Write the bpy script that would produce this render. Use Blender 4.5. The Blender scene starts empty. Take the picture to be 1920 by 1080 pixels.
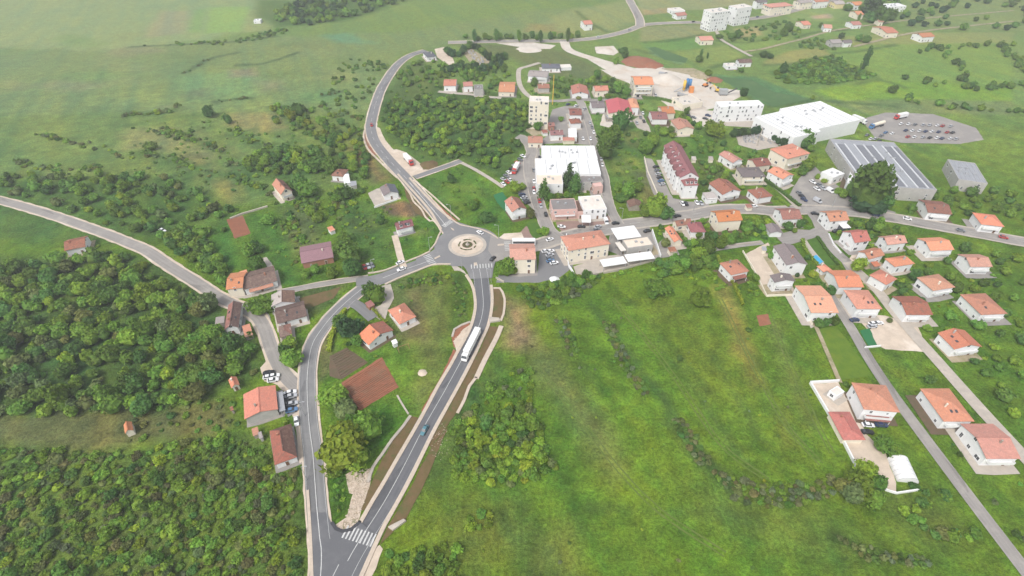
import bpy, math, random
import numpy as np
from mathutils import Vector, Matrix

# ------------------------------------------------------------------ camera, sky, sun, exposure
scene = bpy.context.scene
COL = scene.collection
CAM_H, PITCH, FPX = 160.0, 41.0, 1000.0          # flying height (m), look-down angle, focal length in photo pixels
cam_d = bpy.data.cameras.new('camera')
cam_d.sensor_width = 36.0
cam_d.lens = 36.0 * FPX / 1920.0
cam_d.clip_start, cam_d.clip_end = 1.0, 20000.0
cam = bpy.data.objects.new('camera', cam_d)
cam.location = (0, 0, CAM_H)
cam.rotation_euler = (math.radians(90 - PITCH), 0, 0)
COL.objects.link(cam)
scene.camera = cam

SUN_EL, SUN_AZ = 52.0, 215.0                       # degrees; azimuth clockwise from +Y
world = bpy.data.worlds.new('World'); scene.world = world
world.use_nodes = True
wn = world.node_tree; wn.nodes.clear()
w_out = wn.nodes.new('ShaderNodeOutputWorld'); w_bg = wn.nodes.new('ShaderNodeBackground')
w_sky = wn.nodes.new('ShaderNodeTexSky'); w_hsv = wn.nodes.new('ShaderNodeHueSaturation')
w_sky.sky_type = 'NISHITA'; w_sky.sun_disc = False
w_sky.sun_elevation = math.radians(SUN_EL); w_sky.sun_rotation = math.radians(SUN_AZ)
w_sky.air_density = 1.0; w_sky.dust_density = 3.0; w_sky.ozone_density = 1.0
w_hsv.inputs['Saturation'].default_value = 0.35      # thin overcast: the sky is nearly white
w_bg.inputs['Strength'].default_value = 0.145
wn.links.new(w_sky.outputs[0], w_hsv.inputs['Color']); wn.links.new(w_hsv.outputs[0], w_bg.inputs['Color'])
wn.links.new(w_bg.outputs[0], w_out.inputs['Surface'])
sun_d = bpy.data.lights.new('sun', 'SUN'); sun_d.energy = 1.4; sun_d.angle = math.radians(12); sun_d.color = (1.0, 0.965, 0.91)
sun = bpy.data.objects.new('sun', sun_d)
_a, _e = math.radians(SUN_AZ), math.radians(SUN_EL)
_to = Vector((math.sin(_a) * math.cos(_e), math.cos(_a) * math.cos(_e), math.sin(_e)))
sun.rotation_euler = _to.to_track_quat('Z', 'Y').to_euler()
sun.location = (0, 0, 300); COL.objects.link(sun)
scene.view_settings.view_transform = 'Standard'; scene.view_settings.look = 'None'
scene.view_settings.exposure = 0.66; scene.view_settings.gamma = 1.0
scene.view_settings.use_curve_mapping = False
scene.render.engine = 'CYCLES'
scene.cycles.use_denoising = True
scene.cycles.max_bounces = 5; scene.cycles.diffuse_bounces = 2; scene.cycles.glossy_bounces = 2
scene.cycles.transmission_bounces = 3; scene.cycles.transparent_max_bounces = 6; scene.cycles.volume_bounces = 0

rnd = random.Random(11)
nrg = np.random.default_rng(5)
_t = math.radians(PITCH)
FWD = Vector((0, math.cos(_t), -math.sin(_t))); UPV = Vector((0, math.sin(_t), math.cos(_t)))

def W(px, py, z=0.0):
    """the spot at height z that the photograph shows at this pixel"""
    d = FWD * FPX + Vector((1, 0, 0)) * (px - 960.0) - UPV * (py - 540.0)
    k = (CAM_H - z) / -d.z
    return Vector((d.x * k, d.y * k, z))

def to_px(x, y, z=0.0):
    v = Vector((x, y, z - CAM_H)); q = v.dot(FWD)
    return 960 + FPX * v.x / q, 540 - FPX * v.dot(UPV) / q

def slant(px, py):
    return (W(px, py) - Vector((0, 0, CAM_H))).length

# ------------------------------------------------------------------ materials
def nodes(name):
    m = bpy.data.materials.new(name); m.use_nodes = True
    t = m.node_tree; b = t.nodes['Principled BSDF']
    b.inputs['Specular IOR Level'].default_value = 0.25
    return m, t, b

def mixc(t, a, b, fac, blend='MIX'):
    n = t.nodes.new('ShaderNodeMix'); n.data_type = 'RGBA'; n.blend_type = blend
    for s, v in ((6, a), (7, b)):
        if isinstance(v, tuple): n.inputs[s].default_value = (*v, 1) if len(v) == 3 else v
        else: t.links.new(v, n.inputs[s])
    if isinstance(fac, (int, float)): n.inputs[0].default_value = fac
    else: t.links.new(fac, n.inputs[0])
    return n.outputs[2]

def noise(t, vec, scale, detail=4, rough=0.6):
    n = t.nodes.new('ShaderNodeTexNoise'); n.inputs['Scale'].default_value = scale
    n.inputs['Detail'].default_value = detail; n.inputs['Roughness'].default_value = rough
    t.links.new(vec, n.inputs['Vector']); return n.outputs['Fac']

def ramp(t, fac, lo, hi, a=0.0, b=1.0):
    n = t.nodes.new('ShaderNodeMapRange'); n.inputs[1].default_value = lo; n.inputs[2].default_value = hi
    n.inputs[3].default_value = a; n.inputs[4].default_value = b
    t.links.new(fac, n.inputs[0]); return n.outputs[0]

def bump(t, b, h, strength, dist):
    n = t.nodes.new('ShaderNodeBump'); n.inputs['Strength'].default_value = strength; n.inputs['Distance'].default_value = dist
    t.links.new(h, n.inputs['Height']); t.links.new(n.outputs[0], b.inputs['Normal'])

def pos(t): return t.nodes.new('ShaderNodeNewGeometry').outputs['Position']

def surf(name, c, c2=None, s=0.6, s2=6.0, rough=0.85, amt=0.6, bmp=0.2, bd=0.05, c3=None, s3=0.12):
    """matt surface: two tones blended by noise at two scales, a third tone in large stains"""
    m, t, b = nodes(name); p = pos(t)
    c2 = c2 or tuple(v * 0.72 for v in c)
    n1 = noise(t, p, s); n2 = noise(t, p, s2)
    col = mixc(t, c, c2, ramp(t, n1, 0.35, 0.68, 0, amt))
    col = mixc(t, col, tuple(v * 0.8 for v in c2), ramp(t, n2, 0.5, 0.75, 0, amt * 0.6))
    if c3: col = mixc(t, col, c3, ramp(t, noise(t, p, s3, 5, 0.7), 0.52, 0.66, 0, 0.8))
    t.links.new(col, b.inputs['Base Color']); b.inputs['Roughness'].default_value = rough
    bump(t, b, n2, bmp, bd); return m

def house_tone(t, col, lo=.76, hi=1.16):
    """every house was roofed in another year: tone and hue by where the house stands"""
    l = t.nodes.new('ShaderNodeObjectInfo').outputs['Location']; wn_ = t.nodes.new('ShaderNodeTexWhiteNoise'); wn_.noise_dimensions = '3D'; t.links.new(l, wn_.inputs['Vector'])
    h = t.nodes.new('ShaderNodeHueSaturation'); t.links.new(col, h.inputs['Color'])
    sp = t.nodes.new('ShaderNodeSeparateColor'); t.links.new(wn_.outputs['Color'], sp.inputs[0])
    t.links.new(ramp(t, sp.outputs[0], 0, 1, lo, hi), h.inputs['Value']); t.links.new(ramp(t, sp.outputs[1], 0, 1, .491, .509), h.inputs['Hue']); t.links.new(ramp(t, sp.outputs[2], 0, 1, .80, 1.02), h.inputs['Saturation'])
    return h.outputs[0]

def roadmat(name, c, c2, c3):
    """asphalt with wheel tracks and repairs running along the road (uv: metres across, metres along)"""
    m, t, b = nodes(name); uv = t.nodes.new('ShaderNodeUVMap').outputs[0]; p = pos(t)
    mp = t.nodes.new('ShaderNodeMapping'); mp.inputs['Scale'].default_value = (1.1, .03, 1); t.links.new(uv, mp.inputs['Vector'])
    mp2 = t.nodes.new('ShaderNodeMapping'); mp2.inputs['Scale'].default_value = (.22, .05, 1); t.links.new(uv, mp2.inputs['Vector'])
    col = mixc(t, c, c2, ramp(t, noise(t, mp.outputs[0], 1.0, 3, .6), .35, .68, 0, .85))
    vo = t.nodes.new('ShaderNodeTexVoronoi'); vo.inputs['Scale'].default_value = 1.0; t.links.new(mp2.outputs[0], vo.inputs['Vector'])
    sp = t.nodes.new('ShaderNodeSeparateColor'); t.links.new(vo.outputs['Color'], sp.inputs[0])
    col = mixc(t, col, tuple(v * .72 for v in c2), ramp(t, sp.outputs[0], .78, .8, 0, .6)); col = mixc(t, col, c3, ramp(t, noise(t, p, .09, 5, .7), .5, .66, 0, .8))
    col = mixc(t, col, tuple(v * 1.25 for v in c3), ramp(t, noise(t, p, 2.5, 4, .7), .55, .75, 0, .45))
    t.links.new(col, b.inputs['Base Color']); b.inputs['Roughness'].default_value = .9; return m

def roofmat(name, c, c2, moss=None, amt=0.75):
    """clay tiles: rows of tiles across the slope (uv in metres), tone changing from tile to tile"""
    m, t, b = nodes(name); uv = t.nodes.new('ShaderNodeUVMap').outputs[0]; p = pos(t)
    w = t.nodes.new('ShaderNodeTexWave'); w.wave_type = 'BANDS'; w.bands_direction = 'Y'
    w.inputs['Scale'].default_value = 0.9; w.inputs['Distortion'].default_value = 0.4; t.links.new(uv, w.inputs['Vector'])
    br = t.nodes.new('ShaderNodeTexBrick'); br.inputs['Scale'].default_value = 1.0
    br.inputs['Brick Width'].default_value = 0.6; br.inputs['Row Height'].default_value = 0.36; br.inputs['Mortar Size'].default_value = 0.02
    br.inputs['Color1'].default_value = (*c, 1); br.inputs['Color2'].default_value = (*c2, 1)
    br.inputs['Mortar'].default_value = (*(v * .7 for v in c2), 1); t.links.new(uv, br.inputs['Vector'])
    col = mixc(t, br.outputs['Color'], c2, ramp(t, noise(t, p, 0.55, 5, 0.7), 0.38, 0.7, 0, amt))
    col = mixc(t, col, tuple(min(1, v * 1.18) for v in c), ramp(t, noise(t, p, 1.9, 3), 0.5, 0.75, 0, 0.55))
    if moss: col = mixc(t, col, moss, ramp(t, noise(t, p, 0.8, 6, 0.75), 0.5, 0.64, 0, 0.85))
    col = house_tone(t, col); t.links.new(col, b.inputs['Base Color']); b.inputs['Roughness'].default_value = 0.8
    bump(t, b, w.outputs['Fac'], 0.35, 0.05); return m

def sheet(name, c, c2, sc=2.2, rough=0.5, metal=0.0):
    """ribbed metal sheet"""
    m, t, b = nodes(name); uv = t.nodes.new('ShaderNodeUVMap').outputs[0]; p = pos(t)
    w = t.nodes.new('ShaderNodeTexWave'); w.wave_type = 'BANDS'; w.bands_direction = 'X'
    w.inputs['Scale'].default_value = sc; t.links.new(uv, w.inputs['Vector'])
    col = mixc(t, c, c2, ramp(t, noise(t, p, 0.35, 5, 0.7), 0.35, 0.7, 0, 0.8))
    col = mixc(t, col, tuple(v * 0.8 for v in c2), ramp(t, w.outputs['Fac'], 0.55, 1.0, 0, 0.3))
    t.links.new(col, b.inputs['Base Color']); b.inputs['Roughness'].default_value = rough; b.inputs['Metallic'].default_value = metal
    bump(t, b, w.outputs['Fac'], 0.3, 0.04); return m

def gloss(name, c, rough=0.25, metal=0.0, spec=0.5):
    m, t, b = nodes(name); b.inputs['Base Color'].default_value = (*c, 1); b.inputs['Roughness'].default_value = rough
    b.inputs['Metallic'].default_value = metal; b.inputs['Specular IOR Level'].default_value = spec; return m

M = {}
M['asphalt'] = roadmat('asphalt', (.215, .213, .215), (.165, .165, .168), (.25, .245, .24))
M['new_asphalt'] = roadmat('new_asphalt', (.14, .142, .15), (.105, .107, .114), (.17, .17, .175))
M['old_asphalt'] = roadmat('old_asphalt', (.30, .28, .26), (.225, .21, .195), (.37, .34, .305))
M['concrete'] = surf('concrete', (.46, .41, .35), (.36, .32, .28), .5, 5, .9, .7, .15, .02, (.52, .46, .39), .2)
M['kerb'] = surf('kerb_concrete', (.56, .47, .38), (.43, .36, .29), .8, 6, .9, .7, .15, .02)
M['gravel'] = surf('gravel', (.60, .50, .40), (.46, .38, .30), .25, 3.5, .95, .8, .4, .06, (.68, .60, .51), .07)
M['pale_gravel'] = surf('pale_gravel', (.62, .57, .50), (.50, .45, .39), .12, 2, .95, .8, .4, .06, (.52, .42, .32), .05)
M['rubble'] = surf('rubble', (.60, .51, .42), (.36, .27, .19), .7, 3, .95, .9, .8, .2, (.10, .15, .04), .35)
M['red_paving'] = surf('red_paving', (.30, .20, .17), (.23, .16, .14), .5, 6, .9, .7, .15, .02)
M['track'] = surf('dirt_track', (.40, .33, .24), (.27, .24, .13), .35, 3, .95, .9, .3, .05, (.13, .16, .05), .18)
M['bank'] = surf('bank_soil', (.165, .105, .055), (.115, .095, .035), .45, 3, .95, .9, .5, .1, (.075, .105, .028), .16)
M['red_soil'] = surf('red_soil', (.31, .125, .072), (.23, .10, .06), .4, 3, .95, .8, .5, .1, (.25, .145, .09), .13)
M['brown_soil'] = surf('brown_soil', (.145, .098, .068), (.10, .092, .048), .5, 3, .95, .8, .5, .1, (.155, .095, .06), .2)
M['wheel_track'] = surf('trodden_grass', (.135, .165, .045), (.085, .145, .02), .5, 3, .95, .9, .3, .05, (.10, .165, .02), .12)
M['lawn'] = surf('lawn', (.075, .155, .020), (.05, .115, .016), .35, 4, .95, .9, .4, .08, (.11, .175, .024), .1)
M['bright_lawn'] = surf('bright_lawn', (.12, .19, .016), (.075, .145, .016), .3, 4, .95, .8, .4, .08, (.15, .19, .02), .1)
M['turf'] = surf('artificial_turf', (.03, .16, .06), (.025, .13, .05), .5, 6, .95, .4, .1, .02)
M['crop'] = surf('green_crop', (.075, .15, .05), (.06, .12, .045), .2, 3, .95, .7, .4, .08, (.10, .165, .06), .06)
M['paint'] = surf('road_paint', (.60, .60, .58), (.42, .42, .41), 1.2, 6, .7, .8, .05, .01)
M['white_wall'] = surf('white_render', (.80, .80, .79), (.70, .70, .70), .5, 3, .9, .6, .06, .01)
M['cream_wall'] = surf('cream_render', (.78, .71, .58), (.68, .62, .52), .5, 3, .9, .6, .06, .01)
M['grey_wall'] = surf('grey_render', (.46, .44, .41), (.36, .35, .33), .5, 3, .9, .7, .1, .01)
M['pink_wall'] = surf('pink_render', (.68, .45, .40), (.56, .38, .34), .5, 3, .9, .6, .06, .01)
M['yellow_wall'] = surf('yellow_render', (.78, .66, .36), (.68, .56, .32), .5, 3, .9, .6, .06, .01)
M['stone_wall'] = surf('stone_wall', (.36, .32, .27), (.25, .22, .18), 1.0, 4, .95, .8, .4, .05)
M['brick_wall'] = surf('brick_wall', (.42, .20, .13), (.32, .16, .11), .8, 5, .9, .7, .2, .02)
M['orange_roof'] = roofmat('orange_tiles', (.68, .255, .125), (.54, .19, .09), (.47, .20, .12))
M['salmon_roof'] = roofmat('salmon_tiles', (.60, .25, .165), (.48, .19, .13), (.40, .19, .14))
M['red_roof'] = roofmat('red_tiles', (.48, .165, .125), (.36, .125, .095), (.34, .15, .12))
M['brick_roof'] = roofmat('weathered_red_tiles', (.40, .15, .095), (.26, .105, .07), (.16, .11, .08))
M['brown_roof'] = roofmat('old_brown_tiles', (.20, .11, .085), (.13, .08, .062), (.25, .17, .12))
M['maroon_roof'] = roofmat('maroon_tiles', (.31, .125, .12), (.215, .09, .088))
M['plum_roof'] = roofmat('plum_sheet', (.30, .145, .165), (.23, .115, .135))
M['grey_roof'] = roofmat('grey_brown_tiles', (.235, .19, .185), (.18, .15, .15))
M['slate_roof'] = roofmat('slate_roof', (.14, .145, .17), (.10, .105, .125))
M['pale_roof'] = roofmat('pale_fibre_sheet', (.46, .40, .37), (.36, .32, .30))
M['white_sheet'] = sheet('white_sheet_roof', (.80, .80, .79), (.70, .70, .69), .35, .6)
M['cream_sheet'] = sheet('cream_sheet_roof', (.74, .64, .53), (.66, .57, .47), 1.2, .6)
M['grey_sheet'] = sheet('grey_sheet_roof', (.34, .35, .37), (.28, .29, .31), 1.5, .5)
M['red_sheet'] = sheet('red_sheet_roof', (.52, .12, .13), (.42, .10, .11), 1.5, .5)
M['flat_grey'] = surf('bitumen_roof', (.24, .22, .21), (.19, .175, .17), .4, 4, .9, .7, .1, .02)
M['flat_pale'] = surf('pale_flat_roof', (.70, .66, .60), (.60, .56, .50), .3, 3, .9, .7, .05, .01, (.62, .52, .45), .2)
M['frame'] = gloss('window_frame', (.75, .75, .74), .5)
M['glass'] = gloss('dark_glass', (.055, .062, .07), .15, 0, .6)
M['door'] = gloss('door_wood', (.16, .09, .05), .6)
M['dark_door'] = gloss('dark_opening', (.05, .05, .05), .8)
M['metal'] = gloss('grey_metal', (.42, .43, .44), .45, .3)
M['dark_metal'] = gloss('dark_metal', (.06, .06, .065), .5, .2)
M['panel'] = surf('solar_panel', (.20, .207, .225), (.175, .182, .20), .3, 3, .8, .6, .02, .005)
M['skylight'] = gloss('skylight_strip', (.58, .59, .60), .6)
M['timber'] = surf('timber', (.34, .19, .10), (.25, .14, .08), 1, 6)
M['tyre'] = gloss('tyre_rubber', (.025, .025, .025), .9)
M['water'] = gloss('pool_water', (.05, .36, .62), .12, 0, .5)
M['bark'] = surf('bark', (.13, .10, .075), (.09, .07, .05), 2, 8)
M['blue_paint'] = gloss('blue_paint', (.06, .20, .42), .5); M['yellow_paint'] = gloss('yellow_paint', (.72, .46, .06), .5)
M['orange_paint'] = gloss('orange_paint', (.66, .25, .07), .5); M['red_paint'] = gloss('red_paint', (.50, .05, .04), .45)
M['grave'] = surf('grave_stone', (.45, .44, .43), (.2, .2, .2), .5, 3)

# ------------------------------------------------------------------ object helpers
def link(o, parent=None):
    COL.objects.link(o)
    if parent is not None: o.parent = parent
    return o

def mesh(name, verts, faces, mats, parent=None, uvs=None, mi=None, smooth=False):
    me = bpy.data.meshes.new(name); me.from_pydata([tuple(v) for v in verts], [], faces); 
    for m in (mats if isinstance(mats, (list, tuple)) else [mats]): me.materials.append(M[m] if isinstance(m, str) else m)
    if mi: me.polygons.foreach_set('material_index', mi)
    if uvs:
        l = me.uv_layers.new(name='UVMap'); l.data.foreach_set('uv', [c for f in uvs for uv in f for c in uv])
    if smooth: me.polygons.foreach_set('use_smooth', [True] * len(me.polygons))
    me.update()
    return link(bpy.data.objects.new(name, me), parent)

def empty(name, loc, rz=0.0):
    o = bpy.data.objects.new(name, None); o.empty_display_size = 1.0
    o.location = loc; o.rotation_euler = (0, 0, rz); return link(o)

def tag(o, label=None, cat=None, group=None, kind=None):
    if label: o['label'] = label
    if cat: o['category'] = cat
    if group: o['group'] = group
    if kind: o['kind'] = kind
    return o

class MB:
    """collects boxes, bars and polygons into one mesh"""
    def __init__(s): s.v, s.f, s.m = [], [], []
    def poly(s, pts, mi=0):
        n = len(s.v); s.v += [tuple(p) for p in pts]; s.f.append(tuple(range(n, n + len(pts)))); s.m.append(mi); return s
    def box(s, x0, x1, y0, y1, z0, z1, mi=0):
        n = len(s.v); s.v += [(x0, y0, z0), (x1, y0, z0), (x1, y1, z0), (x0, y1, z0), (x0, y0, z1), (x1, y0, z1), (x1, y1, z1), (x0, y1, z1)]
        for f in ((0, 3, 2, 1), (4, 5, 6, 7), (0, 1, 5, 4), (1, 2, 6, 5), (2, 3, 7, 6), (3, 0, 4, 7)):
            s.f.append(tuple(n + i for i in f)); s.m.append(mi)
        return s
    def hexa(s, p, mi=0):                       # 8 corners: bottom ring, top ring
        n = len(s.v); s.v += [tuple(q) for q in p]
        for f in ((0, 3, 2, 1), (4, 5, 6, 7), (0, 1, 5, 4), (1, 2, 6, 5), (2, 3, 7, 6), (3, 0, 4, 7)):
            s.f.append(tuple(n + i for i in f)); s.m.append(mi)
        return s
    def tube(s, a, b, r0, r1=None, k=8, mi=0):
        a, b = Vector(a), Vector(b); r1 = r0 if r1 is None else r1
        d = (b - a).normalized(); e = d.orthogonal().normalized(); g = d.cross(e); n = len(s.v)
        for c, r in ((a, r0), (b, r1)):
            for i in range(k):
                q = 2 * math.pi * i / k; s.v.append(tuple(c + e * (r * math.cos(q)) + g * (r * math.sin(q))))
        for i in range(k):
            j = (i + 1) % k; s.f.append((n + i, n + j, n + k + j, n + k + i)); s.m.append(mi)
        s.f.append(tuple(n + i for i in reversed(range(k)))); s.f.append(tuple(n + k + i for i in range(k))); s.m += [mi, mi]
        return s
    def build(s, name, mats, parent=None, smooth=False):
        return mesh(name, s.v, s.f, mats, parent, None, s.m, smooth)

LABELLED = []                                    # (object, px) of things whose look-alikes get told apart at the end
def thing(o, label, cat, px, group=None):
    tag(o, label, cat, group); LABELLED.append((o, px)); return o

def spline(pts, step=3.0):
    """Catmull-Rom through world points, resampled"""
    P = [pts[0] * 2 - pts[1]] + list(pts) + [pts[-1] * 2 - pts[-2]]; out = []
    for i in range(1, len(P) - 2):
        n = max(1, int((P[i + 1] - P[i]).length / step))
        for k in range(n):
            t = k / n; a, b, c, d = P[i - 1], P[i], P[i + 1], P[i + 2]
            out.append(0.5 * ((2 * b) + (c - a) * t + (2 * a - 5 * b + 4 * c - d) * t * t + (3 * b - a - 3 * c + d) * t ** 3))
    out.append(P[-2]); return out

def normals2(L):
    N = []
    for i in range(len(L)):
        d = L[min(i + 1, len(L) - 1)] - L[max(i - 1, 0)]; d = Vector((d.x, d.y, 0)).normalized(); N.append(Vector((-d.y, d.x, 0)))
    return N

def ribbon(name, L, w, z, mat, parent=None, off=0.0, wob=0.0, thick=0.0):
    N = normals2(L); v, f = [], []
    for i, (p, n) in enumerate(zip(L, N)):
        ww = w if not callable(w) else w(i / (len(L) - 1))
        a, b = ww / 2 + (rnd.uniform(-wob, wob)), ww / 2 + (rnd.uniform(-wob, wob))
        l, r = p + n * (off + a), p + n * (off - b)
        v += [(l.x, l.y, z), (r.x, r.y, z)]
        if thick: v += [(l.x, l.y, z - thick), (r.x, r.y, z - thick)]
    k = 4 if thick else 2
    for i in range(len(L) - 1):
        a = i * k; f.append((a, a + 1, a + k + 1, a + k))
        if thick: f += [(a + 2, a, a + k, a + k + 2), (a + 1, a + 3, a + k + 3, a + k + 1)]
    if thick: f += [(0, 2, 3, 1), (len(v) - 4, len(v) - 3, len(v) - 1, len(v) - 2)]
    run = [0.0]
    for i in range(len(L) - 1): run.append(run[-1] + (L[i + 1] - L[i]).length)
    uvs = [[((-1 if j % 2 == 0 else 1) * (w if not callable(w) else w(.5)) / 2, run[j // k]) for j in q] for q in f]
    return mesh(name, v, f, mat, parent, uvs)
# ------------------------------------------------------------------ ground sheet, tinted by what grows on it
def vnoise(x, y, s, seed):
    g = np.random.default_rng(seed).random((257, 257)); u, v = x / s, y / s
    i, j = np.floor(u).astype(int), np.floor(v).astype(int); a, b = u - i, v - j
    a, b = a * a * (3 - 2 * a), b * b * (3 - 2 * b); i, j, i1, j1 = i % 256, j % 256, (i + 1) % 256, (j + 1) % 256
    return (g[i, j] * (1 - a) + g[i1, j] * a) * (1 - b) + (g[i, j1] * (1 - a) + g[i1, j1] * a) * b

def fbm(x, y, s, seed, o=4):
    return sum(vnoise(x, y, s / 2 ** k, seed + k) * 0.5 ** k for k in range(o)) / (2 - 0.5 ** (o - 1))

def poly_sd(X, Y, P):
    """signed distance to polygon P (inside positive)"""
    d = np.full(X.shape, 1e9); ins = np.zeros(X.shape, bool); n = len(P)
    for k in range(n):
        ax, ay = P[k]; bx, by = P[(k + 1) % n]; ex, ey = bx - ax, by - ay
        t = np.clip(((X - ax) * ex + (Y - ay) * ey) / (ex * ex + ey * ey + 1e-9), 0, 1)
        d = np.minimum(d, np.hypot(X - ax - t * ex, Y - ay - t * ey))
        c = (ay > Y) != (by > Y)
        ins ^= c & (X < ex * (Y - ay) / (ey if abs(ey) > 1e-9 else 1e-9) + ax)
    return np.where(ins, d, -d)

def grow(a, b, s0, far, g):
    L = list(np.arange(a, b, s0)); s = s0
    while L[-1] < far: s *= g; L.append(L[-1] + s)
    return L
yy = grow(44, 400, 1.35, 430, 1.02); yy = yy[:-1] + grow(yy[-1], 880, 2.6, 9000, 1.12)
xr = grow(0, 240, 1.4, 262, 1.06); xr = xr[:-1] + grow(xr[-1], 620, 2.8, 7000, 1.12); xx = [-v for v in reversed(xr[1:])] + xr
yy = [-2500, -500, -100, 0, 25] + yy
GX, GY = np.meshgrid(np.array(xx), np.array(yy)); gx, gy = GX.ravel(), GY.ravel()
n1 = fbm(gx, gy, 60, 1); n2 = fbm(gx, gy, 18, 11); n3 = fbm(gx, gy, 6, 21, 3); n4 = fbm(gx, gy, 140, 31)
MEADOW, DARK, YEL, DRY, OLIVE, MARSH = (.104, .166, .017), (.055, .105, .022), (.125, .165, .020), (.19, .145, .06), (.140, .190, .050), (.156, .212, .074)
FIELD, SCRUB, STRAW, BARE = (.145, .215, .055), (.070, .130, .030), (.215, .185, .085), (.175, .105, .065)
gc = np.zeros((len(gx), 3)); gc[:] = MEADOW
far = np.clip((gy - 260) / 160, 0, 1)[:, None]; gc = gc * (1 - far) + np.array(FIELD) * far
def lay(P, c, feather=6.0, amt=1.0, wob=8.0, wn=18, seed=3, world=False):
    Q = [tuple(p) if world else W(*p).to_2d() for p in P]
    qx = [p[0] for p in Q]; qy = [p[1] for p in Q]; m = feather + wob + 2
    s = (gx > min(qx) - m) & (gx < max(qx) + m) & (gy > min(qy) - m) & (gy < max(qy) + m)
    if not s.any(): return
    sd = poly_sd(gx[s], gy[s], Q) + (fbm(gx[s], gy[s], wn, seed * 7 + 100, 4) - 0.5) * 2 * wob
    k = (np.clip(sd / feather * 0.5 + 0.5, 0, 1) * amt)[:, None]
    gc[s] = gc[s] * (1 - k) + np.array(c) * k
def stroke(P, w, c, feather=2.0, amt=1.0, wob=1.5, seed=4):
    L = spline([W(*p) for p in P], 10); N = normals2(L)
    a = [(p + n * w / 2).to_2d() for p, n in zip(L, N)]; b = [(p - n * w / 2).to_2d() for p, n in zip(L, N)]
    lay(a + b[::-1], c, feather, amt, wob, 8, seed, True)
# left plain
lay([(-300, 60), (240, 85), (520, 70), (760, 60), (1000, 20), (1190, 10), (1190, 60), (1000, 75), (850, 85), (760, 100), (715, 170), (690, 220), (240, 215), (-300, 230)], MARSH, 8, 1, 8, 30)
lay([(-300, 215), (240, 215), (520, 210), (690, 215), (700, 340), (480, 385), (240, 345), (-300, 340)], OLIVE, 8, 1, 10, 20)
lay([(-300, -10), (300, -10), (500, -10), (490, 55), (330, 85), (240, 95), (-300, 80)], (.215, .275, .115), 8, .9, 10)
for _ in range(46):                              # soft patches of sedge and drier grass on the plain
    x, y = rnd.uniform(-200, 760), rnd.uniform(60, 205); a_, h_ = rnd.uniform(18, 70), rnd.uniform(4, 11)
    lay([(x - a_, y), (x - a_ * .4, y - h_), (x + a_ * .5, y - h_ * .8), (x + a_, y + h_ * .2), (x + a_ * .3, y + h_), (x - a_ * .6, y + h_ * .8)], rnd.choice(((.20, .235, .09), (.115, .175, .058), (.135, .225, .07), (.20, .205, .10))), 5, rnd.uniform(.35, .7), 7, 14, rnd.randrange(40))
lay([(395, 14), (470, 12), (452, 60), (384, 62)], (.20, .31, .085), 3, 1, 2)
lay([(366, 18), (388, 16), (376, 60), (352, 62)], (.18, .28, .08), 3, .9, 2)
lay([(470, 20), (520, 15), (505, 60), (455, 60)], (.24, .27, .10), 4, .8, 3)
lay([(300, 20), (360, 20), (345, 62), (270, 70)], (.25, .245, .13), 6, .8, 8)
lay([(480, 0), (720, 0), (720, 18), (640, 42), (530, 50), (480, 35)], SCRUB, 6, .8, 6)
lay([(600, 66), (650, 62), (705, 82), (660, 86), (630, 80)], (.115, .24, .12), 5, .8, 4)
lay([(500, 90), (600, 75), (700, 85), (620, 96)], (.18, .21, .07), 8, .7, 6)
lay([(330, 142), (430, 132), (500, 150), (480, 182), (330, 182)], (.155, .245, .09), 7, .85, 9)
lay([(425, 130), (480, 127), (484, 142), (430, 145)], (.22, .18, .13), 4, .6, 5)
lay([(480, 152), (530, 148), (535, 168), (490, 172)], (.20, .18, .12), 6, .55, 6)
lay([(360, 168), (390, 165), (395, 182), (330, 184)], (.165, .165, .075), 5, .6, 5)
for P in ([(345, 138), (372, 122), (400, 108), (450, 98)], [(440, 122), (490, 120), (520, 112), (560, 98)], [(398, 192), (440, 186), (475, 184)], [(240, 88), (330, 84), (420, 80), (520, 68)], [(600, 180), (640, 172), (650, 168)], [(290, 215), (330, 207)], [(240, 210), (268, 212)]):
    stroke(P, 4.6, (.055, .095, .036), 2.2, .9, 1.0)
lay([(430, 212), (520, 216), (545, 240), (480, 252), (430, 235)], (.255, .215, .09), 5, .8, 7)
lay([(240, 245), (330, 238), (400, 262), (470, 300), (380, 300), (240, 275)], (.235, .21, .085), 6, .7, 10)
lay([(340, 290), (390, 285), (420, 320), (370, 330)], (.19, .15, .058), 5, .6, 7)
lay([(390, 340), (440, 330), (450, 380), (425, 388)], (.18, .155, .056), 5, .7, 5)
lay([(560, 225), (640, 240), (690, 300), (640, 280)], (.135, .145, .045), 6, .6, 8)
for P in ([(240, 236), (300, 226), (380, 214), (430, 212)], [(395, 262), (440, 252), (480, 240)], [(470, 300), (520, 280), (560, 262)], [(370, 315), (450, 330), (520, 330)], [(300, 300), (360, 330)]): stroke(P, 4, SCRUB, 4, .8, 4)
for P in ([(436, 242), (490, 275), (532, 292)], [(344, 250), (415, 288), (440, 310)], [(240, 217), (300, 212), (336, 200)], [(511, 200), (550, 225), (586, 250), (640, 275)], [(250, 285), (330, 300), (400, 335)], [(430, 330), (470, 345), (520, 370)]): stroke(P, 6, SCRUB, 4, .9, 3)
lay([(-300, 335), (240, 335), (330, 330), (440, 400), (430, 440), (310, 440), (240, 455), (-300, 440)], SCRUB, 5, .9, 6)
lay([(450, 300), (560, 275), (690, 300), (690, 350), (630, 330), (520, 335), (470, 325)], SCRUB, 5, .85, 6)
lay([(660, 280), (690, 285), (735, 335), (700, 345)], (.165, .11, .06), 4, .8, 4)
lay([(375, 430), (430, 420), (455, 500), (420, 505)], (.068, .15, .024), 2, .9, 2)
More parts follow.
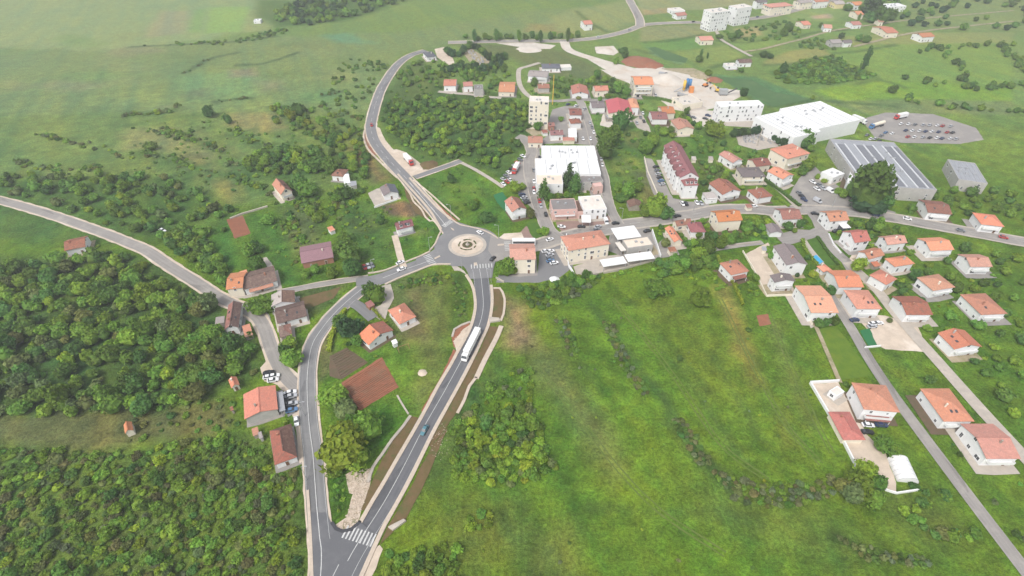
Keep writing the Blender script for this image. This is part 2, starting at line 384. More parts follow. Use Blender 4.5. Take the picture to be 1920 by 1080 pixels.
lay([(460, 405), (500, 395), (570, 530), (530, 535), (480, 470)], (.085, .16, .024), 3, .95, 3)
lay([(520, 390), (580, 385), (600, 470), (560, 480)], (.135, .135, .048), 4, .8, 5)
lay([(630, 385), (700, 375), (740, 440), (740, 490), (660, 480), (650, 420)], (.075, .13, .026), 4, .9, 5)
lay([(640, 410), (700, 405), (710, 430), (660, 440)], (.115, .13, .036), 3, .6, 5)
lay([(715, 385), (755, 378), (790, 385), (790, 405), (770, 410), (730, 405)], BARE, 2, .95, 2.5)
lay([(765, 410), (815, 405), (825, 440), (815, 465), (770, 480), (750, 450)], (.088, .16, .022), 2.5, .95, 2)
lay([(785, 430), (810, 428), (800, 440), (770, 442)], (.19, .15, .06), 2, .5, 2)
# between the two road branches
lay([(740, 520), (830, 515), (842, 520), (845, 620), (830, 690), (790, 780), (760, 740), (740, 660), (720, 560)], (.125, .145, .042), 4, .95, 4)
lay([(770, 545), (790, 540), (800, 640), (760, 655)], (.18, .125, .065), 3, .7, 4)
lay([(846, 512), (870, 510), (885, 560), (880, 605), (848, 615)], (.066, .12, .026), 2, .9, 3)
lay([(700, 660), (780, 640), (800, 690), (760, 740), (720, 720)], (.110, .185, .022), 4, .95, 4)
lay([(700, 760), (770, 740), (770, 790), (720, 850), (680, 870), (640, 860)], (.072, .155, .020), 3, .95, 3)
lay([(615, 890), (660, 880), (655, 960), (625, 985), (615, 960)], (.060, .135, .020), 2, .9, 2)
lay([(595, 610), (625, 570), (620, 700), (598, 715)], (.135, .12, .05), 2, .9, 2)
lay([(550, 545), (650, 530), (600, 590), (560, 590)], (.095, .115, .034), 2, .9, 2)
# north of the roundabout
lay([(715, 170), (830, 150), (985, 190), (1000, 250), (950, 340), (860, 305), (790, 320), (730, 265), (705, 225)], (.068, .118, .028), 5, 1, 6)
lay([(740, 130), (800, 110), (830, 150), (770, 200), (730, 190)], (.095, .135, .036), 5, .8, 6)
lay([(900, 215), (950, 225), (945, 250), (905, 245)], (.125, .155, .045), 4, .7, 5)
lay([(790, 338), (860, 308), (945, 355), (960, 400), (955, 440), (880, 420), (840, 405)], (.082, .160, .022), 3, 1, 3)
lay([(840, 345), (900, 345), (940, 375), (900, 370)], (.135, .17, .03), 4, .65, 5)
lay([(840, 375), (870, 380), (880, 410), (850, 400)], (.13, .175, .025), 3, .6, 3)
lay([(790, 345), (820, 340), (850, 390), (840, 400)], (.095, .15, .036), 3, .6, 3)
lay([(850, 84), (960, 84), (1060, 95), (1180, 160), (1060, 150), (960, 110), (900, 95)], (.125, .145, .055), 5, .9, 5)
lay([(1030, 140), (1190, 160), (1190, 190), (1040, 185)], (.085, .145, .034), 4, .8, 5)
lay([(1080, 15), (1180, 0), (1190, 40), (1120, 65), (1020, 60), (990, 55)], (.225, .255, .095), 6, .85, 6)
lay([(990, 45), (1040, 45), (1050, 60), (980, 60)], (.23, .20, .075), 4, .7, 4)
lay([(1130, 250), (1200, 245), (1240, 300), (1220, 380), (1180, 400), (1140, 330)], (.10, .16, .03), 4, .95, 4)
lay([(1165, 250), (1200, 245), (1205, 275), (1170, 275)], (.175, .17, .05), 3, .7, 3)
lay([(1140, 295), (1200, 300), (1200, 330), (1150, 325)], (.16, .165, .042), 4, .6, 5)
lay([(1195, 325), (1215, 320), (1235, 370), (1205, 380)], (.16, .115, .06), 3, .6, 3)
lay([(1285, 255), (1330, 258), (1345, 285), (1310, 300)], (.095, .175, .024), 3, .9, 3)
lay([(1310, 300), (1370, 330), (1340, 360), (1315, 350)], (.125, .115, .05), 4, .7, 4)
# the big meadow
lay([(960, 545), (1080, 530), (1130, 515), (1350, 478), (1360, 540), (1430, 560), (1500, 565), (1530, 640), (1560, 715), (1520, 720), (1600, 870), (1680, 930), (2300, 1000), (2300, 1150), (700, 1150), (720, 1000), (830, 800), (940, 640)], MEADOW, 2, 1, 2)
lay([(1380, 560), (1500, 560), (1520, 720), (1590, 860), (1500, 880), (1440, 740), (1400, 640)], (.098, .168, .020), 5, .9, 5)
lay([(1180, 540), (1300, 560), (1420, 690), (1500, 850), (1420, 880), (1330, 760), (1230, 650)], (.130, .178, .018), 7, .6, 9)
lay([(1060, 560), (1150, 560), (1230, 660), (1320, 800), (1250, 800), (1120, 640)], (.092, .172, .018), 6, .7, 7)
lay([(1340, 540), (1368, 538), (1392, 600), (1402, 650), (1384, 655), (1362, 600)], (.27, .19, .06), 4, .9, 4)
lay([(1390, 660), (1410, 655), (1430, 720), (1412, 725)], (.23, .175, .05), 4, .7, 4)
lay([(1455, 780), (1475, 770), (1485, 830), (1462, 835)], (.22, .175, .045), 5, .7, 5)
lay([(1215, 560), (1245, 560), (1260, 600), (1225, 610)], (.145, .16, .028), 5, .6, 5)
lay([(1250, 560), (1300, 560), (1340, 640), (1300, 640)], (.135, .17, .022), 7, .6, 7)
lay([(1290, 660), (1350, 650), (1380, 740), (1330, 750)], (.135, .165, .022), 7, .6, 8)
lay([(1000, 670), (1060, 700), (1130, 790), (1172, 880), (1150, 910), (1090, 800), (1020, 720)], (.165, .155, .065), 6, .75, 5)
lay([(1440, 610), (1460, 605), (1500, 720), (1530, 800), (1515, 805), (1470, 710)], (.15, .16, .05), 4, .7, 3)
lay([(943, 560), (985, 575), (1005, 620), (1010, 655), (965, 665), (942, 650)], (.27, .175, .105), 4, .95, 4)
lay([(970, 640), (1050, 650), (1060, 700), (1000, 690)], (.100, .12, .040), 5, .7, 5)
lay([(830, 800), (940, 650), (960, 680), (880, 780), (850, 880), (780, 940), (760, 960)], (.072, .115, .030), 4, .85, 5)
lay([(860, 900), (1050, 890), (1180, 930), (1300, 1000), (1200, 1080), (880, 1080)], (.082, .150, .018), 7, .6, 9)
lay([(850, 960), (960, 960), (970, 1040), (860, 1060)], (.115, .125, .034), 8, .65, 8)
lay([(1000, 1000), (1060, 1000), (1060, 1080), (990, 1080)], (.13, .125, .045), 6, .55, 6)
lay([(1260, 900), (1400, 930), (1500, 960), (1640, 1000), (1640, 1060), (1400, 1020)], (.100, .140, .030), 7, .6, 9)
lay([(1250, 1020), (1420, 1040), (1420, 1090), (1250, 1090)], (.098, .175, .014), 6, .7, 8)
lay([(1440, 955), (1560, 945), (1560, 975), (1460, 985)], (.125, .165, .024), 7, .6, 8)
lay([(1650, 920), (1760, 940), (1820, 1010), (1700, 1000)], (.115, .13, .036), 8, .6, 8)
for P, a in (([(1100, 560), (1160, 640), (1240, 740), (1300, 830), (1380, 920)], .75), ([(1230, 640), (1300, 730), (1370, 830), (1420, 890)], .6), ([(1180, 560), (1260, 650), (1330, 740)], .5), ([(1330, 660), (1380, 740), (1430, 830)], .5), ([(1030, 590), (1085, 680), (1130, 740)], .6), ([(1250, 790), (1330, 880), (1400, 940), (1530, 920)], .8), ([(1560, 1005), (1640, 1040), (1720, 1060)], .7), ([(1100, 950), (1240, 960), (1360, 960), (1430, 975)], .4)):
    stroke(P, 2.6, (.055, .095, .028), 1.8, a, 2.0)
lay([(1525, 615), (1568, 610), (1640, 705), (1570, 715)], (.108, .178, .016), 1.5, .95, 1)
lay([(1612, 620), (1628, 618), (1646, 650), (1630, 652)], (.040, .105, .022), 1, .95, .5)
lay([(1630, 660), (1690, 655), (1720, 740), (1675, 735)], (.105, .16, .020), 2, .9, 2)
# left woods
lay([(-300, 480), (240, 480), (330, 500), (420, 570), (500, 640), (500, 700), (430, 740), (300, 780), (-300, 770)], (.072, .118, .026), 3, 1, 3)
lay([(-300, 835), (240, 840), (430, 810), (500, 800), (560, 880), (583, 960), (588, 1100), (-300, 1200)], (.098, .150, .030), 3, 1, 3)
lay([(-300, 770), (240, 770), (300, 765), (420, 740), (440, 800), (400, 815), (240, 840), (-300, 840)], (.125, .12, .045), 3, .95, 4)
lay([(240, 960), (320, 960), (330, 1080), (240, 1080)], (.135, .165, .045), 6, .8, 8)
lay([(465, 830), (490, 820), (505, 920), (480, 960)], (.100, .12, .034), 3, .7, 3)
# east gardens and fields
lay([(1230, 430), (1340, 440), (1440, 430), (1460, 450), (1400, 462), (1300, 480), (1230, 480)], (.068, .145, .022), 2, .9, 2)
lay([(1395, 440), (1440, 435), (1450, 455), (1400, 460)], (.085, .175, .022), 2, .9, 1.5)
lay([(1500, 445), (1530, 440), (1575, 490), (1550, 500), (1515, 470)], (.085, .16, .026), 1.5, .9, 1)
for P, c in (([(1200, 50), (1330, 45), (1335, 62), (1290, 70), (1200, 78)], (.155, .165, .07)), ([(1205, 80), (1300, 70), (1320, 88), (1260, 96), (1205, 92)], (.085, .16, .038)),
             ([(1270, 98), (1360, 85), (1400, 108), (1330, 128), (1270, 105)], (.135, .175, .046)), ([(1330, 60), (1400, 45), (1470, 50), (1480, 66), (1400, 78), (1345, 72)], (.105, .155, .044)),
             ([(1375, 54), (1420, 50), (1432, 66), (1390, 70)], (.215, .19, .085)), ([(1360, 78), (1450, 66), (1490, 72), (1400, 96)], (.115, .175, .042)),
             ([(1430, 115), (1480, 95), (1545, 90), (1560, 105), (1490, 120), (1430, 122)], (.175, .175, .058)), ([(1550, 95), (1640, 85), (1900, 70), (1900, 165), (1660, 190), (1600, 160), (1650, 145), (1570, 108)], (.118, .180, .036)),
             ([(1440, 135), (1520, 108), (1560, 106), (1650, 145), (1560, 160), (1480, 160)], (.060, .115, .026)), ([(1340, 140), (1420, 145), (1530, 190), (1440, 200), (1400, 180)], (.060, .125, .050)),
             ([(1520, 170), (1640, 150), (1900, 165), (1900, 190), (1640, 195), (1560, 185)], (.125, .195, .024)), ([(1545, 190), (1680, 186), (1900, 190), (1900, 215), (1620, 212)], (.118, .145, .052)),
             ([(1490, 10), (1560, 0), (1600, 20), (1560, 40), (1480, 40)], (.145, .19, .055)), ([(1460, 40), (1600, 45), (1620, 70), (1520, 72)], (.105, .165, .040)), ([(1520, 30), (1555, 26), (1560, 34), (1525, 36)], (.27, .2, .13)),
             ([(1190, -5), (1330, -5), (1330, 18), (1200, 22)], (.165, .18, .075)), ([(1205, 18), (1260, 14), (1262, 24), (1206, 28)], (.215, .175, .08)), ([(1330, 0), (1420, -5), (1420, 12), (1330, 14)], (.185, .185, .085)),
             ([(1215, 88), (1290, 112), (1280, 122), (1215, 100)], (.085, .145, .075)), ([(1560, 70), (1680, 62), (1900, 60), (1900, 80), (1600, 84)], (.155, .175, .055)),
             ([(1700, 0), (2200, -10), (2200, 60), (1700, 56)], (.12, .16, .05)), ([(1900, 70), (2300, 60), (2300, 230), (1900, 215)], (.11, .165, .042))):
    lay(P, tuple(v * 1.42 for v in c), 2.6, .95, 2.2)
for P in ([(1430, 122), (1500, 118), (1560, 104)], [(1330, 128), (1400, 108), (1440, 96)], [(1340, 76), (1400, 80), (1450, 68), (1480, 50)], [(1545, 190), (1640, 196), (1680, 200)], [(1205, 80), (1260, 76), (1320, 64)], [(1400, 180), (1440, 200), (1540, 186)], [(1560, 100), (1610, 96), (1680, 84)], [(1490, 72), (1530, 60), (1600, 56)], [(1190, 92), (1215, 100), (1262, 96)], [(1080, 20), (1110, 45), (1140, 60)], [(1600, 160), (1650, 150), (1700, 165)]): stroke(P, 5, (.065, .115, .034), 2.5, .8, 1.2)
_d = (W(1400, 940) - W(1100, 560)).normalized(); su, sv = gx * _d.x + gy * _d.y, gx * _d.y - gy * _d.x
n5 = fbm(su / 9, sv, 7, 61, 4); n6 = fbm(gx, gy, 2.8, 71, 2)                # strips of mowing and grazing; tussocks
vary = (0.88 + 0.24 * n2) * (0.72 + 0.56 * n3) * (0.84 + .32 * n5) * (.70 + .60 * n6)
warm = np.clip((n1 - 0.5) * .9 + (n2 - .5) * .8 + (n5 - .5) * 1.5 + (n6 - .5) * .5, -.6, .6)
calm = np.clip((gy - 300) / 220, 0, 1) * .78                          # far off the small patches run together
vary = vary * (1 - calm) + calm; warm = warm * (1 - calm * .6)
gc[:, 0] *= vary * (.98 + .06 * calm + .42 * warm); gc[:, 1] *= vary * (1.09 - .06 * calm + .12 * warm); gc[:, 2] *= vary * (1 - .2 * warm)
nx, ny = len(xx), len(yy)
me = bpy.data.meshes.new('ground')
me.vertices.add(nx * ny)
me.vertices.foreach_set('co', np.stack([gx, gy, np.zeros_like(gx)], 1).ravel())
ii = (np.arange(ny - 1)[:, None] * nx + np.arange(nx - 1)[None, :]).ravel()
quads = np.stack([ii, ii + 1, ii + nx + 1, ii + nx], 1)
me.loops.add(quads.size); me.loops.foreach_set('vertex_index', quads.ravel().astype(np.int32))
me.polygons.add(len(quads)); me.polygons.foreach_set('loop_start', np.arange(0, quads.size, 4, dtype=np.int32))
ca = me.color_attributes.new('tint', 'FLOAT_COLOR', 'POINT')
ca.data.foreach_set('color', np.concatenate([gc, np.ones((len(gc), 1))], 1).ravel().astype(np.float32))
me.update(); me.validate()
gm, t, b = nodes('meadow_ground'); p = pos(t)
at = t.nodes.new('ShaderNodeVertexColor'); at.layer_name = 'tint'
f1, f2, f3 = noise(t, p, .9, 5, .7), noise(t, p, 3.2, 4, .7), noise(t, p, .22, 5, .65)
def mult(col, fac, lo, hi, a, bb):
    r = ramp(t, fac, lo, hi, a, bb); c = t.nodes.new('ShaderNodeCombineColor')
    for i in range(3): t.links.new(r, c.inputs[i])
    return mixc(t, col, c.outputs[0], 1.0, 'MULTIPLY')
col = mult(at.outputs[0], f1, .3, .7, .5, 1.5); col = mult(col, f2, .3, .7, .62, 1.38); col = mult(col, f3, .3, .7, .82, 1.18)
hs = t.nodes.new('ShaderNodeHueSaturation'); t.links.new(col, hs.inputs['Color']); t.links.new(ramp(t, f3, .3, .7, .485, .512), hs.inputs['Hue'])
t.links.new(hs.outputs[0], b.inputs['Base Color']); b.inputs['Roughness'].default_value = 1.0; b.inputs['Specular IOR Level'].default_value = 0.1
bump(t, b, f1, 1.0, .8)
me.materials.append(gm)
ground = link(bpy.data.objects.new('ground', me)); tag(ground, 'green meadow and field ground spreading to the horizon', kind='structure')

# ------------------------------------------------------------------ roads
BLOCK = []                                        # (world polyline, clearance): nothing grows here
ROADS = {}
zlev = [0.180]
def nz(): zlev[0] += 0.002; return zlev[0]
def road(key, name, P, w, mat, label, shoulder=None, sw=1.2, step=3.0):
    L = spline([W(*p) for p in P], step)
    if shoulder:
        o = ribbon('road_shoulder', L, (lambda u: w(u) + 2 * sw) if callable(w) else w + 2 * sw, nz(), shoulder, None, 0, .25)
        tag(o, 'pale gravel shoulder along the ' + label, kind='structure')
    o = ribbon(name, L, w, nz(), mat); tag(o, label, kind='structure')
    ROADS[key] = (L, o); BLOCK.append((np.array([q.to_2d() for q in L[::2]]), (w(.5) if callable(w) else w) / 2 + sw + .3)); return o
R1P = [(560, 1250), (628, 1102), (665, 1030), (719, 945), (757, 876), (796, 800), (835, 732), (874, 660), (897, 615), (906, 578), (904, 540), (899, 505), (892, 492)]
R2P = [(585, 1250), (603, 1060), (600, 1010), (594, 945), (587, 850), (581, 805), (577, 750), (577, 700), (585, 650), (602, 620), (628, 588), (660, 558), (690, 535), (712, 524)]
R3P = [(668, 533), (712, 524), (760, 506), (800, 492), (835, 478)]
R4P = [(848, 440), (826, 410), (790, 368), (757, 330), (727, 298), (704, 268), (696, 245), (697, 225), (708, 185), (721, 156), (745, 122), (770, 104), (798, 95)]
R5P = [(925, 464), (960, 462), (1000, 461), (1040, 450), (1072, 441), (1103, 435), (1137, 431), (1165, 423), (1223, 415), (1263, 408), (1305, 402), (1345, 394), (1407, 392), (1453, 396), (1511, 393), (1560, 395), (1611, 399), (1680, 410), (1780, 428), (1960, 462), (2200, 510)]
road('old', 'old_road', [(-120, 345), (60, 392), (180, 432), (240, 455), (275, 470), (320, 500), (370, 531), (408, 556), (440, 572), (478, 590), (496, 615), (506, 645), (518, 675), (532, 700), (552, 722), (574, 735)], 5.2, 'old_asphalt', 'worn grey old road winding down past the wood on the left', 'gravel', 1.0)
road('lane', 'narrow_lane', [(520, 549), (547, 544), (600, 534), (650, 526), (690, 521)], 3.4, 'old_asphalt', 'narrow grey lane running west from the junction to the old houses', 'gravel', .4)
road('R1', 'main_road', R1P, 7.2, 'new_asphalt', 'new dark two lane road running straight up to the roundabout')
road('R2', 'branch_road', R2P, 6.2, 'asphalt', 'grey curving branch road on the left of the fork', 'gravel', .7)
road('R3', 'west_road', R3P, 8.0, 'asphalt', 'short grey road between the branch road and the roundabout')
road('R4', 'north_road', R4P, 7.0, 'asphalt', 'grey road leaving the roundabout towards the plain at upper left', 'gravel', .9)
road('R5', 'town_street', R5P, 7.6, 'old_asphalt', 'long grey town street running east from the roundabout', 'concrete', 1.4)
road('R7', 'far_road', [(840, 80), (920, 78), (1000, 77), (1058, 77), (1120, 71), (1170, 60), (1200, 49), (1225, 45), (1290, 42), (1340, 42), (1440, 31), (1500, 17), (1560, 2), (1640, -20)], 7.5, 'old_asphalt', 'far grey road crossing the top of the valley', 'gravel', 1.0)
road('R7b', 'far_road', [(1200, 49), (1199, 36), (1190, 18), (1180, 0), (1165, -30)], 8, 'old_asphalt', 'far grey road branching off towards the top edge', 'gravel', 1.0)
road('quarry', 'quarry_road', [(1058, 78), (1064, 92), (1085, 102), (1130, 116), (1170, 132), (1200, 146), (1240, 158)], 9, 'pale_gravel', 'pale dusty road leading to the gravel works')
road('R6', 'side_street', [(1048, 447), (1030, 432), (1019, 410), (1010, 385), (1001, 355), (993, 325), (992, 300), (997, 283), (985, 262), (970, 256)], 6.5, 'old_asphalt', 'grey side street climbing past the white roofed hall', 'concrete', .5)
road('alley', 'side_street', [(1160, 421), (1146, 395), (1137, 365), (1133, 335), (1122, 300), (1113, 268), (1106, 240), (1098, 215), (1090, 195), (1084, 186)], 5.0, 'old_asphalt', 'grey alley along the east side of the white roofed hall', 'concrete', .5)
road('upper', 'side_street', [(1000, 186), (1040, 190), (1084, 187), (1120, 188), (1160, 187), (1205, 184)], 5, 'old_asphalt', 'grey lane crossing the upper town')
road('farm', 'village_lane', [(1000, 186), (985, 175), (975, 160), (972, 142), (974, 130), (985, 126), (1012, 118)], 4, 'concrete', 'pale lane climbing to the bungalow with the slate roof')
road('drive3', 'village_lane', [(822, 172), (850, 175), (890, 178), (915, 182), (940, 184)], 4, 'concrete', 'pale lane in front of the three orange roofed houses')
road('south', 'side_street', [(1518, 396), (1531, 413), (1543, 438), (1566, 471), (1588, 492), (1600, 512)], 5.6, 'old_asphalt', 'grey side street between the white houses and the pool garden')
road('south2', 'side_street', [(1552, 548), (1574, 582), (1598, 620), (1630, 675), (1672, 738), (1740, 830), (1830, 950), (1960, 1120)], 4.4, 'old_asphalt', 'narrow grey lane running down past the orange roofed houses')
road('south3', 'side_street', [(1588, 492), (1640, 540), (1680, 590), (1760, 680), (1840, 770), (1960, 900)], 5, 'concrete', 'pale lane behind the orange roofed houses at right')
road('court', 'side_street', [(1540, 432), (1520, 440), (1490, 448), (1462, 452)], 6, 'old_asphalt', 'grey drive to the garage with the dark door')
road('alley2', 'side_street', [(1440, 340), (1470, 365), (1498, 392)], 3.2, 'concrete', 'pale straight path between two hedges')
road('wall_lane', 'side_street', [(1325, 470), (1380, 461), (1430, 455)], 3.5, 'old_asphalt', 'grey lane behind the garden wall')
road('dirt1', 'dirt_track', [(862, 304), (890, 318), (920, 336), (944, 352)], 2.6, 'concrete', 'pale concrete path slanting down the green triangle')
road('dirt2', 'farm_road', [(777, 333), (800, 325), (832, 314), (865, 302)], 4.2, 'asphalt', 'short grey road leaving the north road beside the lorry park', 'gravel', .8)
road('dirt3', 'dirt_track', [(1338, 53), (1345, 62), (1352, 74), (1375, 88), (1409, 106)], 3.5, 'concrete', 'pale track running down from the two white towers')
road('dirt4', 'dirt_track', [(1395, 97), (1430, 92), (1470, 82), (1510, 72), (1560, 58), (1640, 46), (1720, 36), (1900, 20)], 3, 'track', 'pale track crossing the far fields')
road('dirt5', 'dirt_track', [(1600, 88), (1640, 78), (1690, 66), (1760, 55), (1900, 40)], 3.5, 'track', 'pale track beside the far orange roofed house')
road('dirt6', 'dirt_track', [(1500, 560), (1528, 610), (1550, 660), (1575, 718)], 1.7, 'track', 'thin brown footpath along the mown strip')
road('drive1', 'driveway', [(757, 502), (750, 480), (745, 460), (740, 442)], 3.2, 'gravel', 'pale gravel drive to the small house with the maroon roof')
road('drive2', 'driveway', [(724, 535), (730, 560), (722, 575), (712, 580)], 4.2, 'concrete', 'pale paved drive to the salmon roofed house')
road('drive4', 'driveway', [(648, 562), (672, 574), (700, 598)], 5.0, 'asphalt', 'dark grey drive off the bend of the branch road')
# roundabout
RC = W(876.5, 460.5); RI, RO = 9.6, 16.6
def disc(name, c, r0, r1, z, mat, parent=None, k=64, world=True):
    v, f = [], []
    for i in range(k):
        a = 2 * math.pi * i / k
        for r in (r0, r1): v.append((c[0] + r * math.cos(a), c[1] + r * math.sin(a), z))
    if r0 <= 0.01:
        v = [(c[0] + r1 * math.cos(2 * math.pi * i / k), c[1] + r1 * math.sin(2 * math.pi * i / k), z) for i in range(k)]; f = [tuple(range(k))]
    else:
        for i in range(k): a, b2 = 2 * i, 2 * ((i + 1) % k); f.append((a, a + 1, b2 + 1, b2))
    return mesh(name, v, f, mat, parent)
zlev[0] = .290
rb = disc('roundabout', RC, RI - .5, RO, nz(), 'asphalt', None, 96); tag(rb, 'grey asphalt ring of the roundabout', kind='structure')
ROADS['RB'] = ([RC], rb); BLOCK.append((np.array([RC.to_2d()]), RO + 1.5))
for key, P, mt in (('flare north', [(833, 424), (826, 408), (842, 412), (868, 420), (905, 432), (880, 445), (838, 440)], 'asphalt'), ('flare west', [(804, 500), (812, 497), (834, 494), (848, 500), (870, 500), (830, 470), (826, 450), (815, 468), (800, 478), (780, 486), (782, 506)], 'asphalt'),
                   ('flare south', [(868, 498), (875, 508), (882, 524), (923, 522), (925, 505), (930, 488), (900, 490)], 'asphalt'), ('flare east', [(920, 442), (946, 450), (1000, 452), (1010, 470), (965, 480), (930, 492), (915, 470)], 'old_asphalt')):
    o = mesh('roundabout_flare', [(*W(*p).to_2d(), nz()) for p in P], [tuple(range(len(P)))[::-1]], mt); zz = nz()
    for v in o.data.vertices: v.co.z = zz
    tag(o, 'grey asphalt mouth of the roundabout, ' + key.split()[1] + ' side', kind='structure'); BLOCK.append((np.array([W(*p).to_2d() for p in P]), 3))

zz = nz(); P = [(580, 962), (612, 962), (621, 980), (630, 994), (644, 1000), (662, 996), (677, 980), (700, 1000), (703, 1024), (674, 1092), (640, 1200), (588, 1200)]
o = mesh('junction', [(*W(*p).to_2d(), zz) for p in P], [tuple(range(len(P)))[::-1]], 'new_asphalt'); tag(o, 'wide dark asphalt of the fork at the bottom edge', kind='structure')
# ------------------------------------------------------------------ paved yards, soil plots and lawns (flat sheets)
YARDS = []
def yard(P, mat, name, label, clear=True):
    Q = [W(*p).to_2d() for p in P]; z = nz()
    if sum(Q[i][0] * Q[(i + 1) % len(Q)][1] - Q[(i + 1) % len(Q)][0] * Q[i][1] for i in range(len(Q))) < 0: Q = Q[::-1]
    v = []; n = len(Q)
    for i in range(n):                            # a slightly uneven edge
        a, c = Q[i], Q[(i + 1) % n]; k = max(1, int((c - a).length / 2.5))
        for j in range(k):
            p = a.lerp(c, j / k); e = .22 if j else 0
            v.append((p.x + rnd.uniform(-e, e), p.y + rnd.uniform(-e, e), z))
    o = mesh(name, v, [tuple(range(len(v)))], mat); tag(o, label, kind='structure')
    if clear: YARDS.append(Q)
    return o
zlev[0] = .010
yard([(948, 330), (975, 300), (1003, 285), (1012, 300), (1005, 330), (1005, 380), (1030, 420), (1018, 425), (998, 392), (978, 370), (955, 346)], 'old_asphalt', 'car_park', 'grey car park on the west side of the white roofed hall')
yard([(1000, 420), (1020, 440), (1060, 460), (1075, 500), (1050, 520), (1010, 530), (930, 530), (935, 515), (1008, 512), (1012, 470)], 'asphalt', 'car_park', 'dark car park between the two orange roofed buildings by the roundabout')
yard([(1036, 205), (1062, 198), (1096, 200), (1112, 235), (1124, 268), (1104, 272), (1060, 268), (1020, 270), (1016, 262), (1030, 250), (1028, 228)], 'old_asphalt', 'concrete_yard', 'worn grey ground between the houses right of the tower block')
yard([(1002, 226), (1030, 232), (1028, 250), (1000, 255), (985, 245)], 'track', 'building_site', 'dusty building site at the foot of the tower block')
yard([(968, 256), (992, 258), (1010, 272), (1014, 300), (998, 290), (985, 275)], 'old_asphalt', 'concrete_yard', 'grey lane end beside the low salmon roofed house')
yard([(1040, 400), (1090, 400), (1150, 405), (1165, 420), (1110, 436), (1058, 440), (1045, 425)], 'red_paving', 'forecourt', 'reddish paved forecourt below the pink building')
yard([(985, 425), (1000, 418), (1012, 440), (1025, 455), (985, 458), (935, 452), (950, 444), (975, 436)], 'red_paving', 'forecourt', 'reddish paved strip east of the roundabout below the white gabled house')
yard([(930, 450), (945, 438), (978, 436), (984, 450), (960, 452)], 'gravel', 'gravel_yard', 'pale gravel triangle east of the roundabout')
yard([(1075, 500), (1130, 480), (1235, 470), (1240, 485), (1190, 500), (1110, 515), (1080, 516)], 'concrete', 'concrete_yard', 'pale concrete yard around the long white canopies')
yard([(1145, 425), (1215, 420), (1240, 470), (1180, 485), (1140, 470)], 'old_asphalt', 'concrete_yard', 'grey yard beneath the white flat roofs')
yard([(1235, 455), (1255, 440), (1275, 478), (1225, 486)], 'old_asphalt', 'concrete_yard', 'grey strip of yard beside the small orange wing')
yard([(690, 362), (706, 354), (718, 352), (728, 368), (742, 376), (705, 390)], 'concrete', 'terrace', 'pale paved terrace beside the grey roofed house')
yard([(728, 282), (744, 280), (762, 286), (803, 318), (770, 331), (745, 308)], 'gravel', 'lorry_park', 'pale gravel lorry park beside the north road')
yard([(790, 305), (812, 300), (822, 306), (805, 318), (793, 318)], 'bank', 'gravel_yard', 'low brown heap of bare earth by the lorry park')
yard([(684, 238), (692, 232), (690, 255), (706, 290), (698, 292), (684, 262)], 'red_soil', 'earth_bank', 'reddish cut bank on the left of the north road')
yard([(701, 236), (712, 240), (722, 262), (746, 290), (726, 290), (706, 264)], 'gravel', 'earth_bank', 'pale cut bank on the right of the north road')
yard([(1185, 130), (1232, 124), (1300, 140), (1350, 165), (1392, 170), (1388, 182), (1350, 200), (1300, 212), (1260, 205), (1235, 185), (1190, 165), (1160, 140)], 'pale_gravel', 'gravel_works_yard', 'wide pale gravel yard of the works')
yard([(1232, 128), (1300, 128), (1330, 140), (1345, 155), (1300, 142)], 'track', 'earth_bank', 'straw coloured bank above the gravel works')
yard([(1092, 105), (1135, 113), (1190, 128), (1240, 124), (1246, 160), (1200, 162), (1150, 140)], 'pale_gravel', 'gravel_works_yard', 'pale gravel spread joining the quarry road to the works')
yard([(1175, 110), (1225, 112), (1245, 124), (1215, 128), (1180, 120)], 'red_soil', 'soil_heap', 'dark red soil heap above the gravel works')
yard([(1115, 88), (1150, 86), (1160, 98), (1150, 104), (1118, 100)], 'pale_gravel', 'gravel_yard', 'pale gravel square beside the far road')
yard([(930, 81), (1000, 80), (1042, 85), (1032, 92), (1000, 92), (960, 86)], 'pale_gravel', 'gravel_yard', 'pale gravel lay-by along the far road')
yard([(815, 92), (834, 88), (845, 98), (852, 118), (842, 122), (820, 108)], 'gravel', 'gravel_yard', 'pale pink gravel yard beside the slate roofed house at upper left')
yard([(1125, 130), (1160, 135), (1195, 152), (1180, 156), (1150, 145)], 'pale_gravel', 'gravel_yard', 'pale gravel verge where the quarry road bends')
yard([(1130, 215), (1140, 206), (1165, 222), (1145, 240), (1125, 235)], 'pale_gravel', 'gravel_yard', 'pale gravel yard below the red hall')
yard([(1186, 225), (1205, 215), (1218, 240), (1222, 250), (1195, 240)], 'concrete', 'concrete_yard', 'pale yard below the round ended house')
yard([(1290, 205), (1345, 208), (1360, 232), (1320, 238), (1300, 228)], 'pale_gravel', 'gravel_yard', 'pale gravel yard in front of the white office block')
yard([(1350, 226), (1435, 220), (1500, 268), (1480, 275), (1430, 240), (1355, 236)], 'concrete', 'concrete_yard', 'pale concrete apron of the white office block')
yard([(1207, 296), (1222, 298), (1240, 330), (1262, 372), (1290, 378), (1330, 380), (1330, 402), (1255, 408), (1232, 380), (1212, 330)], 'old_asphalt', 'car_park', 'grey car park along the long apartment block')
yard([(1498, 335), (1525, 310), (1536, 320), (1600, 372), (1680, 398), (1670, 408), (1550, 398), (1500, 392), (1480, 365)], 'old_asphalt', 'town_square', 'grey open square in front of the striped roof factory')
yard([(1615, 224), (1660, 211), (1750, 214), (1830, 240), (1845, 262), (1800, 270), (1690, 268), (1640, 258)], 'old_asphalt', 'lorry_yard', 'pale concrete lorry yard beside the big white warehouse')
yard([(1395, 478), (1425, 462), (1440, 455), (1450, 470), (1480, 520), (1492, 552), (1438, 557), (1425, 530)], 'gravel', 'paved_yard', 'cream paved yard between the salmon house and the grey roofed houses')
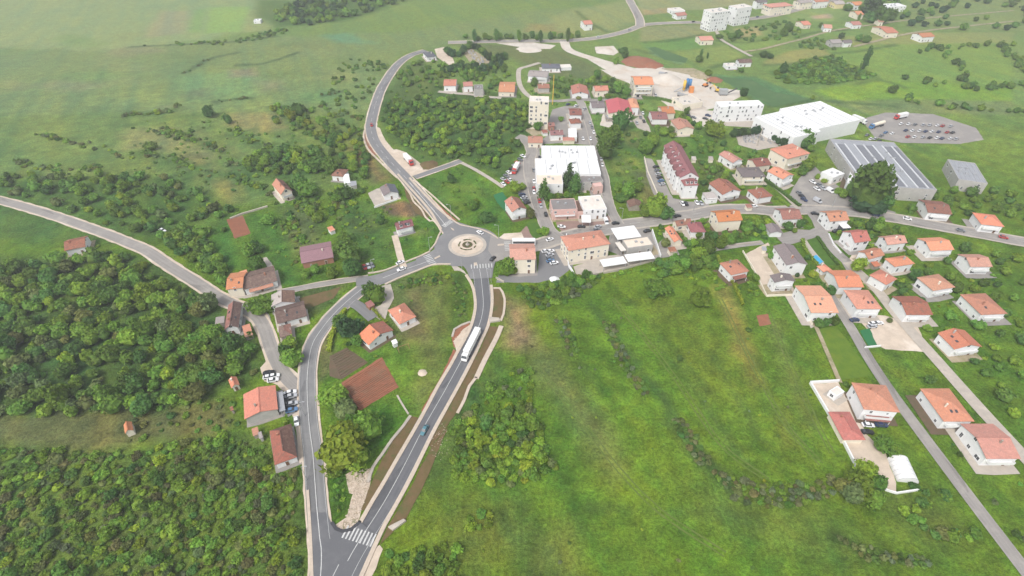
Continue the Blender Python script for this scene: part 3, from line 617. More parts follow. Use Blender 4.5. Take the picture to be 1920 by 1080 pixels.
yard([(1502, 452), (1520, 450), (1548, 495), (1530, 497), (1510, 470)], 'concrete', 'pool_terrace', 'pale terrace around the blue pool')
yard([(1520, 720), (1572, 717), (1602, 770), (1625, 815), (1660, 850), (1680, 905), (1680, 925), (1660, 918), (1645, 885), (1600, 865)], 'gravel', 'paved_yard', 'pale paved yard of the house at lower right')
yard([(1600, 590), (1660, 592), (1720, 610), (1740, 660), (1660, 655), (1640, 645), (1628, 620)], 'gravel', 'gravel_yard', 'pale gravel yard below the right hand orange roofed house')
yard([(1460, 440), (1490, 430), (1530, 432), (1535, 445), (1495, 455), (1470, 462)], 'old_asphalt', 'concrete_yard', 'grey court beside the garage')
yard([(1600, 470), (1640, 485), (1640, 500), (1590, 490)], 'gravel', 'paved_yard', 'pale paved garden below the red roofed house')
yard([(1500, 568), (1512, 562), (1532, 610), (1520, 616)], 'concrete', 'terrace', 'pale strip terrace left of the large orange roofed house')
yard([(488, 690), (505, 670), (520, 690), (545, 722), (572, 738), (572, 860), (562, 870), (552, 790), (535, 735), (520, 722), (495, 715)], 'gravel', 'gravel_yard', 'pale gravel car yard beside the salmon roofed hall')
yard([(528, 736), (556, 732), (562, 770), (540, 782)], 'asphalt', 'car_park', 'small dark car park under the grey awning of the salmon roofed hall')
yard([(455, 575), (478, 570), (505, 590), (515, 640), (500, 650), (488, 615), (462, 600)], 'old_asphalt', 'village_yard', 'grey worn yard between the old brown roofed houses')
yard([(492, 484), (500, 482), (516, 505), (505, 508)], 'concrete', 'terrace', 'small cream terrace behind the long brown roofed house')
yard([(692, 583), (705, 574), (728, 578), (722, 600), (712, 600)], 'concrete', 'terrace', 'pale paved yard in front of the salmon hip roof')
yard([(640, 718), (716, 670), (748, 726), (672, 772)], 'red_soil', 'ploughed_plot', 'reddish brown ploughed garden plot between the roads')
yard([(654, 738), (722, 692), (738, 718), (668, 768)], 'brown_soil', 'ploughed_plot', 'darker strip in the ploughed garden plot')
yard([(618, 668), (650, 652), (690, 680), (640, 712), (618, 705)], 'brown_soil', 'ploughed_plot', 'narrow grey brown vegetable beds beside the branch road')
yard([(425, 412), (455, 404), (470, 438), (440, 448)], 'red_soil', 'ploughed_plot', 'small brown plot below the pale strip wall')
yard([(560, 560), (640, 538), (625, 560), (575, 580)], 'bank', 'ploughed_plot', 'brown bed below the narrow lane')
yard([(1418, 592), (1440, 589), (1446, 608), (1424, 612)], 'red_soil', 'ploughed_plot', 'small square red soil patch at the meadow edge')
yard([(987, 420), (1000, 411), (1014, 423), (1030, 432), (1022, 447), (1003, 449), (993, 436)], 'lawn', 'lawn', 'bright green lawn wedge below the white gabled house')
yard([(925, 366), (942, 360), (952, 375), (948, 398), (932, 380)], 'turf', 'lawn', 'artificial green turf beside the white gabled house')
yard([(1530, 618), (1568, 612), (1600, 655), (1636, 704), (1574, 713)], 'bright_lawn', 'lawn', 'long bright mown grass strip between footpath and lane')
yard([(1612, 620), (1630, 616), (1646, 650), (1630, 652)], 'turf', 'lawn', 'dark green rectangular lawn beside the gravel yard')
yard([(1508, 446), (1530, 440), (1572, 495), (1550, 500)], 'lawn', 'lawn', 'long green garden strip beside the pool')
yard([(1215, 90), (1228, 88), (1290, 110), (1285, 118), (1245, 112)], 'crop', 'crop_field', 'blue green crop strip above the gravel works')
yard([(1335, 142), (1410, 150), (1450, 172), (1520, 186), (1450, 200), (1385, 165)], 'crop', 'crop_field', 'blue green crop strip behind the white office block')
yard([(868, 95), (885, 92), (925, 118), (905, 124), (882, 118), (872, 105)], 'track', 'graveyard', 'small graveyard ground among dark trees at the top')
yard([(1378, 250), (1410, 240), (1450, 250), (1460, 275), (1420, 282), (1385, 272)], 'concrete', 'graveyard', 'paved graveyard ground below the office block')
yard([(668, 905), (690, 880), (700, 876), (690, 925), (668, 985), (640, 996), (628, 985), (650, 970)], 'rubble', 'rubble_slope', 'pale rubble slope at the fork of the two roads')
yard([(648, 890), (662, 882), (680, 890), (672, 930), (655, 925)], 'rubble', 'rubble_slope', 'scattered pale stones above the fork')
yard([(700, 1030), (712, 1022), (718, 1030), (690, 1100), (668, 1100)], 'gravel', 'road_verge', 'pale pink verge at the bottom edge right of the fork')
# brown embankments along the new road
yard([(925, 540), (936, 540), (944, 560), (942, 592), (936, 602), (918, 598), (922, 570)], 'bank', 'road_bank', 'brown bank between new road and pale ditch near the culvert')
yard([(916, 612), (938, 614), (926, 640), (905, 676), (888, 712), (876, 728), (858, 770), (838, 800), (808, 840), (800, 830), (838, 760), (880, 690), (905, 645)], 'bank', 'road_bank', 'long brown bank on the right of the new road')
yard([(808, 840), (840, 800), (812, 870), (790, 920), (760, 975), (735, 1000), (712, 1022), (735, 975), (770, 915)], 'bank', 'road_bank', 'brown bank on the right of the new road near the fork')
yard([(770, 780), (786, 784), (758, 840), (724, 900), (690, 955), (676, 958), (690, 920), (716, 862), (745, 815)], 'bank', 'road_bank', 'brown bank on the left of the new road near the fork')
yard([(790, 770), (830, 700), (850, 655), (860, 662), (826, 725), (795, 784)], 'red_soil', 'road_bank', 'thin reddish bank on the left of the new road')
yard([(846, 628), (860, 612), (882, 604), (874, 625), (858, 655), (850, 650)], 'red_soil', 'road_bank', 'red earth patch beside the bend of the new road')
yard([(850, 640), (868, 618), (880, 610), (876, 630), (864, 652), (856, 660)], 'gravel', 'road_bank', 'pale gravel patch beside the bend of the new road')
yard([(757, 345), (775, 372), (795, 390), (805, 405), (800, 412), (780, 400), (762, 370)], 'bank', 'road_bank', 'brown bank left of the north road above the roundabout')
yard([(775, 340), (800, 362), (836, 396), (860, 416), (848, 412), (820, 392), (785, 356)], 'red_soil', 'road_bank', 'thin reddish bank right of the north road')
yard([(846, 498), (858, 500), (870, 508), (880, 520), (886, 530), (876, 516), (862, 508), (852, 508)], 'concrete', 'pavement', 'pale curved pavement on the south west corner of the roundabout')

def furrows(plot, a, b2, c, d, n, mat):
    A, B, C, D = (W(*p) for p in (a, b2, c, d)); me0 = None
    for i in range(n):
        u = (i + .5) / n; p, q = A.lerp(D, u), B.lerp(C, u); L = [p.lerp(q, k / 10) for k in range(11)]
        ribbon('furrow', L, rnd.uniform(.45, .7), .30 + rnd.uniform(-.04, .04), mat, plot, 0, .12, .25)
PL = {o['label']: o for o in bpy.data.objects if 'label' in o.keys() and o.name.startswith('ploughed_plot')}
furrows(PL['reddish brown ploughed garden plot between the roads'], (644, 719), (715, 673), (746, 725), (674, 769), 18, 'red_soil')
furrows(PL['narrow grey brown vegetable beds beside the branch road'], (621, 668), (650, 654), (686, 680), (640, 710), 10, 'brown_soil')
furrows(PL['small brown plot below the pale strip wall'], (427, 413), (441, 446), (468, 438), (454, 406), 7, 'red_soil')
for P, nm in (([(1440, 585), (1480, 680), (1520, 770), (1560, 850)], 'right'), ([(1150, 560), (1260, 700), (1350, 830), (1440, 900)], 'middle'), ([(1010, 690), (1090, 790), (1160, 880), (1240, 960), (1360, 1040)], 'left'), ([(1350, 560), (1400, 660), (1470, 790), (1540, 870)], 'upper')):
    L = spline([W(*p) for p in P], 3)
    for sd in (-.8, .8): tag(ribbon('wheel_track', L, .5, .012 + .001 * sd, 'wheel_track', None, sd, .12), f'faint {"near" if sd < 0 else "far"} wheel track in the {nm} part of the big meadow', kind='structure')
# kerbs, walls of the ditch, walls between gardens
def kerb(P, w, label, mat='kerb', hgt=.13, name='kerb', smooth=True):
    L = spline([W(*p) for p in P], 2.5) if smooth else [W(*p) for p in P]
    o = ribbon(name, L, w, hgt + .32, mat, None, 0, 0, hgt + .32); tag(o, label, kind='structure'); return o
kerb([(676, 980), (700, 938), (720, 905), (748, 856), (775, 810), (800, 765), (820, 727), (845, 685), (860, 657), (874, 632), (884, 610), (891, 580), (890, 555), (885, 535), (874, 516)], 1.3, 'pale kerb on the left edge of the new road')
kerb([(676, 1085), (704, 1022), (722, 984), (745, 943), (772, 893), (812, 812), (850, 742), (872, 702), (893, 660), (906, 632), (915, 612), (921, 585), (923, 560), (921, 535)], 1.3, 'pale kerb on the right edge of the new road')
kerb([(622, 980), (630, 992), (642, 997), (658, 994), (670, 984), (677, 978)], 1.0, 'curved kerb at the tip of the fork', 'dark_metal')
kerb([(586, 1100), (583, 1020), (580, 965), (577, 920)], .9, 'pale kerb on the left edge of the branch road')
kerb([(827, 430), (818, 415), (808, 398), (788, 374), (768, 352), (752, 334), (746, 327)], 1.2, 'pale kerb on the left of the north road')
kerb([(846, 411), (822, 392), (798, 367), (775, 342), (768, 334)], 1.2, 'pale kerb on the right of the north road')
kerb([(806, 470), (816, 458), (822, 444), (828, 432)], .8, 'pale kerb on the north west corner of the roundabout')
kerb([(846, 411), (862, 422), (882, 426), (905, 432), (922, 440), (934, 448)], .8, 'pale kerb on the north east corner of the roundabout')
kerb([(690, 513), (720, 508), (760, 492), (790, 480), (806, 472)], .9, 'pale kerb on the upper side of the west road')
kerb([(722, 534), (745, 523), (780, 509), (812, 497), (845, 496)], .9, 'pale kerb on the lower side of the west road')
kerb([(752, 340), (770, 366), (775, 378), (790, 393), (798, 408), (806, 415), (812, 414)], .9, 'thin pale ditch beside the north road', 'gravel')
kerb([(775, 338), (805, 362), (838, 392), (862, 413)], .8, 'thin pale ditch on the far side of the north road', 'gravel')
kerb([(684, 245), (682, 258), (690, 280), (712, 303), (735, 325), (746, 334)], 1.2, 'pale ditch left of the north road', 'gravel')
kerb([(925, 541), (937, 541), (946, 560), (944, 590), (939, 602)], 1.0, 'pale concrete ditch beside the new road above the culvert')
kerb([(940, 612), (930, 636), (912, 670), (893, 710)], 2.0, 'wide pale concrete ditch beside the new road below the culvert')
kerb([(893, 708), (880, 725), (871, 750), (858, 775)], 1.1, 'thin broken end of the pale concrete ditch')
kerb([(770, 780), (756, 800), (736, 824), (717, 852), (700, 876), (690, 905)], 1.0, 'pale stone ditch left of the new road', 'concrete')
kerb([(745, 742), (754, 758), (766, 777)], .6, 'thin pale stone line beside the green plot', 'concrete')
kerb([(848, 632), (852, 618), (866, 610), (882, 604)], .9, 'curved pale concrete ditch end beside the bend', 'concrete')

# paint on the roads
zlev[0] = .385
def line(key, off, w, u0=0, u1=1, dash=None, extra=''):
    L, o = ROADS[key]; L = spline(L, 1.5); a, c = int(u0 * (len(L) - 1)), int(u1 * (len(L) - 1)); L = L[a:c + 1]; z = nz()
    N = normals2(L); mb = MB()
    for i in range(len(L) - 1):
        if dash and (i % dash[1]) >= dash[0]: continue
        p, q, n, m = L[i], L[i + 1], N[i], N[i + 1]
        mb.poly([(*(p + n * (off + w / 2)).to_2d(), z), (*(p + n * (off - w / 2)).to_2d(), z), (*(q + m * (off - w / 2)).to_2d(), z), (*(q + m * (off + w / 2)).to_2d(), z)])
    mb.build('lane_marking', 'paint', o)
line('R1', 0, .2, .16, .97); line('R1', 3.25, .11, .2, .97); line('R1', -3.25, .11, .06, .97)
line('R1', 1.9, .2, .0, .16, (2, 4))
line('R2', 0, .24, .02, .98); line('R2', 2.75, .1, .2, .95); line('R2', -2.75, .1, .2, .95)
line('R3', 0, .26, .3, .84); line('R4', 0, .2, .08, 1, (3, 6)); line('R4', .25, .35, .03, .2)
line('R5', 0, .18, .12, 1, (3, 7)); line('R7', 0, .2, 0, 1, (3, 7))
def stripes(key, a, c, n, ln, w):
    """zebra: n bars between two pixels"""
    P, Q = W(*a), W(*c); d = (Q - P).normalized(); nn = Vector((-d.y, d.x, 0)); z = nz()
    for i in range(n):
        p = P.lerp(Q, i / (n - 1))
        r = [p + d * w / 2 + nn * ln / 2, p - d * w / 2 + nn * ln / 2, p - d * w / 2 - nn * ln / 2, p + d * w / 2 - nn * ln / 2]
        mesh('zebra_bar', [(v.x, v.y, z) for v in r], [(0, 1, 2, 3)], 'paint', ROADS[key][1])
stripes('R1', (648, 998), (700, 1014), 9, 3.8, .5)
stripes('R1', (884, 501), (922, 499), 8, 3.2, .5); stripes('R3', (800, 480), (812, 496), 7, 3.4, .5)
stripes('R4', (832, 425), (846, 416), 7, 3.0, .5); stripes('R5', (951, 455), (953, 470), 6, 3.2, .5)
def island(P, label):
    Q = [W(*p) for p in P]; mb = MB(); n = len(Q)
    mb.poly([(q.x, q.y, .46) for q in Q][::-1]); [mb.poly([(Q[i].x, Q[i].y, 0), (Q[i].x, Q[i].y, .46), (Q[(i + 1) % n].x, Q[(i + 1) % n].y, .46), (Q[(i + 1) % n].x, Q[(i + 1) % n].y, 0)]) for i in range(n)]
    tag(mb.build('traffic_island', 'kerb'), label, kind='structure')
island([(845, 428), (850, 430), (852, 433), (848, 432)], 'small splitter island on the north mouth of the roundabout')
island([(814, 485), (824, 480), (826, 482), (816, 487)], 'small splitter island on the west mouth of the roundabout')
island([(888, 494), (894, 493), (895, 498), (890, 500)], 'small splitter island on the south mouth of the roundabout')
island([(933, 459), (945, 458), (945, 461), (933, 462)], 'small splitter island on the east mouth of the roundabout')
# centre of the roundabout
ri = empty('roundabout_island', (RC.x, RC.y, 0)); thing(ri, 'round pale paved centre of the roundabout with dark planting rings', 'traffic island', (876, 460))
mb = MB(); k = 72
def ring(mb, r0, r1, z0, z1, mi=0, k=72, a0=0, a1=2 * math.pi):
    for i in range(k):
        p, q = a0 + (a1 - a0) * i / k, a0 + (a1 - a0) * (i + 1) / k; c, s, e, g = math.cos(p), math.sin(p), math.cos(q), math.sin(q)
        mb.hexa([(r0 * c, r0 * s, z0), (r1 * c, r1 * s, z0), (r1 * e, r1 * g, z0), (r0 * e, r0 * g, z0), (r0 * c, r0 * s, z1), (r1 * c, r1 * s, z1), (r1 * e, r1 * g, z1), (r0 * e, r0 * g, z1)], mi)
ring(mb, RI - 1.6, RI, 0, .40); mb.build('apron', 'concrete', ri)
mb = MB(); ring(mb, .05, RI - 1.6, 0, .52); mb.build('gravel_bed', 'gravel', ri)
mb = MB(); ring(mb, 1.0, 2.6, .4, .68); mb.build('dark_ring', 'brown_soil', ri)
mb = MB(); ring(mb, .02, .95, .4, .9, 0, 24); mb.tube((0, 0, .9), (0, 0, 2.0), .55, .3, 12); mb.build('centre_stone', 'concrete', ri)
# ------------------------------------------------------------------ buildings
FOOT = []                                         # building outlines in world space
def wmesh(w, h, kind):
    me = bpy.data.meshes.new(kind); mb = MB()
    if kind == 'window':
        mb.box(-w / 2, w / 2, -.10, .02, 0, h, 0); mb.box(-w / 2 + .1, w / 2 - .1, -.125, -.10, .1, h - .1, 1); mb.box(-.035, .035, -.14, -.125, .1, h - .1, 0)
        mb.box(-w / 2 - .08, w / 2 + .08, -.2, .02, -.08, 0, 0)
    elif kind == 'door':
        mb.box(-w / 2, w / 2, -.10, .02, 0, h, 0); mb.box(-w / 2 + .1, w / 2 - .1, -.12, -.10, 0, h - .1, 1)
    me.from_pydata(mb.v, [], mb.f); me.polygons.foreach_set('material_index', mb.m)
    for m in ('frame', 'glass' if kind == 'window' else 'door'): me.materials.append(M[m])
    return me
WM = {k: wmesh(*k) for k in ((1.3, 1.4, 'window'), (2.0, 1.5, 'window'), (1.1, 2.1, 'window'), (1.2, 2.2, 'door'), (1.0, 1.3, 'window'), (.8, .9, 'window'))}
def put(me, name, parent, loc, rz):
    o = bpy.data.objects.new(name, me); o.location = loc; o.rotation_euler = (0, 0, rz); return link(o, parent)

def frame3(A, B, C, h, rise, ridge, roof):
    a, b = W(*A, h), W(*B, h)
    u = (b - a); u.z = 0
    v = Vector((-u.y, u.x, 0)).normalized()
    if ridge == 'ab' and roof in ('gable', 'hip'):
        c = W(*C, h + rise); dep = max(2.0, abs((Vector((c.x, c.y, 0)) - Vector((b.x, b.y, 0))).dot(v))) * 2
        if (c - b).dot(v) < 0: v = -v
    else:
        c = W(*C, h); e = c - b; e.z = 0
        if e.length > u.length * 1.15:           # trust the longer side
            ev = e.normalized(); un = Vector((ev.y, -ev.x, 0))
            if un.dot(u) < 0: un = -un
            L = abs(u.dot(un)); u = un * L; v = ev
        else:
            if e.dot(v) < 0: v = -v
        dep = abs(e.dot(v))
    L = u.length; un = u.normalized()
    mid = (a + b) / 2; mid.z = 0
    ctr = mid + v * dep / 2
    rz = math.atan2(un.y, un.x)
    return ctr, rz, L, dep

def prism(name, pts, faces, mat, parent, uvs=None):
    return mesh(name, pts, faces, mat, parent, uvs)

def slope(name, P, th, mat, parent):
    """one roof plane: polygon P (eave first two points), thickness th downwards, uv in metres"""
    P = [Vector(p) for p in P]; x = (P[1] - P[0]).normalized(); n = x.cross(P[2] - P[0]).normalized()
    if n.z < 0: n = -n
    y = n.cross(x); k = len(P)
    V = P + [p - Vector((0, 0, th)) for p in P]; F = [tuple(range(k)), tuple(range(2 * k - 1, k - 1, -1))] + [(i, i + k, (i + 1) % k + k, (i + 1) % k) for i in range(k)]
    if (P[1] - P[0]).cross(P[2] - P[1]).z < 0: F = [f[::-1] for f in F]
    uv = [[((V[i] - P[0]).dot(x), (V[i] - P[0]).dot(y)) for i in f] for f in F]
    return mesh(name, V, F, mat, parent, uv)

PLOTS = []
def dist0(c): return math.hypot(c.x, c.y)
def house(A, B, C, h, roof, ridge, rise, rm, wm, label, rm2=None, ov=.45, name='house', cat='house', win=True, chim=1, balc=0, dorm=0, sp=4.0, door=True, porch=None, base=None, plot=True):
    ctr, rz, L, D = frame3(A, B, C, h, rise, ridge, roof)
    e = empty(name, (ctr.x, ctr.y, 0), rz); cx = ((A[0] + B[0]) / 2, (A[1] + B[1]) / 2)
    thing(e, label, cat, cx); R = Matrix.Rotation(rz, 3, 'Z')
    hl, hd = L / 2, D / 2; wl, wd = hl - ov, hd - ov
    FOOT.append([(ctr + R @ Vector((x, y, 0))).to_2d() for x, y in ((-hl, -hd), (hl, -hd), (hl, hd), (-hl, hd))])
    if plot and cat in ('house', 'building', 'hall', 'apartment block') and dist0(ctr) < 520: PLOTS.append((ctr, R, hl, hd, label))
    ab = ridge == 'ab'; dist = (ctr - Vector((0, 0, CAM_H))).length
    # walls
    mb = MB(); mb.box(-wl, wl, -wd, wd, -.3, h)
    if roof == 'gable':
        k = rise * (wd / hd if ab else wl / hl); z1 = h + k - .05
        if ab: mb.hexa([(-wl, -wd, h), (wl, -wd, h), (wl, wd, h), (-wl, wd, h), (-wl, -.02, z1), (wl, -.02, z1), (wl, .02, z1), (-wl, .02, z1)])
        else: mb.hexa([(-wl, -wd, h), (wl, -wd, h), (wl, wd, h), (-wl, wd, h), (-.02, -wd, z1), (.02, -wd, z1), (.02, wd, z1), (-.02, wd, z1)])
    if roof == 'flat':
        mb = MB(); mb.box(-hl, hl, -hd, hd, -.3, h - .35); wl, wd = hl, hd
        for x0, x1, y0, y1 in ((-hl, hl, -hd, -hd + .25), (-hl, hl, hd - .25, hd), (-hl, -hl + .25, -hd + .25, hd - .25), (hl - .25, hl, -hd + .25, hd - .25)): mb.box(x0, x1, y0, y1, h - .35, h)
    wobj = mb.build('wall', wm, e)
    # roof
    ra = None; th = .16; ez = h - .06
    if roof == 'gable':
        if ab: S = [[(-hl, -hd, ez), (hl, -hd, ez), (hl, 0, ez + rise), (-hl, 0, ez + rise)], [(hl, hd, ez), (-hl, hd, ez), (-hl, 0, ez + rise), (hl, 0, ez + rise)]]
        else: S = [[(-hl, hd, ez), (-hl, -hd, ez), (0, -hd, ez + rise), (0, hd, ez + rise)], [(hl, -hd, ez), (hl, hd, ez), (0, hd, ez + rise), (0, -hd, ez + rise)]]
        rp = (-hl, hl) if ab else (-hd, hd)
    elif roof == 'hip':
        if ab:
            r = max(.3, hl - hd * .8) if hl > hd else .3
            S = [[(-hl, -hd, ez), (hl, -hd, ez), (r, 0, ez + rise), (-r, 0, ez + rise)], [(hl, hd, ez), (-hl, hd, ez), (-r, 0, ez + rise), (r, 0, ez + rise)], [(-hl, hd, ez), (-hl, -hd, ez), (-r, 0, ez + rise)], [(hl, -hd, ez), (hl, hd, ez), (r, 0, ez + rise)]]
        else:
            r = max(.3, hd - hl * .8) if hd > hl else .3
            S = [[(-hl, hd, ez), (-hl, -hd, ez), (0, -r, ez + rise), (0, r, ez + rise)], [(hl, -hd, ez), (hl, hd, ez), (0, r, ez + rise), (0, -r, ez + rise)], [(-hl, -hd, ez), (hl, -hd, ez), (0, -r, ez + rise)], [(hl, hd, ez), (-hl, hd, ez), (0, r, ez + rise)]]
        rp = (-r, r)
    elif roof == 'mono':
        S = [[(-hl, -hd, ez), (hl, -hd, ez), (hl, hd, ez + rise), (-hl, hd, ez + rise)]]; rp = None
        m2 = MB(); m2.hexa([(-wl, -wd, h - .3), (wl, -wd, h - .3), (wl, wd, h - .3), (-wl, wd, h - .3), (-wl, -wd, h - .15), (wl, -wd, h - .15), (wl, wd, h + rise - .25), (-wl, wd, h + rise - .25)]); m2.build('upper_wall', wm, e)
    else:
        S = [[(-hl + .25, -hd + .25, h - .25), (hl - .25, -hd + .25, h - .25), (hl - .25, hd - .25, h - .25), (-hl + .25, hd - .25, h - .25)]]; rp = None; th = .1
    for i, P in enumerate(S):
        o = slope('roof', P, th, (rm2 if (rm2 and i % 2 == 1) else rm), e); ra = ra or o
    if rp and roof in ('gable', 'hip'):
        mb = MB(); q = .17
        if ab: mb.box(rp[0], rp[1], -q, q, ez + rise - .06, ez + rise + .09)
        else: mb.box(-q, q, rp[0], rp[1], ez + rise - .06, ez + rise + .09)
        mb.build('ridge_cap', rm2 or rm, ra)
    for i in range(chim if roof in ('gable', 'hip') else 0):
        mb = MB(); f = rnd.uniform(-.55, .55)
        x, y = (hl * f, -hd * .25) if ab else (-hl * .25, hd * f)
        zt = ez + rise * .75; cw = rnd.uniform(.2, .32); ch = rnd.uniform(.45, .9); mb.box(x - cw, x + cw, y - cw, y + cw, zt - .6, ez + rise + ch); mb.box(x - cw - .07, x + cw + .07, y - cw - .07, y + cw + .07, ez + rise + ch, ez + rise + ch + .12)
        mb.build('chimney', rnd.choice(('grey_wall', 'cream_wall', 'brick_wall', 'stone_wall')), ra)
    if roof in ('gable', 'hip') and name in ('house', 'bungalow') and dist < 420:
        for i in range(rnd.choice((0, 1, 2))):
            f, g2 = rnd.uniform(-.5, .5), .5; x, y = (hl * f, -hd * g2) if ab else (rnd.choice((-1, 1)) * hl * g2, hd * f); z = ez + rise * (1 - g2); sl = math.atan2(rise, hd if ab else hl)
            o = MB().box(-.4, .4, -.55, .55, .0, .16).build('roof_window', 'glass', ra); o.location = (x, y, z - .02); o.rotation_euler = (sl, 0, 0) if ab else (0, (-sl if x < 0 else sl), 0)
    if roof == 'flat' and min(L, D) > 14 and rm in ('white_sheet', 'cream_sheet', 'grey_sheet'):
        for i in range(1, 6): x = -hl + L * i / 6; MB().box(x - .12, x + .12, -hd + .4, hd - .4, h - .26, h - .1).build('roof_seam', 'metal', ra)
    if roof == 'flat' and min(L, D) > 6:
        for i in range(2 if L * D < 300 else 6):
            x, y = rnd.uniform(-.6, .6) * hl, rnd.uniform(-.5, .5) * hd; mb = MB(); mb.box(x - .6, x + .6, y - .5, y + .5, h - .2, h + .55); mb.build('roof_vent', 'metal', ra)
    # openings on the sides that can be seen from about here
    cl = R.transposed() @ (Vector((0, 0, CAM_H)) - ctr)
    if win:
        st = max(1, int((h + .3) / 2.75)); sh = h / st
        for (nxv, nyv, half, dep, r2) in ((0, -1, wl, wd, 0), (1, 0, wd, wl, math.pi / 2), (-1, 0, wd, wl, -math.pi / 2), (0, 1, wl, wd, math.pi)):
            if cl.x * nxv + cl.y * nyv < -.25 * math.hypot(cl.x, cl.y): continue
            n = max(1, int(2 * half / sp)); front = nyv == -1
            for s in range(st):
                for i in range(n):
                    t = (i + .5) / n * 2 - 1
                    if rnd.random() < .38: continue
                    q = half * t; kx = rnd.choice(((1.0, 1.3, 'window'), (1.0, 1.3, 'window'), (1.3, 1.4, 'window'), (.8, .9, 'window'), (2.0, 1.5, 'window'), (1.1, 2.1, 'window')))
                    z = s * sh + .95; nm = 'window'
                    if s == 0 and front and door and i == n // 2: kx = (1.2, 2.2, 'door'); z = .05; nm = 'door'
                    loc = (q * (1 if nyv == -1 else -1 if nyv == 1 else 0) + nxv * dep, nyv * dep + (q * (1 if nxv == 1 else -1) if nxv else 0), z)
                    put(WM[kx], nm, e, loc, r2)
            if roof == 'gable' and ((ab and nxv) or (not ab and nyv)) and rise > 1.8:
                put(WM[(1.3, 1.4, 'window')], 'window', e, (nxv * dep, nyv * dep, h + .15), r2)
    for i in range(balc):
        z = (i + 1) * 2.8
        if z > h - 1.5: z = max(2.4, h - 2.6)
        bw = wl * .8; mb = MB(); mb.box(-bw, bw, -wd - 1.3, -wd + .02, z - .16, z); mb.build('balcony', wm, e)
        mb = MB(); mb.box(-bw, bw, -wd - 1.3, -wd - 1.22, z, z + .95); mb.box(-bw, -bw + .08, -wd - 1.22, -wd, z, z + .95); mb.box(bw - .08, bw, -wd - 1.22, -wd, z, z + .95)
        mb.build('balcony_rail', rnd.choice(('white_wall', 'frame')), e)
    if dorm:
        for i in range(dorm):
            t = (i + .5) / dorm * 2 - 1
            if ab: x, y = hl * t * .85, -hd * .72; b0 = (x - .7, x + .7, y, y + hd * .4)
            else: x, y = -hl * .62, hd * t * .85; b0 = (x, x + hl * .45, y - .8, y + .8)
            z0 = ez + rise * .30; mb = MB(); mb.box(*b0, z0 - .3, z0 + 1.3); d = mb.build('dormer', 'white_wall', e)
            mb = MB(); mb.box(b0[0] - .15, b0[1] + .15, b0[2] - .15, b0[3] + .15, z0 + 1.3, z0 + 1.45); mb.build('dormer_roof', rm, d)
            put(WM[(1.3, 1.4, 'window')], 'window', d, ((x, y - .02, z0 - .15) if ab else (x - .02, y, z0 - .15)), 0 if ab else -math.pi / 2)
    if porch:
        mb = MB(); pw = wl * .75; mb.hexa([(-pw, -wd - 1.9, 2.3), (pw, -wd - 1.9, 2.3), (pw, -wd, 2.75), (-pw, -wd, 2.75), (-pw, -wd - 1.9, 2.45), (pw, -wd - 1.9, 2.45), (pw, -wd, 2.95), (-pw, -wd, 2.95)]); mb.build('porch_roof', porch, e)
        for sx in (-1, 1): MB().tube((sx * (pw - .2), -wd - 1.75, 0), (sx * (pw - .2), -wd - 1.75, 2.35), .1).build('porch_post', 'white_wall', e)
    return e, L, D

def shed(A, B, C, h, rm, wm, label, roof='mono', rise=.6, name='shed', **k):
    return house(A, B, C, h, roof, 'bc', rise, rm, wm, label, ov=.2, name=name, cat=k.pop('cat', 'shed'), win=k.pop('win', False), chim=0, door=False, **k)

def canopy(A, B, C, h, rm, label, name='canopy', cat='canopy'):
    """flat roof on posts"""
    ctr, rz, L, D = frame3(A, B, C, h, 0, 'bc', 'flat'); e = empty(name, (ctr.x, ctr.y, 0), rz); thing(e, label, cat, ((A[0] + B[0]) / 2, (A[1] + B[1]) / 2))
    R = Matrix.Rotation(rz, 3, 'Z'); FOOT.append([(ctr + R @ Vector((x * L / 2, y * D / 2, 0))).to_2d() for x, y in ((-1, -1), (1, -1), (1, 1), (-1, 1))])
    slope('roof', [(-L / 2, -D / 2, h), (L / 2, -D / 2, h), (L / 2, D / 2, h + .15), (-L / 2, D / 2, h + .15)], .3, rm, e)
    n = max(2, int(L / 6) + 1)
    for i in range(n):
        for s in (-1, 1):
            x = (i / (n - 1) * 2 - 1) * (L / 2 - .4); MB().tube((x, s * (D / 2 - .35), 0), (x, s * (D / 2 - .35), h - .2), .12).build('post', 'metal', e)
    return e

H = house
# ---- old houses on the left
H((423, 543), (455, 539), (451, 519), 5.2, 'gable', 'ab', 1.6, 'orange_roof', 'cream_wall', 'two storey pale house with bright orange roof at the west end of the narrow lane', base=None)
shed((452, 521), (466.5, 517), (463, 507), 4.0, 'orange_roof', 'white_wall', 'small orange roofed annex behind the bright orange house')
H((456, 543), (520, 526), (512.5, 506), 3.8, 'gable', 'ab', 1.9, 'brown_roof', 'white_wall', 'long low white house with dark brown tiles and an orange porch roof', porch='orange_roof')
H((508, 575), (553, 566), (547.5, 545), 4.0, 'gable', 'bc', 1.6, 'pale_roof', 'white_wall', 'white gabled house with one pale and one brown roof slope', rm2='brown_roof')
H((520, 607), (576, 592), (568, 571), 3.4, 'gable', 'ab', 2.2, 'brown_roof', 'white_wall', 'white house with a broad dark brown roof beside the branch road', sp=5)
H((524, 631), (548, 629), (545, 608), 2.8, 'hip', 'bc', 1.6, 'brown_roof', 'stone_wall', 'small brown roofed cottage with an orange ridge below the broad brown roof', rm2='brick_roof')
H((420, 619), (447, 613), (453.5, 567), 3.8, 'gable', 'bc', 1.9, 'brick_roof', 'white_wall', 'narrow old house with a weathered brown gable roof beside the wood', rm2='brown_roof')
shed((403, 608), (420, 605), (420, 594), 2.6, 'pale_roof', 'stone_wall', 'low grey lean-to against the narrow old house')
shed((458, 628), (475, 631), (470, 612), 2.4, 'orange_roof', 'stone_wall', 'small rusty orange shed roof at the edge of the wood')
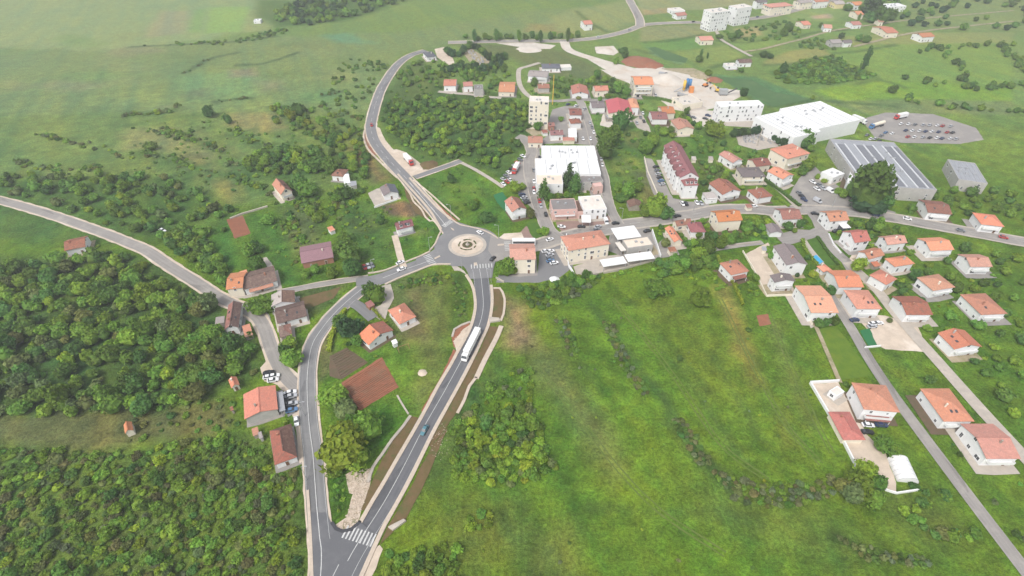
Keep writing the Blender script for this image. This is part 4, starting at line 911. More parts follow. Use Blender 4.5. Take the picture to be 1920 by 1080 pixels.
H((458, 786), (521, 767), (515.5, 722), 4.0, 'gable', 'bc', 1.5, 'salmon_roof', 'grey_wall', 'large hall with a plain salmon roof beside the parked cars on the left', name='hall', cat='hall', sp=5)
canopy((524, 771), (535, 770), (530, 735), 2.9, 'grey_sheet', 'flat grey awning along the salmon roofed hall')
H((434, 729), (449, 720), (443, 705), 2.8, 'gable', 'bc', 1.2, 'orange_roof', 'cream_wall', 'tiny hut with an orange roof behind the salmon roofed hall', name='hut', cat='hut', sp=4)
H((514, 868), (558, 860), (546.5, 797), 3.2, 'hip', 'bc', 1.9, 'brick_roof', 'white_wall', 'low house with one rusty and one dark brown roof slope by the branch road', rm2='brown_roof')
shed((474, 816), (486, 815), (484, 803), 2.2, 'orange_roof', 'stone_wall', 'tiny shed with a faded orange roof between trees at lower left')
shed((486, 822), (493, 821), (491, 811), 2.2, 'pale_roof', 'grey_wall', 'tiny grey roofed shed between trees at lower left')
H((565, 494), (625.5, 482), (622, 461), 3.6, 'gable', 'ab', 1.8, 'plum_roof', 'brick_wall', 'long barn with a plum coloured roof and open front', name='barn', cat='barn', sp=5)
H((527, 366), (548, 357), (531, 338), 4.8, 'gable', 'bc', 3.0, 'orange_roof', 'cream_wall', 'steep orange roofed house with dark balconies among the trees', rm2='brick_roof', balc=2)
H((620, 329), (643, 331), (646, 319), 3.6, 'hip', 'ab', 1.8, 'brick_roof', 'white_wall', 'house with a faded red roof half hidden by trees')
shed((645, 344), (657, 342.5), (654, 327), 3.0, 'white_sheet', 'white_wall', 'shed with a flat white roof beside the faded red roof')
shed((657, 349), (669, 347), (668, 340), 2.4, 'grey_sheet', 'grey_wall', 'low grey sheet roof next to the white shed')
H((719, 367), (748, 361), (737, 346), 3.6, 'gable', 'bc', 1.7, 'grey_roof', 'white_wall', 'white house with a grey brown roof and a paved terrace left of the north road', sp=4, rm2='slate_roof')
H((744, 431), (776, 423), (773, 410), 4.2, 'gable', 'ab', 2.8, 'maroon_roof', 'white_wall', 'small white house with a maroon roof and two white dormers by the roundabout', dorm=2, balc=1)
H((749.5, 609), (780, 592.5), (757.5, 566.5), 3.2, 'hip', 'bc', 2.2, 'salmon_roof', 'white_wall', 'white bungalow with a salmon hip roof between the two roads')
H((691, 647), (738, 619), (716.5, 602), 3.6, 'gable', 'bc', 2.2, 'orange_roof', 'white_wall', 'white house with one orange and one brown roof slope between the two roads', rm2='brick_roof')
shed((692, 577), (703, 571), (697, 563), 2.2, 'red_roof', 'timber', 'small carport with a dark red roof beside the paved drive')
shed((737, 646), (746, 642), (742, 637), 2.3, 'white_sheet', 'white_wall', 'tiny white garden shed below the orange and brown roofed house')
# ---- around the roundabout
H((956, 487), (1005, 486), (1003, 464.5), 8.6, 'gable', 'ab', 2.0, 'salmon_roof', 'cream_wall', 'tall plain cream house with a salmon roof just east of the roundabout', ov=.3, sp=4.5)
H((960, 397.5), (988.5, 391.5), (973, 371), 5.6, 'gable', 'bc', 2.2, 'salmon_roof', 'white_wall', 'white gabled house with a salmon roof above the green lawn wedge', rm2='brick_roof', balc=1)
H((1005, 325.5), (1127, 325.5), (1121, 297), 7.0, 'flat', 'ab', 0, 'white_sheet', 'white_wall', 'huge white roofed hall in the middle of the town', name='hall', cat='hall', sp=8, win=False)
H((1017, 297.3), (1120.5, 297.3), (1115, 273), 6.9, 'flat', 'ab', 0, 'white_sheet', 'white_wall', 'rear half of the huge white roofed hall, set in from the car park', name='hall', cat='hall', win=False)
H((1006, 345), (1056, 345), (1055, 327), 6.2, 'flat', 'ab', 0, 'cream_sheet', 'white_wall', 'cream flat roofed wing in front of the white roofed hall', name='hall', cat='hall', sp=4)
H((1088, 342), (1131, 339), (1127.5, 327), 5.6, 'flat', 'ab', 0, 'flat_grey', 'grey_wall', 'slate grey flat roofed wing in front of the white roofed hall', name='hall', cat='hall', sp=4)
H((1115, 350), (1131, 348), (1130, 341), 5.0, 'flat', 'ab', 0, 'pink_wall', 'pink_wall', 'small pink block at the corner of the slate grey wing', name='annex', cat='building')
H((1036, 393.5), (1083, 391.5), (1079, 371.5), 6.4, 'flat', 'ab', 0, 'flat_grey', 'pink_wall', 'pink two storey building with a dark grey flat roof', name='shop_building', cat='building', balc=1, sp=2.8)
H((1083, 397), (1095, 396), (1090, 375), 4.6, 'flat', 'ab', 0, 'brown_roof', 'pink_wall', 'narrow brown link between the pink building and the white flat roof', name='link_building', cat='building')
H((1095, 394), (1138, 391), (1134.5, 365), 6.2, 'flat', 'ab', 0, 'flat_pale', 'white_wall', 'white building with a cream flat roof and shop front', name='shop_building', cat='building', sp=2.8)
canopy((1091, 417), (1108, 416), (1107, 403), 4.2, 'white_sheet', 'small white canopy in front of the cream flat roof')
H((1066, 470), (1145, 457), (1141, 436), 8.0, 'hip', 'ab', 2.2, 'orange_roof', 'cream_wall', 'large cream building with a bright orange hip roof east of the roundabout', name='shop_building', cat='building', sp=3.4, chim=2)
canopy((1158, 449), (1202.5, 443), (1188, 423), 6.0, 'white_sheet', 'large white flat canopy beside the orange hip roof')
H((1177, 465), (1225, 458.5), (1209, 444), 5.0, 'flat', 'ab', 0, 'cream_sheet', 'grey_wall', 'grey building with a peach flat roof beside the white canopy', name='workshop', cat='building', sp=4)
canopy((1165, 471), (1174, 468.5), (1162, 453), 3.8, 'flat_pale', 'narrow pale canopy against the peach flat roof')
canopy((1131.5, 500), (1176, 493), (1167, 481), 3.4, 'white_sheet', 'long low white canopy at the edge of the meadow, west half')
canopy((1178, 490.5), (1228, 484), (1216, 472), 3.5, 'white_sheet', 'long low white canopy at the edge of the meadow, east half')
H((1269, 424), (1298, 419), (1303, 408), 3.6, 'gable', 'ab', 1.6, 'brick_roof', 'cream_wall', 'low house with a weathered red roof along the street')
H((1265, 455), (1280, 451), (1261.5, 425), 3.2, 'gable', 'bc', 1.4, 'orange_roof', 'cream_wall', 'narrow orange roofed wing running down from the street')
H((1296, 436), (1324, 434), (1314, 415), 3.6, 'hip', 'bc', 2.2, 'maroon_roof', 'white_wall', 'small house with a dark maroon hip roof in the garden')
shed((1257, 473), (1270, 471), (1268, 463), 2.4, 'brick_roof', 'cream_wall', 'small brown roofed shed below the orange wing')
H((1347, 416), (1393, 412.5), (1391, 394.5), 6.6, 'gable', 'ab', 2.4, 'orange_roof', 'cream_wall', 'cream house with a broad orange roof on the south side of the street', dorm=0, chim=2)
shed((1180, 388), (1206, 387), (1203, 375), 2.8, 'brown_roof', 'stone_wall', 'shed with a dark roof hidden in trees east of the white roofed hall', roof='gable', rise=1.4)
# ---- apartment block
e, L_, D_ = H((1276, 335), (1311, 331), (1277, 271), 10.0, 'gable', 'bc', 3.4, 'maroon_roof', 'white_wall', 'long white apartment block with a maroon roof and stepped bays', name='apartment_block', cat='apartment block', sp=3.0, dorm=6, chim=2)
for i in range(5):
    y = -D_ / 2 + 3 + i * (D_ - 5) / 5; mb = MB(); mb.box(-L_ / 2 - .9, -L_ / 2 + .5, y, y + (D_ - 5) / 5 * .55, 0, 9.2); bay = mb.build('bay', 'white_wall', e)
    yb, wb = y, (D_ - 5) / 5 * .55; mb = MB(); mb.hexa([(-L_ / 2 - 1.1, yb - .2, 9.2), (-L_ / 4, yb - .2, 9.2), (-L_ / 4, yb + wb + .2, 9.2), (-L_ / 2 - 1.1, yb + wb + .2, 9.2), (-L_ / 2 - 1.0, yb + wb / 2 - .1, 12.0), (-L_ / 4, yb + wb / 2 - .1, 12.0), (-L_ / 4, yb + wb / 2 + .1, 12.0), (-L_ / 2 - 1.0, yb + wb / 2 + .1, 12.0)]); mb.build('gablet', 'maroon_roof', e)
    for s in range(3): put(WM[(1.3, 1.4, 'window')], 'window', bay, (-L_ / 2 - .9, y + (D_ - 5) / 11, 1 + s * 2.9), -math.pi / 2)
H((1283, 348), (1311, 347), (1306, 334), 8.4, 'hip', 'ab', 2.6, 'maroon_roof', 'white_wall', 'maroon mansard end block at the foot of the long apartment block', name='apartment_block', cat='apartment block', dorm=3, chim=0)
H((1274, 246), (1300, 238), (1285, 221), 4.6, 'gable', 'bc', 1.8, 'salmon_roof', 'cream_wall', 'cream gabled house with a salmon roof above the apartment block')
H((1374, 305), (1394, 300), (1367, 284), 4.8, 'gable', 'bc', 1.5, 'salmon_roof', 'white_wall', 'long white house with a salmon roof below the graveyard', balc=1)
H((1418, 312.5), (1447, 308.5), (1443, 296), 4.8, 'gable', 'ab', 1.8, 'brick_roof', 'cream_wall', 'cream house with a faded orange roof above the grey hip roof')
H((1393, 332), (1437, 331), (1431, 317), 5.2, 'hip', 'ab', 1.7, 'grey_roof', 'cream_wall', 'cream house with a grey hip roof in the east quarter', balc=1)
H((1468, 336), (1490, 328), (1463, 312), 6.2, 'gable', 'bc', 1.6, 'orange_roof', 'white_wall', 'white house with a narrow orange roof beside the grey square', balc=1)
H((1477, 298), (1520, 287), (1507, 272), 7.6, 'hip', 'ab', 1.8, 'salmon_roof', 'cream_wall', 'large cream house with a wide salmon roof near the factory', balc=1)
H((1355, 365), (1391, 358), (1367, 336), 4.8, 'gable', 'bc', 2.2, 'brick_roof', 'white_wall', 'white house with a rust red gable roof north of the street', balc=1)
shed((1326, 374), (1347, 372), (1345, 360), 3.2, 'pale_roof', 'white_wall', 'low pale annex beside the rust red gable roof', win=True)
H((1420, 372), (1450, 367), (1436, 350), 4.2, 'hip', 'bc', 1.9, 'brick_roof', 'white_wall', 'white house with a rust red hip roof next to the pale path')
# ---- industry
H((1535, 241), (1613.5, 224.5), (1544, 188), 10.0, 'flat', 'bc', 0, 'white_sheet', 'white_wall', 'enormous white roofed warehouse at the right', name='warehouse', cat='warehouse', win=False)
H((1497, 262), (1532, 242), (1457, 205), 9.0, 'flat', 'bc', 0, 'white_sheet', 'white_wall', 'white side wing along the enormous warehouse', name='warehouse', cat='warehouse', sp=6)
H((1351, 200), (1433, 197), (1437, 187), 11.5, 'flat', 'ab', 0, 'white_sheet', 'white_wall', 'white four storey office block beside the gravel works', name='office_block', cat='office', sp=2.6)
fe, fL, fD = H((1622, 353), (1752, 350), (1672, 262), 8.0, 'flat', 'bc', 0, 'grey_sheet', 'grey_wall', 'long grey factory with white stripes and solar panels on its roof', name='factory', cat='factory', sp=7)
for i in range(7):
    x = -fL / 2 + fL * (i + .25) / 7; mb = MB(); mb.box(x, x + .8, -fD / 2 + 1.5, fD / 2 - 6, 7.7, 8.05); mb.build('skylight', 'skylight', fe)
for i in range(7):
    x0 = -fL / 2 + fL * (i + .25) / 7 + 1.3; x1 = -fL / 2 + fL * (i + 1.25) / 7 - .5
    if i in (1, 4): continue
    if i == 6: x1 = fL / 2 - 1
    n = 9
    for j in range(n):
        y0 = -fD / 2 + 2 + j * (fD - 9) / n; mb = MB(); mb.hexa([(x0, y0, 7.75), (x1, y0, 7.75), (x1, y0 + (fD - 9) / n - .5, 7.75), (x0, y0 + (fD - 9) / n - .5, 7.75), (x0, y0, 7.9), (x1, y0, 7.9), (x1, y0 + (fD - 9) / n - .5, 8.1), (x0, y0 + (fD - 9) / n - .5, 8.1)]); mb.build('solar_panel', 'panel', fe)
H((1563, 333), (1584, 325), (1570, 311), 4.5, 'flat', 'ab', 0, 'white_sheet', 'white_wall', 'white gatehouse with a dark doorway against the factory', name='gatehouse', cat='building', sp=5)
H((1587, 345), (1596, 342), (1604, 316), 6.5, 'flat', 'bc', 0, 'white_sheet', 'white_wall', 'narrow white slab block in front of the factory', name='annex', cat='building', win=False)
H((1800, 340), (1850, 340), (1826, 302), 7.0, 'flat', 'bc', 0, 'grey_sheet', 'grey_wall', 'second grey flat roofed factory beyond the lorry yard', name='factory', cat='factory', sp=7)
H((1282, 197), (1318, 191), (1304, 176), 4.2, 'flat', 'ab', 0, 'pale_gravel', 'cream_wall', 'unfinished sand coloured block beside the gravel works', name='unfinished_building', cat='building', sp=6)
# ---- south east houses
H((1468, 411.5), (1505, 410), (1502.5, 392.5), 4.8, 'gable', 'ab', 2.3, 'brick_roof', 'white_wall', 'white house with a rust brown roof at the street corner')
H((1444, 437), (1469, 437), (1459, 421), 2.8, 'gable', 'bc', 1.2, 'grey_roof', 'white_wall', 'white garage with a grey roof and dark door', name='garage', cat='garage', win=False, chim=0)
e, l_, d_ = H((1556, 415), (1593.5, 412.5), (1590, 396), 6.0, 'gable', 'ab', 2.2, 'orange_roof', 'white_wall', 'tall white house with an orange roof east of the street corner')
mb = MB(); mb.box(1, l_ / 2 - .4, -d_ / 2 - 3.2, -d_ / 2 + .4, 0, 3.4); mb.build('conservatory', 'glass', e); mb = MB(); mb.box(.8, l_ / 2 - .2, -d_ / 2 - 3.4, -d_ / 2 + .4, 3.4, 3.55); mb.build('conservatory_roof', 'frame', e)
H((1603, 455), (1633.5, 451), (1625.5, 431.5), 6.0, 'gable', 'ab', 2.8, 'red_roof', 'white_wall', 'white house with a strong red roof and a big blank gable')
H((1629, 486), (1659.5, 478), (1651, 466), 4.8, 'gable', 'ab', 1.6, 'orange_roof', 'white_wall', 'white house with a two tone orange roof below the strong red roof')
H((1664, 459), (1702, 455), (1696, 441), 4.8, 'gable', 'ab', 2.0, 'salmon_roof', 'white_wall', 'white house with a salmon roof east of the strong red roof')
H((1678, 500), (1716, 494), (1709, 480), 4.8, 'hip', 'ab', 2.0, 'orange_roof', 'white_wall', 'white house with an orange hip roof right of the two tone orange roof')
e, l_, d_ = H((1475, 497), (1515.5, 496), (1488, 460), 6.8, 'gable', 'bc', 1.6, 'grey_roof', 'white_wall', 'large white house with a grey brown roof in the paved yard', sp=3.6, chim=2)
H((1453, 529.5), (1492.5, 527), (1488, 513), 6.0, 'gable', 'bc', 1.2, 'grey_roof', 'white_wall', 'white three level house with a small grey roof at the meadow edge', balc=2)
e, l_, d_ = H((1371, 515.5), (1405.5, 508), (1386, 485), 4.6, 'hip', 'bc', 1.8, 'salmon_roof', 'white_wall', 'white house with a salmon hip roof at the top of the meadow', porch='red_roof')
H((1544, 509.5), (1560, 505.5), (1549, 494.5), 2.8, 'hip', 'bc', 1.1, 'orange_roof', 'white_wall', 'small pool house with an orange roof', name='pool_house', cat='house')
H((1573, 538.5), (1620.5, 538), (1615, 516), 4.8, 'gable', 'ab', 1.8, 'orange_roof', 'white_wall', 'white house with an orange roof and white outside stair below the pool')
H((1662, 534), (1683, 522.5), (1657, 501), 4.8, 'hip', 'bc', 1.8, 'orange_roof', 'white_wall', 'white house with an orange hip roof east of the pool')
H((1521, 586), (1573, 586), (1567, 554), 5.8, 'gable', 'ab', 1.8, 'orange_roof', 'white_wall', 'large white house with a wide orange roof and side balconies above the mown strip')
H((1607, 579), (1655, 579), (1642, 555), 5.8, 'hip', 'ab', 1.8, 'orange_roof', 'white_wall', 'white house with an orange roof and white balconies across the lane', balc=1)
H((1620, 767), (1688, 773), (1660, 722), 6.6, 'hip', 'bc', 2.0, 'orange_roof', 'white_wall', 'big white house with an orange roof at lower right', porch='red_roof', balc=1)
H((1583, 828), (1621.5, 821), (1591.5, 768.5), 2.9, 'hip', 'bc', 1.3, 'red_roof', 'cream_wall', 'long pavilion with a red hip roof in the walled yard', name='pavilion', cat='pavilion', win=False)
H((1569, 743), (1584, 734), (1572, 722), 2.9, 'flat', 'bc', 0, 'flat_pale', 'white_wall', 'small white flat roofed annex in the corner of the walled yard', name='annex', cat='building', sp=4)
# ---- upper town
e, l_, d_ = H((992, 190), (1029, 191), (1027, 180.5), 19.5, 'flat', 'ab', 0, 'flat_pale', 'cream_wall', 'unfinished pale tower block with dark window holes', name='tower_block', cat='tower block', sp=2.9)
H((1073, 177), (1104, 175.5), (1100, 160), 3.8, 'gable', 'bc', 1.9, 'salmon_roof', 'white_wall', 'white house with a broad front gable in the upper town')
H((1116, 170.5), (1142, 169.5), (1141, 160), 4.8, 'gable', 'ab', 1.9, 'salmon_roof', 'cream_wall', 'cream house with a salmon roof beside the dark trees in the upper town')
H((1110, 202), (1136, 201.5), (1133.5, 191), 4.2, 'gable', 'ab', 1.7, 'grey_roof', 'white_wall', 'white house with a dull grey roof beside the red hall')
H((1141, 213), (1187, 213), (1179, 188), 5.6, 'gable', 'bc', 2.2, 'red_sheet', 'cream_wall', 'hall with a crimson sheet roof in the upper town', name='hall', cat='hall', win=False, chim=0)
H((1183, 202), (1199, 201), (1193, 185), 6.0, 'hip', 'bc', 1.8, 'orange_roof', 'white_wall', 'white round fronted house with an orange roof beside the crimson hall')
H((1190, 158.5), (1226.5, 158.5), (1226, 144.5), 9.6, 'gable', 'ab', 2.4, 'orange_roof', 'cream_wall', 'three storey cream apartment house with an orange roof next to the gravel works', name='apartment_house', cat='apartment block', balc=3, sp=2.6)
H((1223, 223.5), (1253, 223.5), (1250, 211), 4.2, 'gable', 'ab', 1.9, 'maroon_roof', 'white_wall', 'white house with a dark maroon roof in front of an orange one')
H((1243, 213), (1267, 212), (1264, 200), 4.6, 'gable', 'ab', 2.0, 'orange_roof', 'cream_wall', 'house with a strong orange roof behind the dark maroon roof')
H((1068, 215.5), (1091.5, 215.5), (1090.5, 205), 4.4, 'gable', 'ab', 1.6, 'brick_roof', 'white_wall', 'white house with a brick red roof right of the tower block')
H((1070, 231.5), (1091, 230.5), (1088.5, 222), 4.4, 'hip', 'ab', 1.6, 'brick_roof', 'white_wall', 'white house with a brick red hip roof just below another red roof')
H((1066, 256.5), (1082, 256), (1081, 240.5), 3.6, 'flat', 'ab', 0, 'white_sheet', 'white_wall', 'small shop with a bright white flat roof above the white roofed hall', name='shop', cat='building', sp=4)
H((1032, 253.5), (1057, 252.5), (1056, 243.5), 4.2, 'gable', 'ab', 1.8, 'maroon_roof', 'white_wall', 'white house with a maroon roof behind the white roofed hall')
H((990, 267.5), (1018, 267.5), (1016, 256), 3.8, 'gable', 'ab', 1.8, 'salmon_roof', 'cream_wall', 'low house with a salmon roof behind the white roofed hall')
shed((1056, 264), (1078, 263.5), (1076, 258), 2.6, 'salmon_roof', 'cream_wall', 'low salmon shed roof right behind the white roofed hall')
H((1029, 237), (1041, 236), (1040, 229), 3.6, 'gable', 'ab', 1.4, 'red_roof', 'brick_wall', 'small brick building with a red roof at the foot of the tower block', sp=5)
H((831, 160.5), (855, 160.5), (855.5, 149.5), 4.8, 'gable', 'ab', 2.0, 'orange_roof', 'white_wall', 'leftmost of the orange roofed houses above the scrub, with a bright orange roof')
H((869, 162), (887, 161), (888.5, 152.5), 4.8, 'gable', 'ab', 1.8, 'salmon_roof', 'white_wall', 'small salmon roofed house joined to a grey concrete block', chim=0)
H((889, 168), (906, 167), (905, 158), 5.4, 'flat', 'ab', 0, 'flat_grey', 'grey_wall', 'grey concrete shell joined to the small salmon roofed house', name='concrete_shell', cat='building')
H((934.5, 172), (965, 172.5), (964.5, 158), 3.8, 'gable', 'ab', 2.0, 'orange_roof', 'cream_wall', 'house with a wide orange roof right of the concrete shell')
H((1016, 128), (1051, 128), (1047, 119.5), 3.4, 'hip', 'ab', 1.8, 'slate_roof', 'white_wall', 'white bungalow with a dark slate hip roof near the top', name='bungalow')
shed((1052, 127), (1072, 126), (1071, 121), 2.6, 'flat_pale', 'white_wall', 'low white block beside the slate roofed bungalow')
H((989, 142), (1026, 144.5), (1019, 134.5), 4.8, 'gable', 'ab', 1.6, 'pale_roof', 'white_wall', 'white house with a pale brown roof below the bungalow', balc=1)
H((1009, 165.5), (1031, 165), (1029, 157), 3.8, 'gable', 'ab', 1.6, 'brick_roof', 'grey_wall', 'grey house with a faded red roof behind the tower block')
H((801, 107.5), (819, 105), (816, 97), 3.8, 'hip', 'ab', 1.4, 'slate_roof', 'white_wall', 'white house with a slate roof beside the pale pink yard at upper left')
# ---- far away
H((1336, 24), (1369.5, 20), (1360, 13), 18, 'flat', 'ab', 0, 'flat_pale', 'white_wall', 'nearer of the two white tower blocks at the top', name='tower_block', cat='tower block', sp=3)
H((1383, 16), (1411, 12), (1404, 5.5), 17, 'flat', 'ab', 0, 'flat_pale', 'white_wall', 'farther of the two white tower blocks at the top', name='tower_block', cat='tower block', sp=3)
H((1446, 14), (1488, 10), (1484, 3), 9, 'hip', 'ab', 2, 'salmon_roof', 'cream_wall', 'pale row block with a faint pink roof at the top', name='apartment_block', cat='apartment block', sp=3)
FARH = [((1270, 30), (1289, 28), (1286, 22), 4, 'salmon_roof', 'white_wall', 'far white house with an orange roof left of the tower blocks'),
        ((1262, 21), (1285, 19.5), (1283, 13), 4, 'flat_pale', 'white_wall', 'far white flat roofed house above the orange roof left of the towers'),
        ((1314, 76), (1339, 75), (1335, 67), 4.5, 'salmon_roof', 'cream_wall', 'cream house with a faded pink roof on its own in the far fields'),
        ((1363, 124), (1383, 123.5), (1381, 117.5), 3, 'flat_pale', 'white_wall', 'low white block in the fields above the office block'),
        ((1386, 118), (1411, 117), (1408, 110), 4, 'brown_roof', 'white_wall', 'white house with a brown roof in the fields above the office block'),
        ((1507, 47), (1522, 46), (1520, 38.5), 4, 'orange_roof', 'cream_wall', 'orange roofed house under trees in the far fields'),
        ((1545, 52), (1561, 53), (1559, 46), 4, 'salmon_roof', 'white_wall', 'bright white house with a pink roof in the far fields'),
        ((1600, 47), (1617, 46), (1614, 39), 4, 'red_roof', 'white_wall', 'far white house with a red roof beside the pale track'),
        ((1560, 81), (1580, 80), (1578, 73), 4, 'pale_roof', 'grey_wall', 'grey roofless looking house on the far track, left one of two'),
        ((1583, 81), (1599, 80), (1597, 74), 4, 'grey_roof', 'white_wall', 'pale house with a grey roof on the far track, right one of two'),
        ((1663, 62), (1686, 61), (1684, 50.5), 5, 'orange_roof', 'cream_wall', 'orange roofed house at the far right beside the track'),
        ((1608, 27.5), (1621, 27), (1619, 20), 5, 'orange_roof', 'cream_wall', 'narrow far house with an orange roof below the dark trees'),
        ((1604, 10), (1622, 9), (1620, 2), 5, 'orange_roof', 'white_wall', 'far white house with an orange roof at the top edge'),
        ((1648, 41), (1658, 41), (1656.5, 35), 4, 'salmon_roof', 'cream_wall', 'tiny far house with a pink roof among dark trees'),
        ((1567, 8), (1586, 7), (1584, 1), 5, 'pale_roof', 'yellow_wall', 'far pale yellow house at the top edge'),
        ((1660, 13), (1700, 11), (1696, 5), 6, 'white_sheet', 'white_wall', 'far long white hall at the top right'),
        ((1096, 46), (1112, 45), (1109, 37.5), 6, 'salmon_roof', 'white_wall', 'lone tall white house beyond the far road'),
        ((475, 39), (488, 38.5), (487, 35), 3, 'white_sheet', 'white_wall', 'lone white shed at the edge of the far wood'),
        ((1730, 70), (1754, 68), (1751, 60), 5, 'orange_roof', 'white_wall', 'far white house with an orange roof at the far right'),
        ((1500, 6), (1525, 4), (1522, -2), 7, 'pale_roof', 'cream_wall', 'far cream block at the top edge by the road'),
        ((1530, 4), (1555, 2), (1552, -4), 7, 'salmon_roof', 'white_wall', 'far white block with a pink roof at the top edge by the road'),
        ((1420, 5), (1440, 3), (1437, -2), 7, 'grey_roof', 'white_wall', 'far white block with a grey roof behind the tower blocks')]
for A, B, C, h, rm, wm, lab in FARH:
    H(A, B, C, h, 'flat' if rm in ('flat_pale', 'white_sheet') else 'gable', 'ab', 1.9, rm, wm, lab, name='far_house' if h < 6.5 else 'far_building', cat='house' if h < 6.5 else 'building', chim=0, sp=3.4)
# ---- beyond the right edge of the photograph the quarter goes on
RH = [((1745, 470), (1790, 468), (1784, 450), 'gable', 'ab', 'orange_roof', 'white house with an orange roof on the far right below the street'),
      ((1820, 500), (1862, 500), (1856, 482), 'gable', 'ab', 'salmon_roof', 'white house with a salmon roof on the far right below the street'),
      ((1750, 545), (1792, 538), (1768, 512), 'hip', 'bc', 'orange_roof', 'white house with an orange hip roof on the far right behind the lane'),
      ((1700, 590), (1750, 590), (1742, 566), 'gable', 'ab', 'brick_roof', 'white house with a rust red roof right of the gravel yard'),
      ((1840, 590), (1890, 588), (1880, 562), 'hip', 'ab', 'salmon_roof', 'white house with a salmon hip roof near the right frame edge'),
      ((1790, 655), (1842, 650), (1816, 618), 'gable', 'bc', 'orange_roof', 'white house with an orange gable on the far right lane'),
      ((1740, 398), (1786, 402), (1782, 384), 'gable', 'ab', 'brick_roof', 'white house with a rust red roof north of the street at far right'),
      ((1840, 420), (1884, 425), (1880, 408), 'hip', 'ab', 'orange_roof', 'white house with an orange hip roof north of the street at far right'),
      ((1770, 790), (1828, 790), (1816, 752), 'hip', 'ab', 'orange_roof', 'big white house with an orange hip roof beyond the walled yard'),
      ((1850, 860), (1915, 860), (1902, 820), 'gable', 'ab', 'salmon_roof', 'white house with a salmon roof beyond the greenhouse')]
for A, B, C, rf, rg, rm, lab in RH: H(A, B, C, 5.0, rf, rg, 1.9, rm, 'white_wall', lab, balc=1)
# left outside: one farm house by the old road
H((120, 470), (160, 462), (156, 446), 4.0, 'gable', 'ab', 2.0, 'brick_roof', 'white_wall', 'white house with a rust red roof beside the old road at the far left')
shed((234, 812), (250, 807), (247, 791), 2.6, 'orange_roof', 'cream_wall', 'small faded orange roof in the clearing at the left', roof='gable', rise=1.2)

zp = .0111
for k_, (c, R, hl, hd, lab) in enumerate(PLOTS):
    town = c.x > 20
    sx, sy = rnd.choice((-1, 1)), -1; e1, e2, e3, e4 = (rnd.uniform(.2, .9), rnd.uniform(.2, 1.2), rnd.uniform(.4, 3.6 if town else 1.6), rnd.uniform(.6, 2.8 if town else 1.6)); zp += .002
    x0, x1 = (-hl - (e3 if sx < 0 else e1), hl + (e3 if sx > 0 else e1)); y0, y1 = -hd - e4, hd + e2
    Q = [(x0, y0), (x0 * .3, y0 - rnd.uniform(0, .8)), (x1, y0), (x1 + rnd.uniform(-.5, .5), y1), (x0 + rnd.uniform(-.5, .5), y1)]
    o = mesh('house_plot', [(*(c + R @ Vector((x, y, 0))).to_2d(), zp) for x, y in Q], [tuple(range(5))], rnd.choice(('concrete', 'old_asphalt', 'old_asphalt', 'concrete', 'track', 'brown_soil')))
    tag(o, 'paved ground around the ' + ' '.join(lab.split()[:11]), kind='structure')
# ------------------------------------------------------------------ odd structures
def gwall(P, hgt, th, mat, label, name='garden_wall'):
    L = [W(*p) for p in P]; o = ribbon(name, L, th, hgt, mat, None, 0, 0, hgt); thing(o, label, 'wall', P[0]); return o
gwall([(1518, 719), (1560, 790), (1600, 868)], 1.3, .5, 'white_wall', 'long white boundary wall of the yard at lower right')
gwall([(1518, 719), (1572, 716)], 1.3, .5, 'white_wall', 'short white boundary wall at the top of the lower right yard')
gwall([(1600, 868), (1618, 905)], 1.3, .4, 'white_wall', 'white wall end running into the bushes at lower right')
gwall([(1655, 905), (1660, 920), (1680, 926), (1720, 920)], 1.0, .4, 'white_wall', 'white wall corner at the tip of the paved yard')
gwall([(1392, 472), (1412, 505), (1425, 532), (1437, 556), (1490, 554)], 1.0, .35, 'cream_wall', 'cream wall around the paved yard at the meadow edge')
gwall([(1208, 296), (1214, 322), (1232, 364), (1240, 378)], 1.0, .35, 'cream_wall', 'cream wall along the apartment car park')
gwall([(1222, 435), (1230, 460), (1238, 484)], 2.0, .35, 'white_wall', 'white wall beside the peach flat roof')
gwall([(1062, 442), (1063, 480), (1066, 500), (1076, 516)], 1.6, .35, 'white_wall', 'white wall left of the cream building with the orange hip roof')
gwall([(1110, 517), (1160, 508), (1238, 486)], 1.2, .35, 'concrete', 'pale wall between canopies and meadow')
gwall([(1330, 468), (1380, 460), (1425, 455)], 1.0, .35, 'concrete', 'pale wall behind the long garden hedge')
gwall([(432, 411), (455, 402), (502, 388)], .9, .7, 'concrete', 'pale low wall above the small brown plot')
gwall([(702, 390), (712, 386), (745, 375)], .9, .35, 'white_wall', 'white terrace wall of the grey roofed house')
gwall([(1553, 440), (1562, 460), (1576, 476)], 1.0, .35, 'white_wall', 'pale wall along the lane beside the strong red roof')
gwall([(1522, 610), (1505, 575)], 1.0, .3, 'cream_wall', 'cream terrace wall left of the wide orange roof')
gwall([(1620, 653), (1650, 650)], 1.0, .3, 'white_wall', 'short white wall at the end of the dark green lawn')
gwall([(930, 522), (945, 530)], 1.0, .35, 'concrete', 'short pale wall by the south mouth of the roundabout')
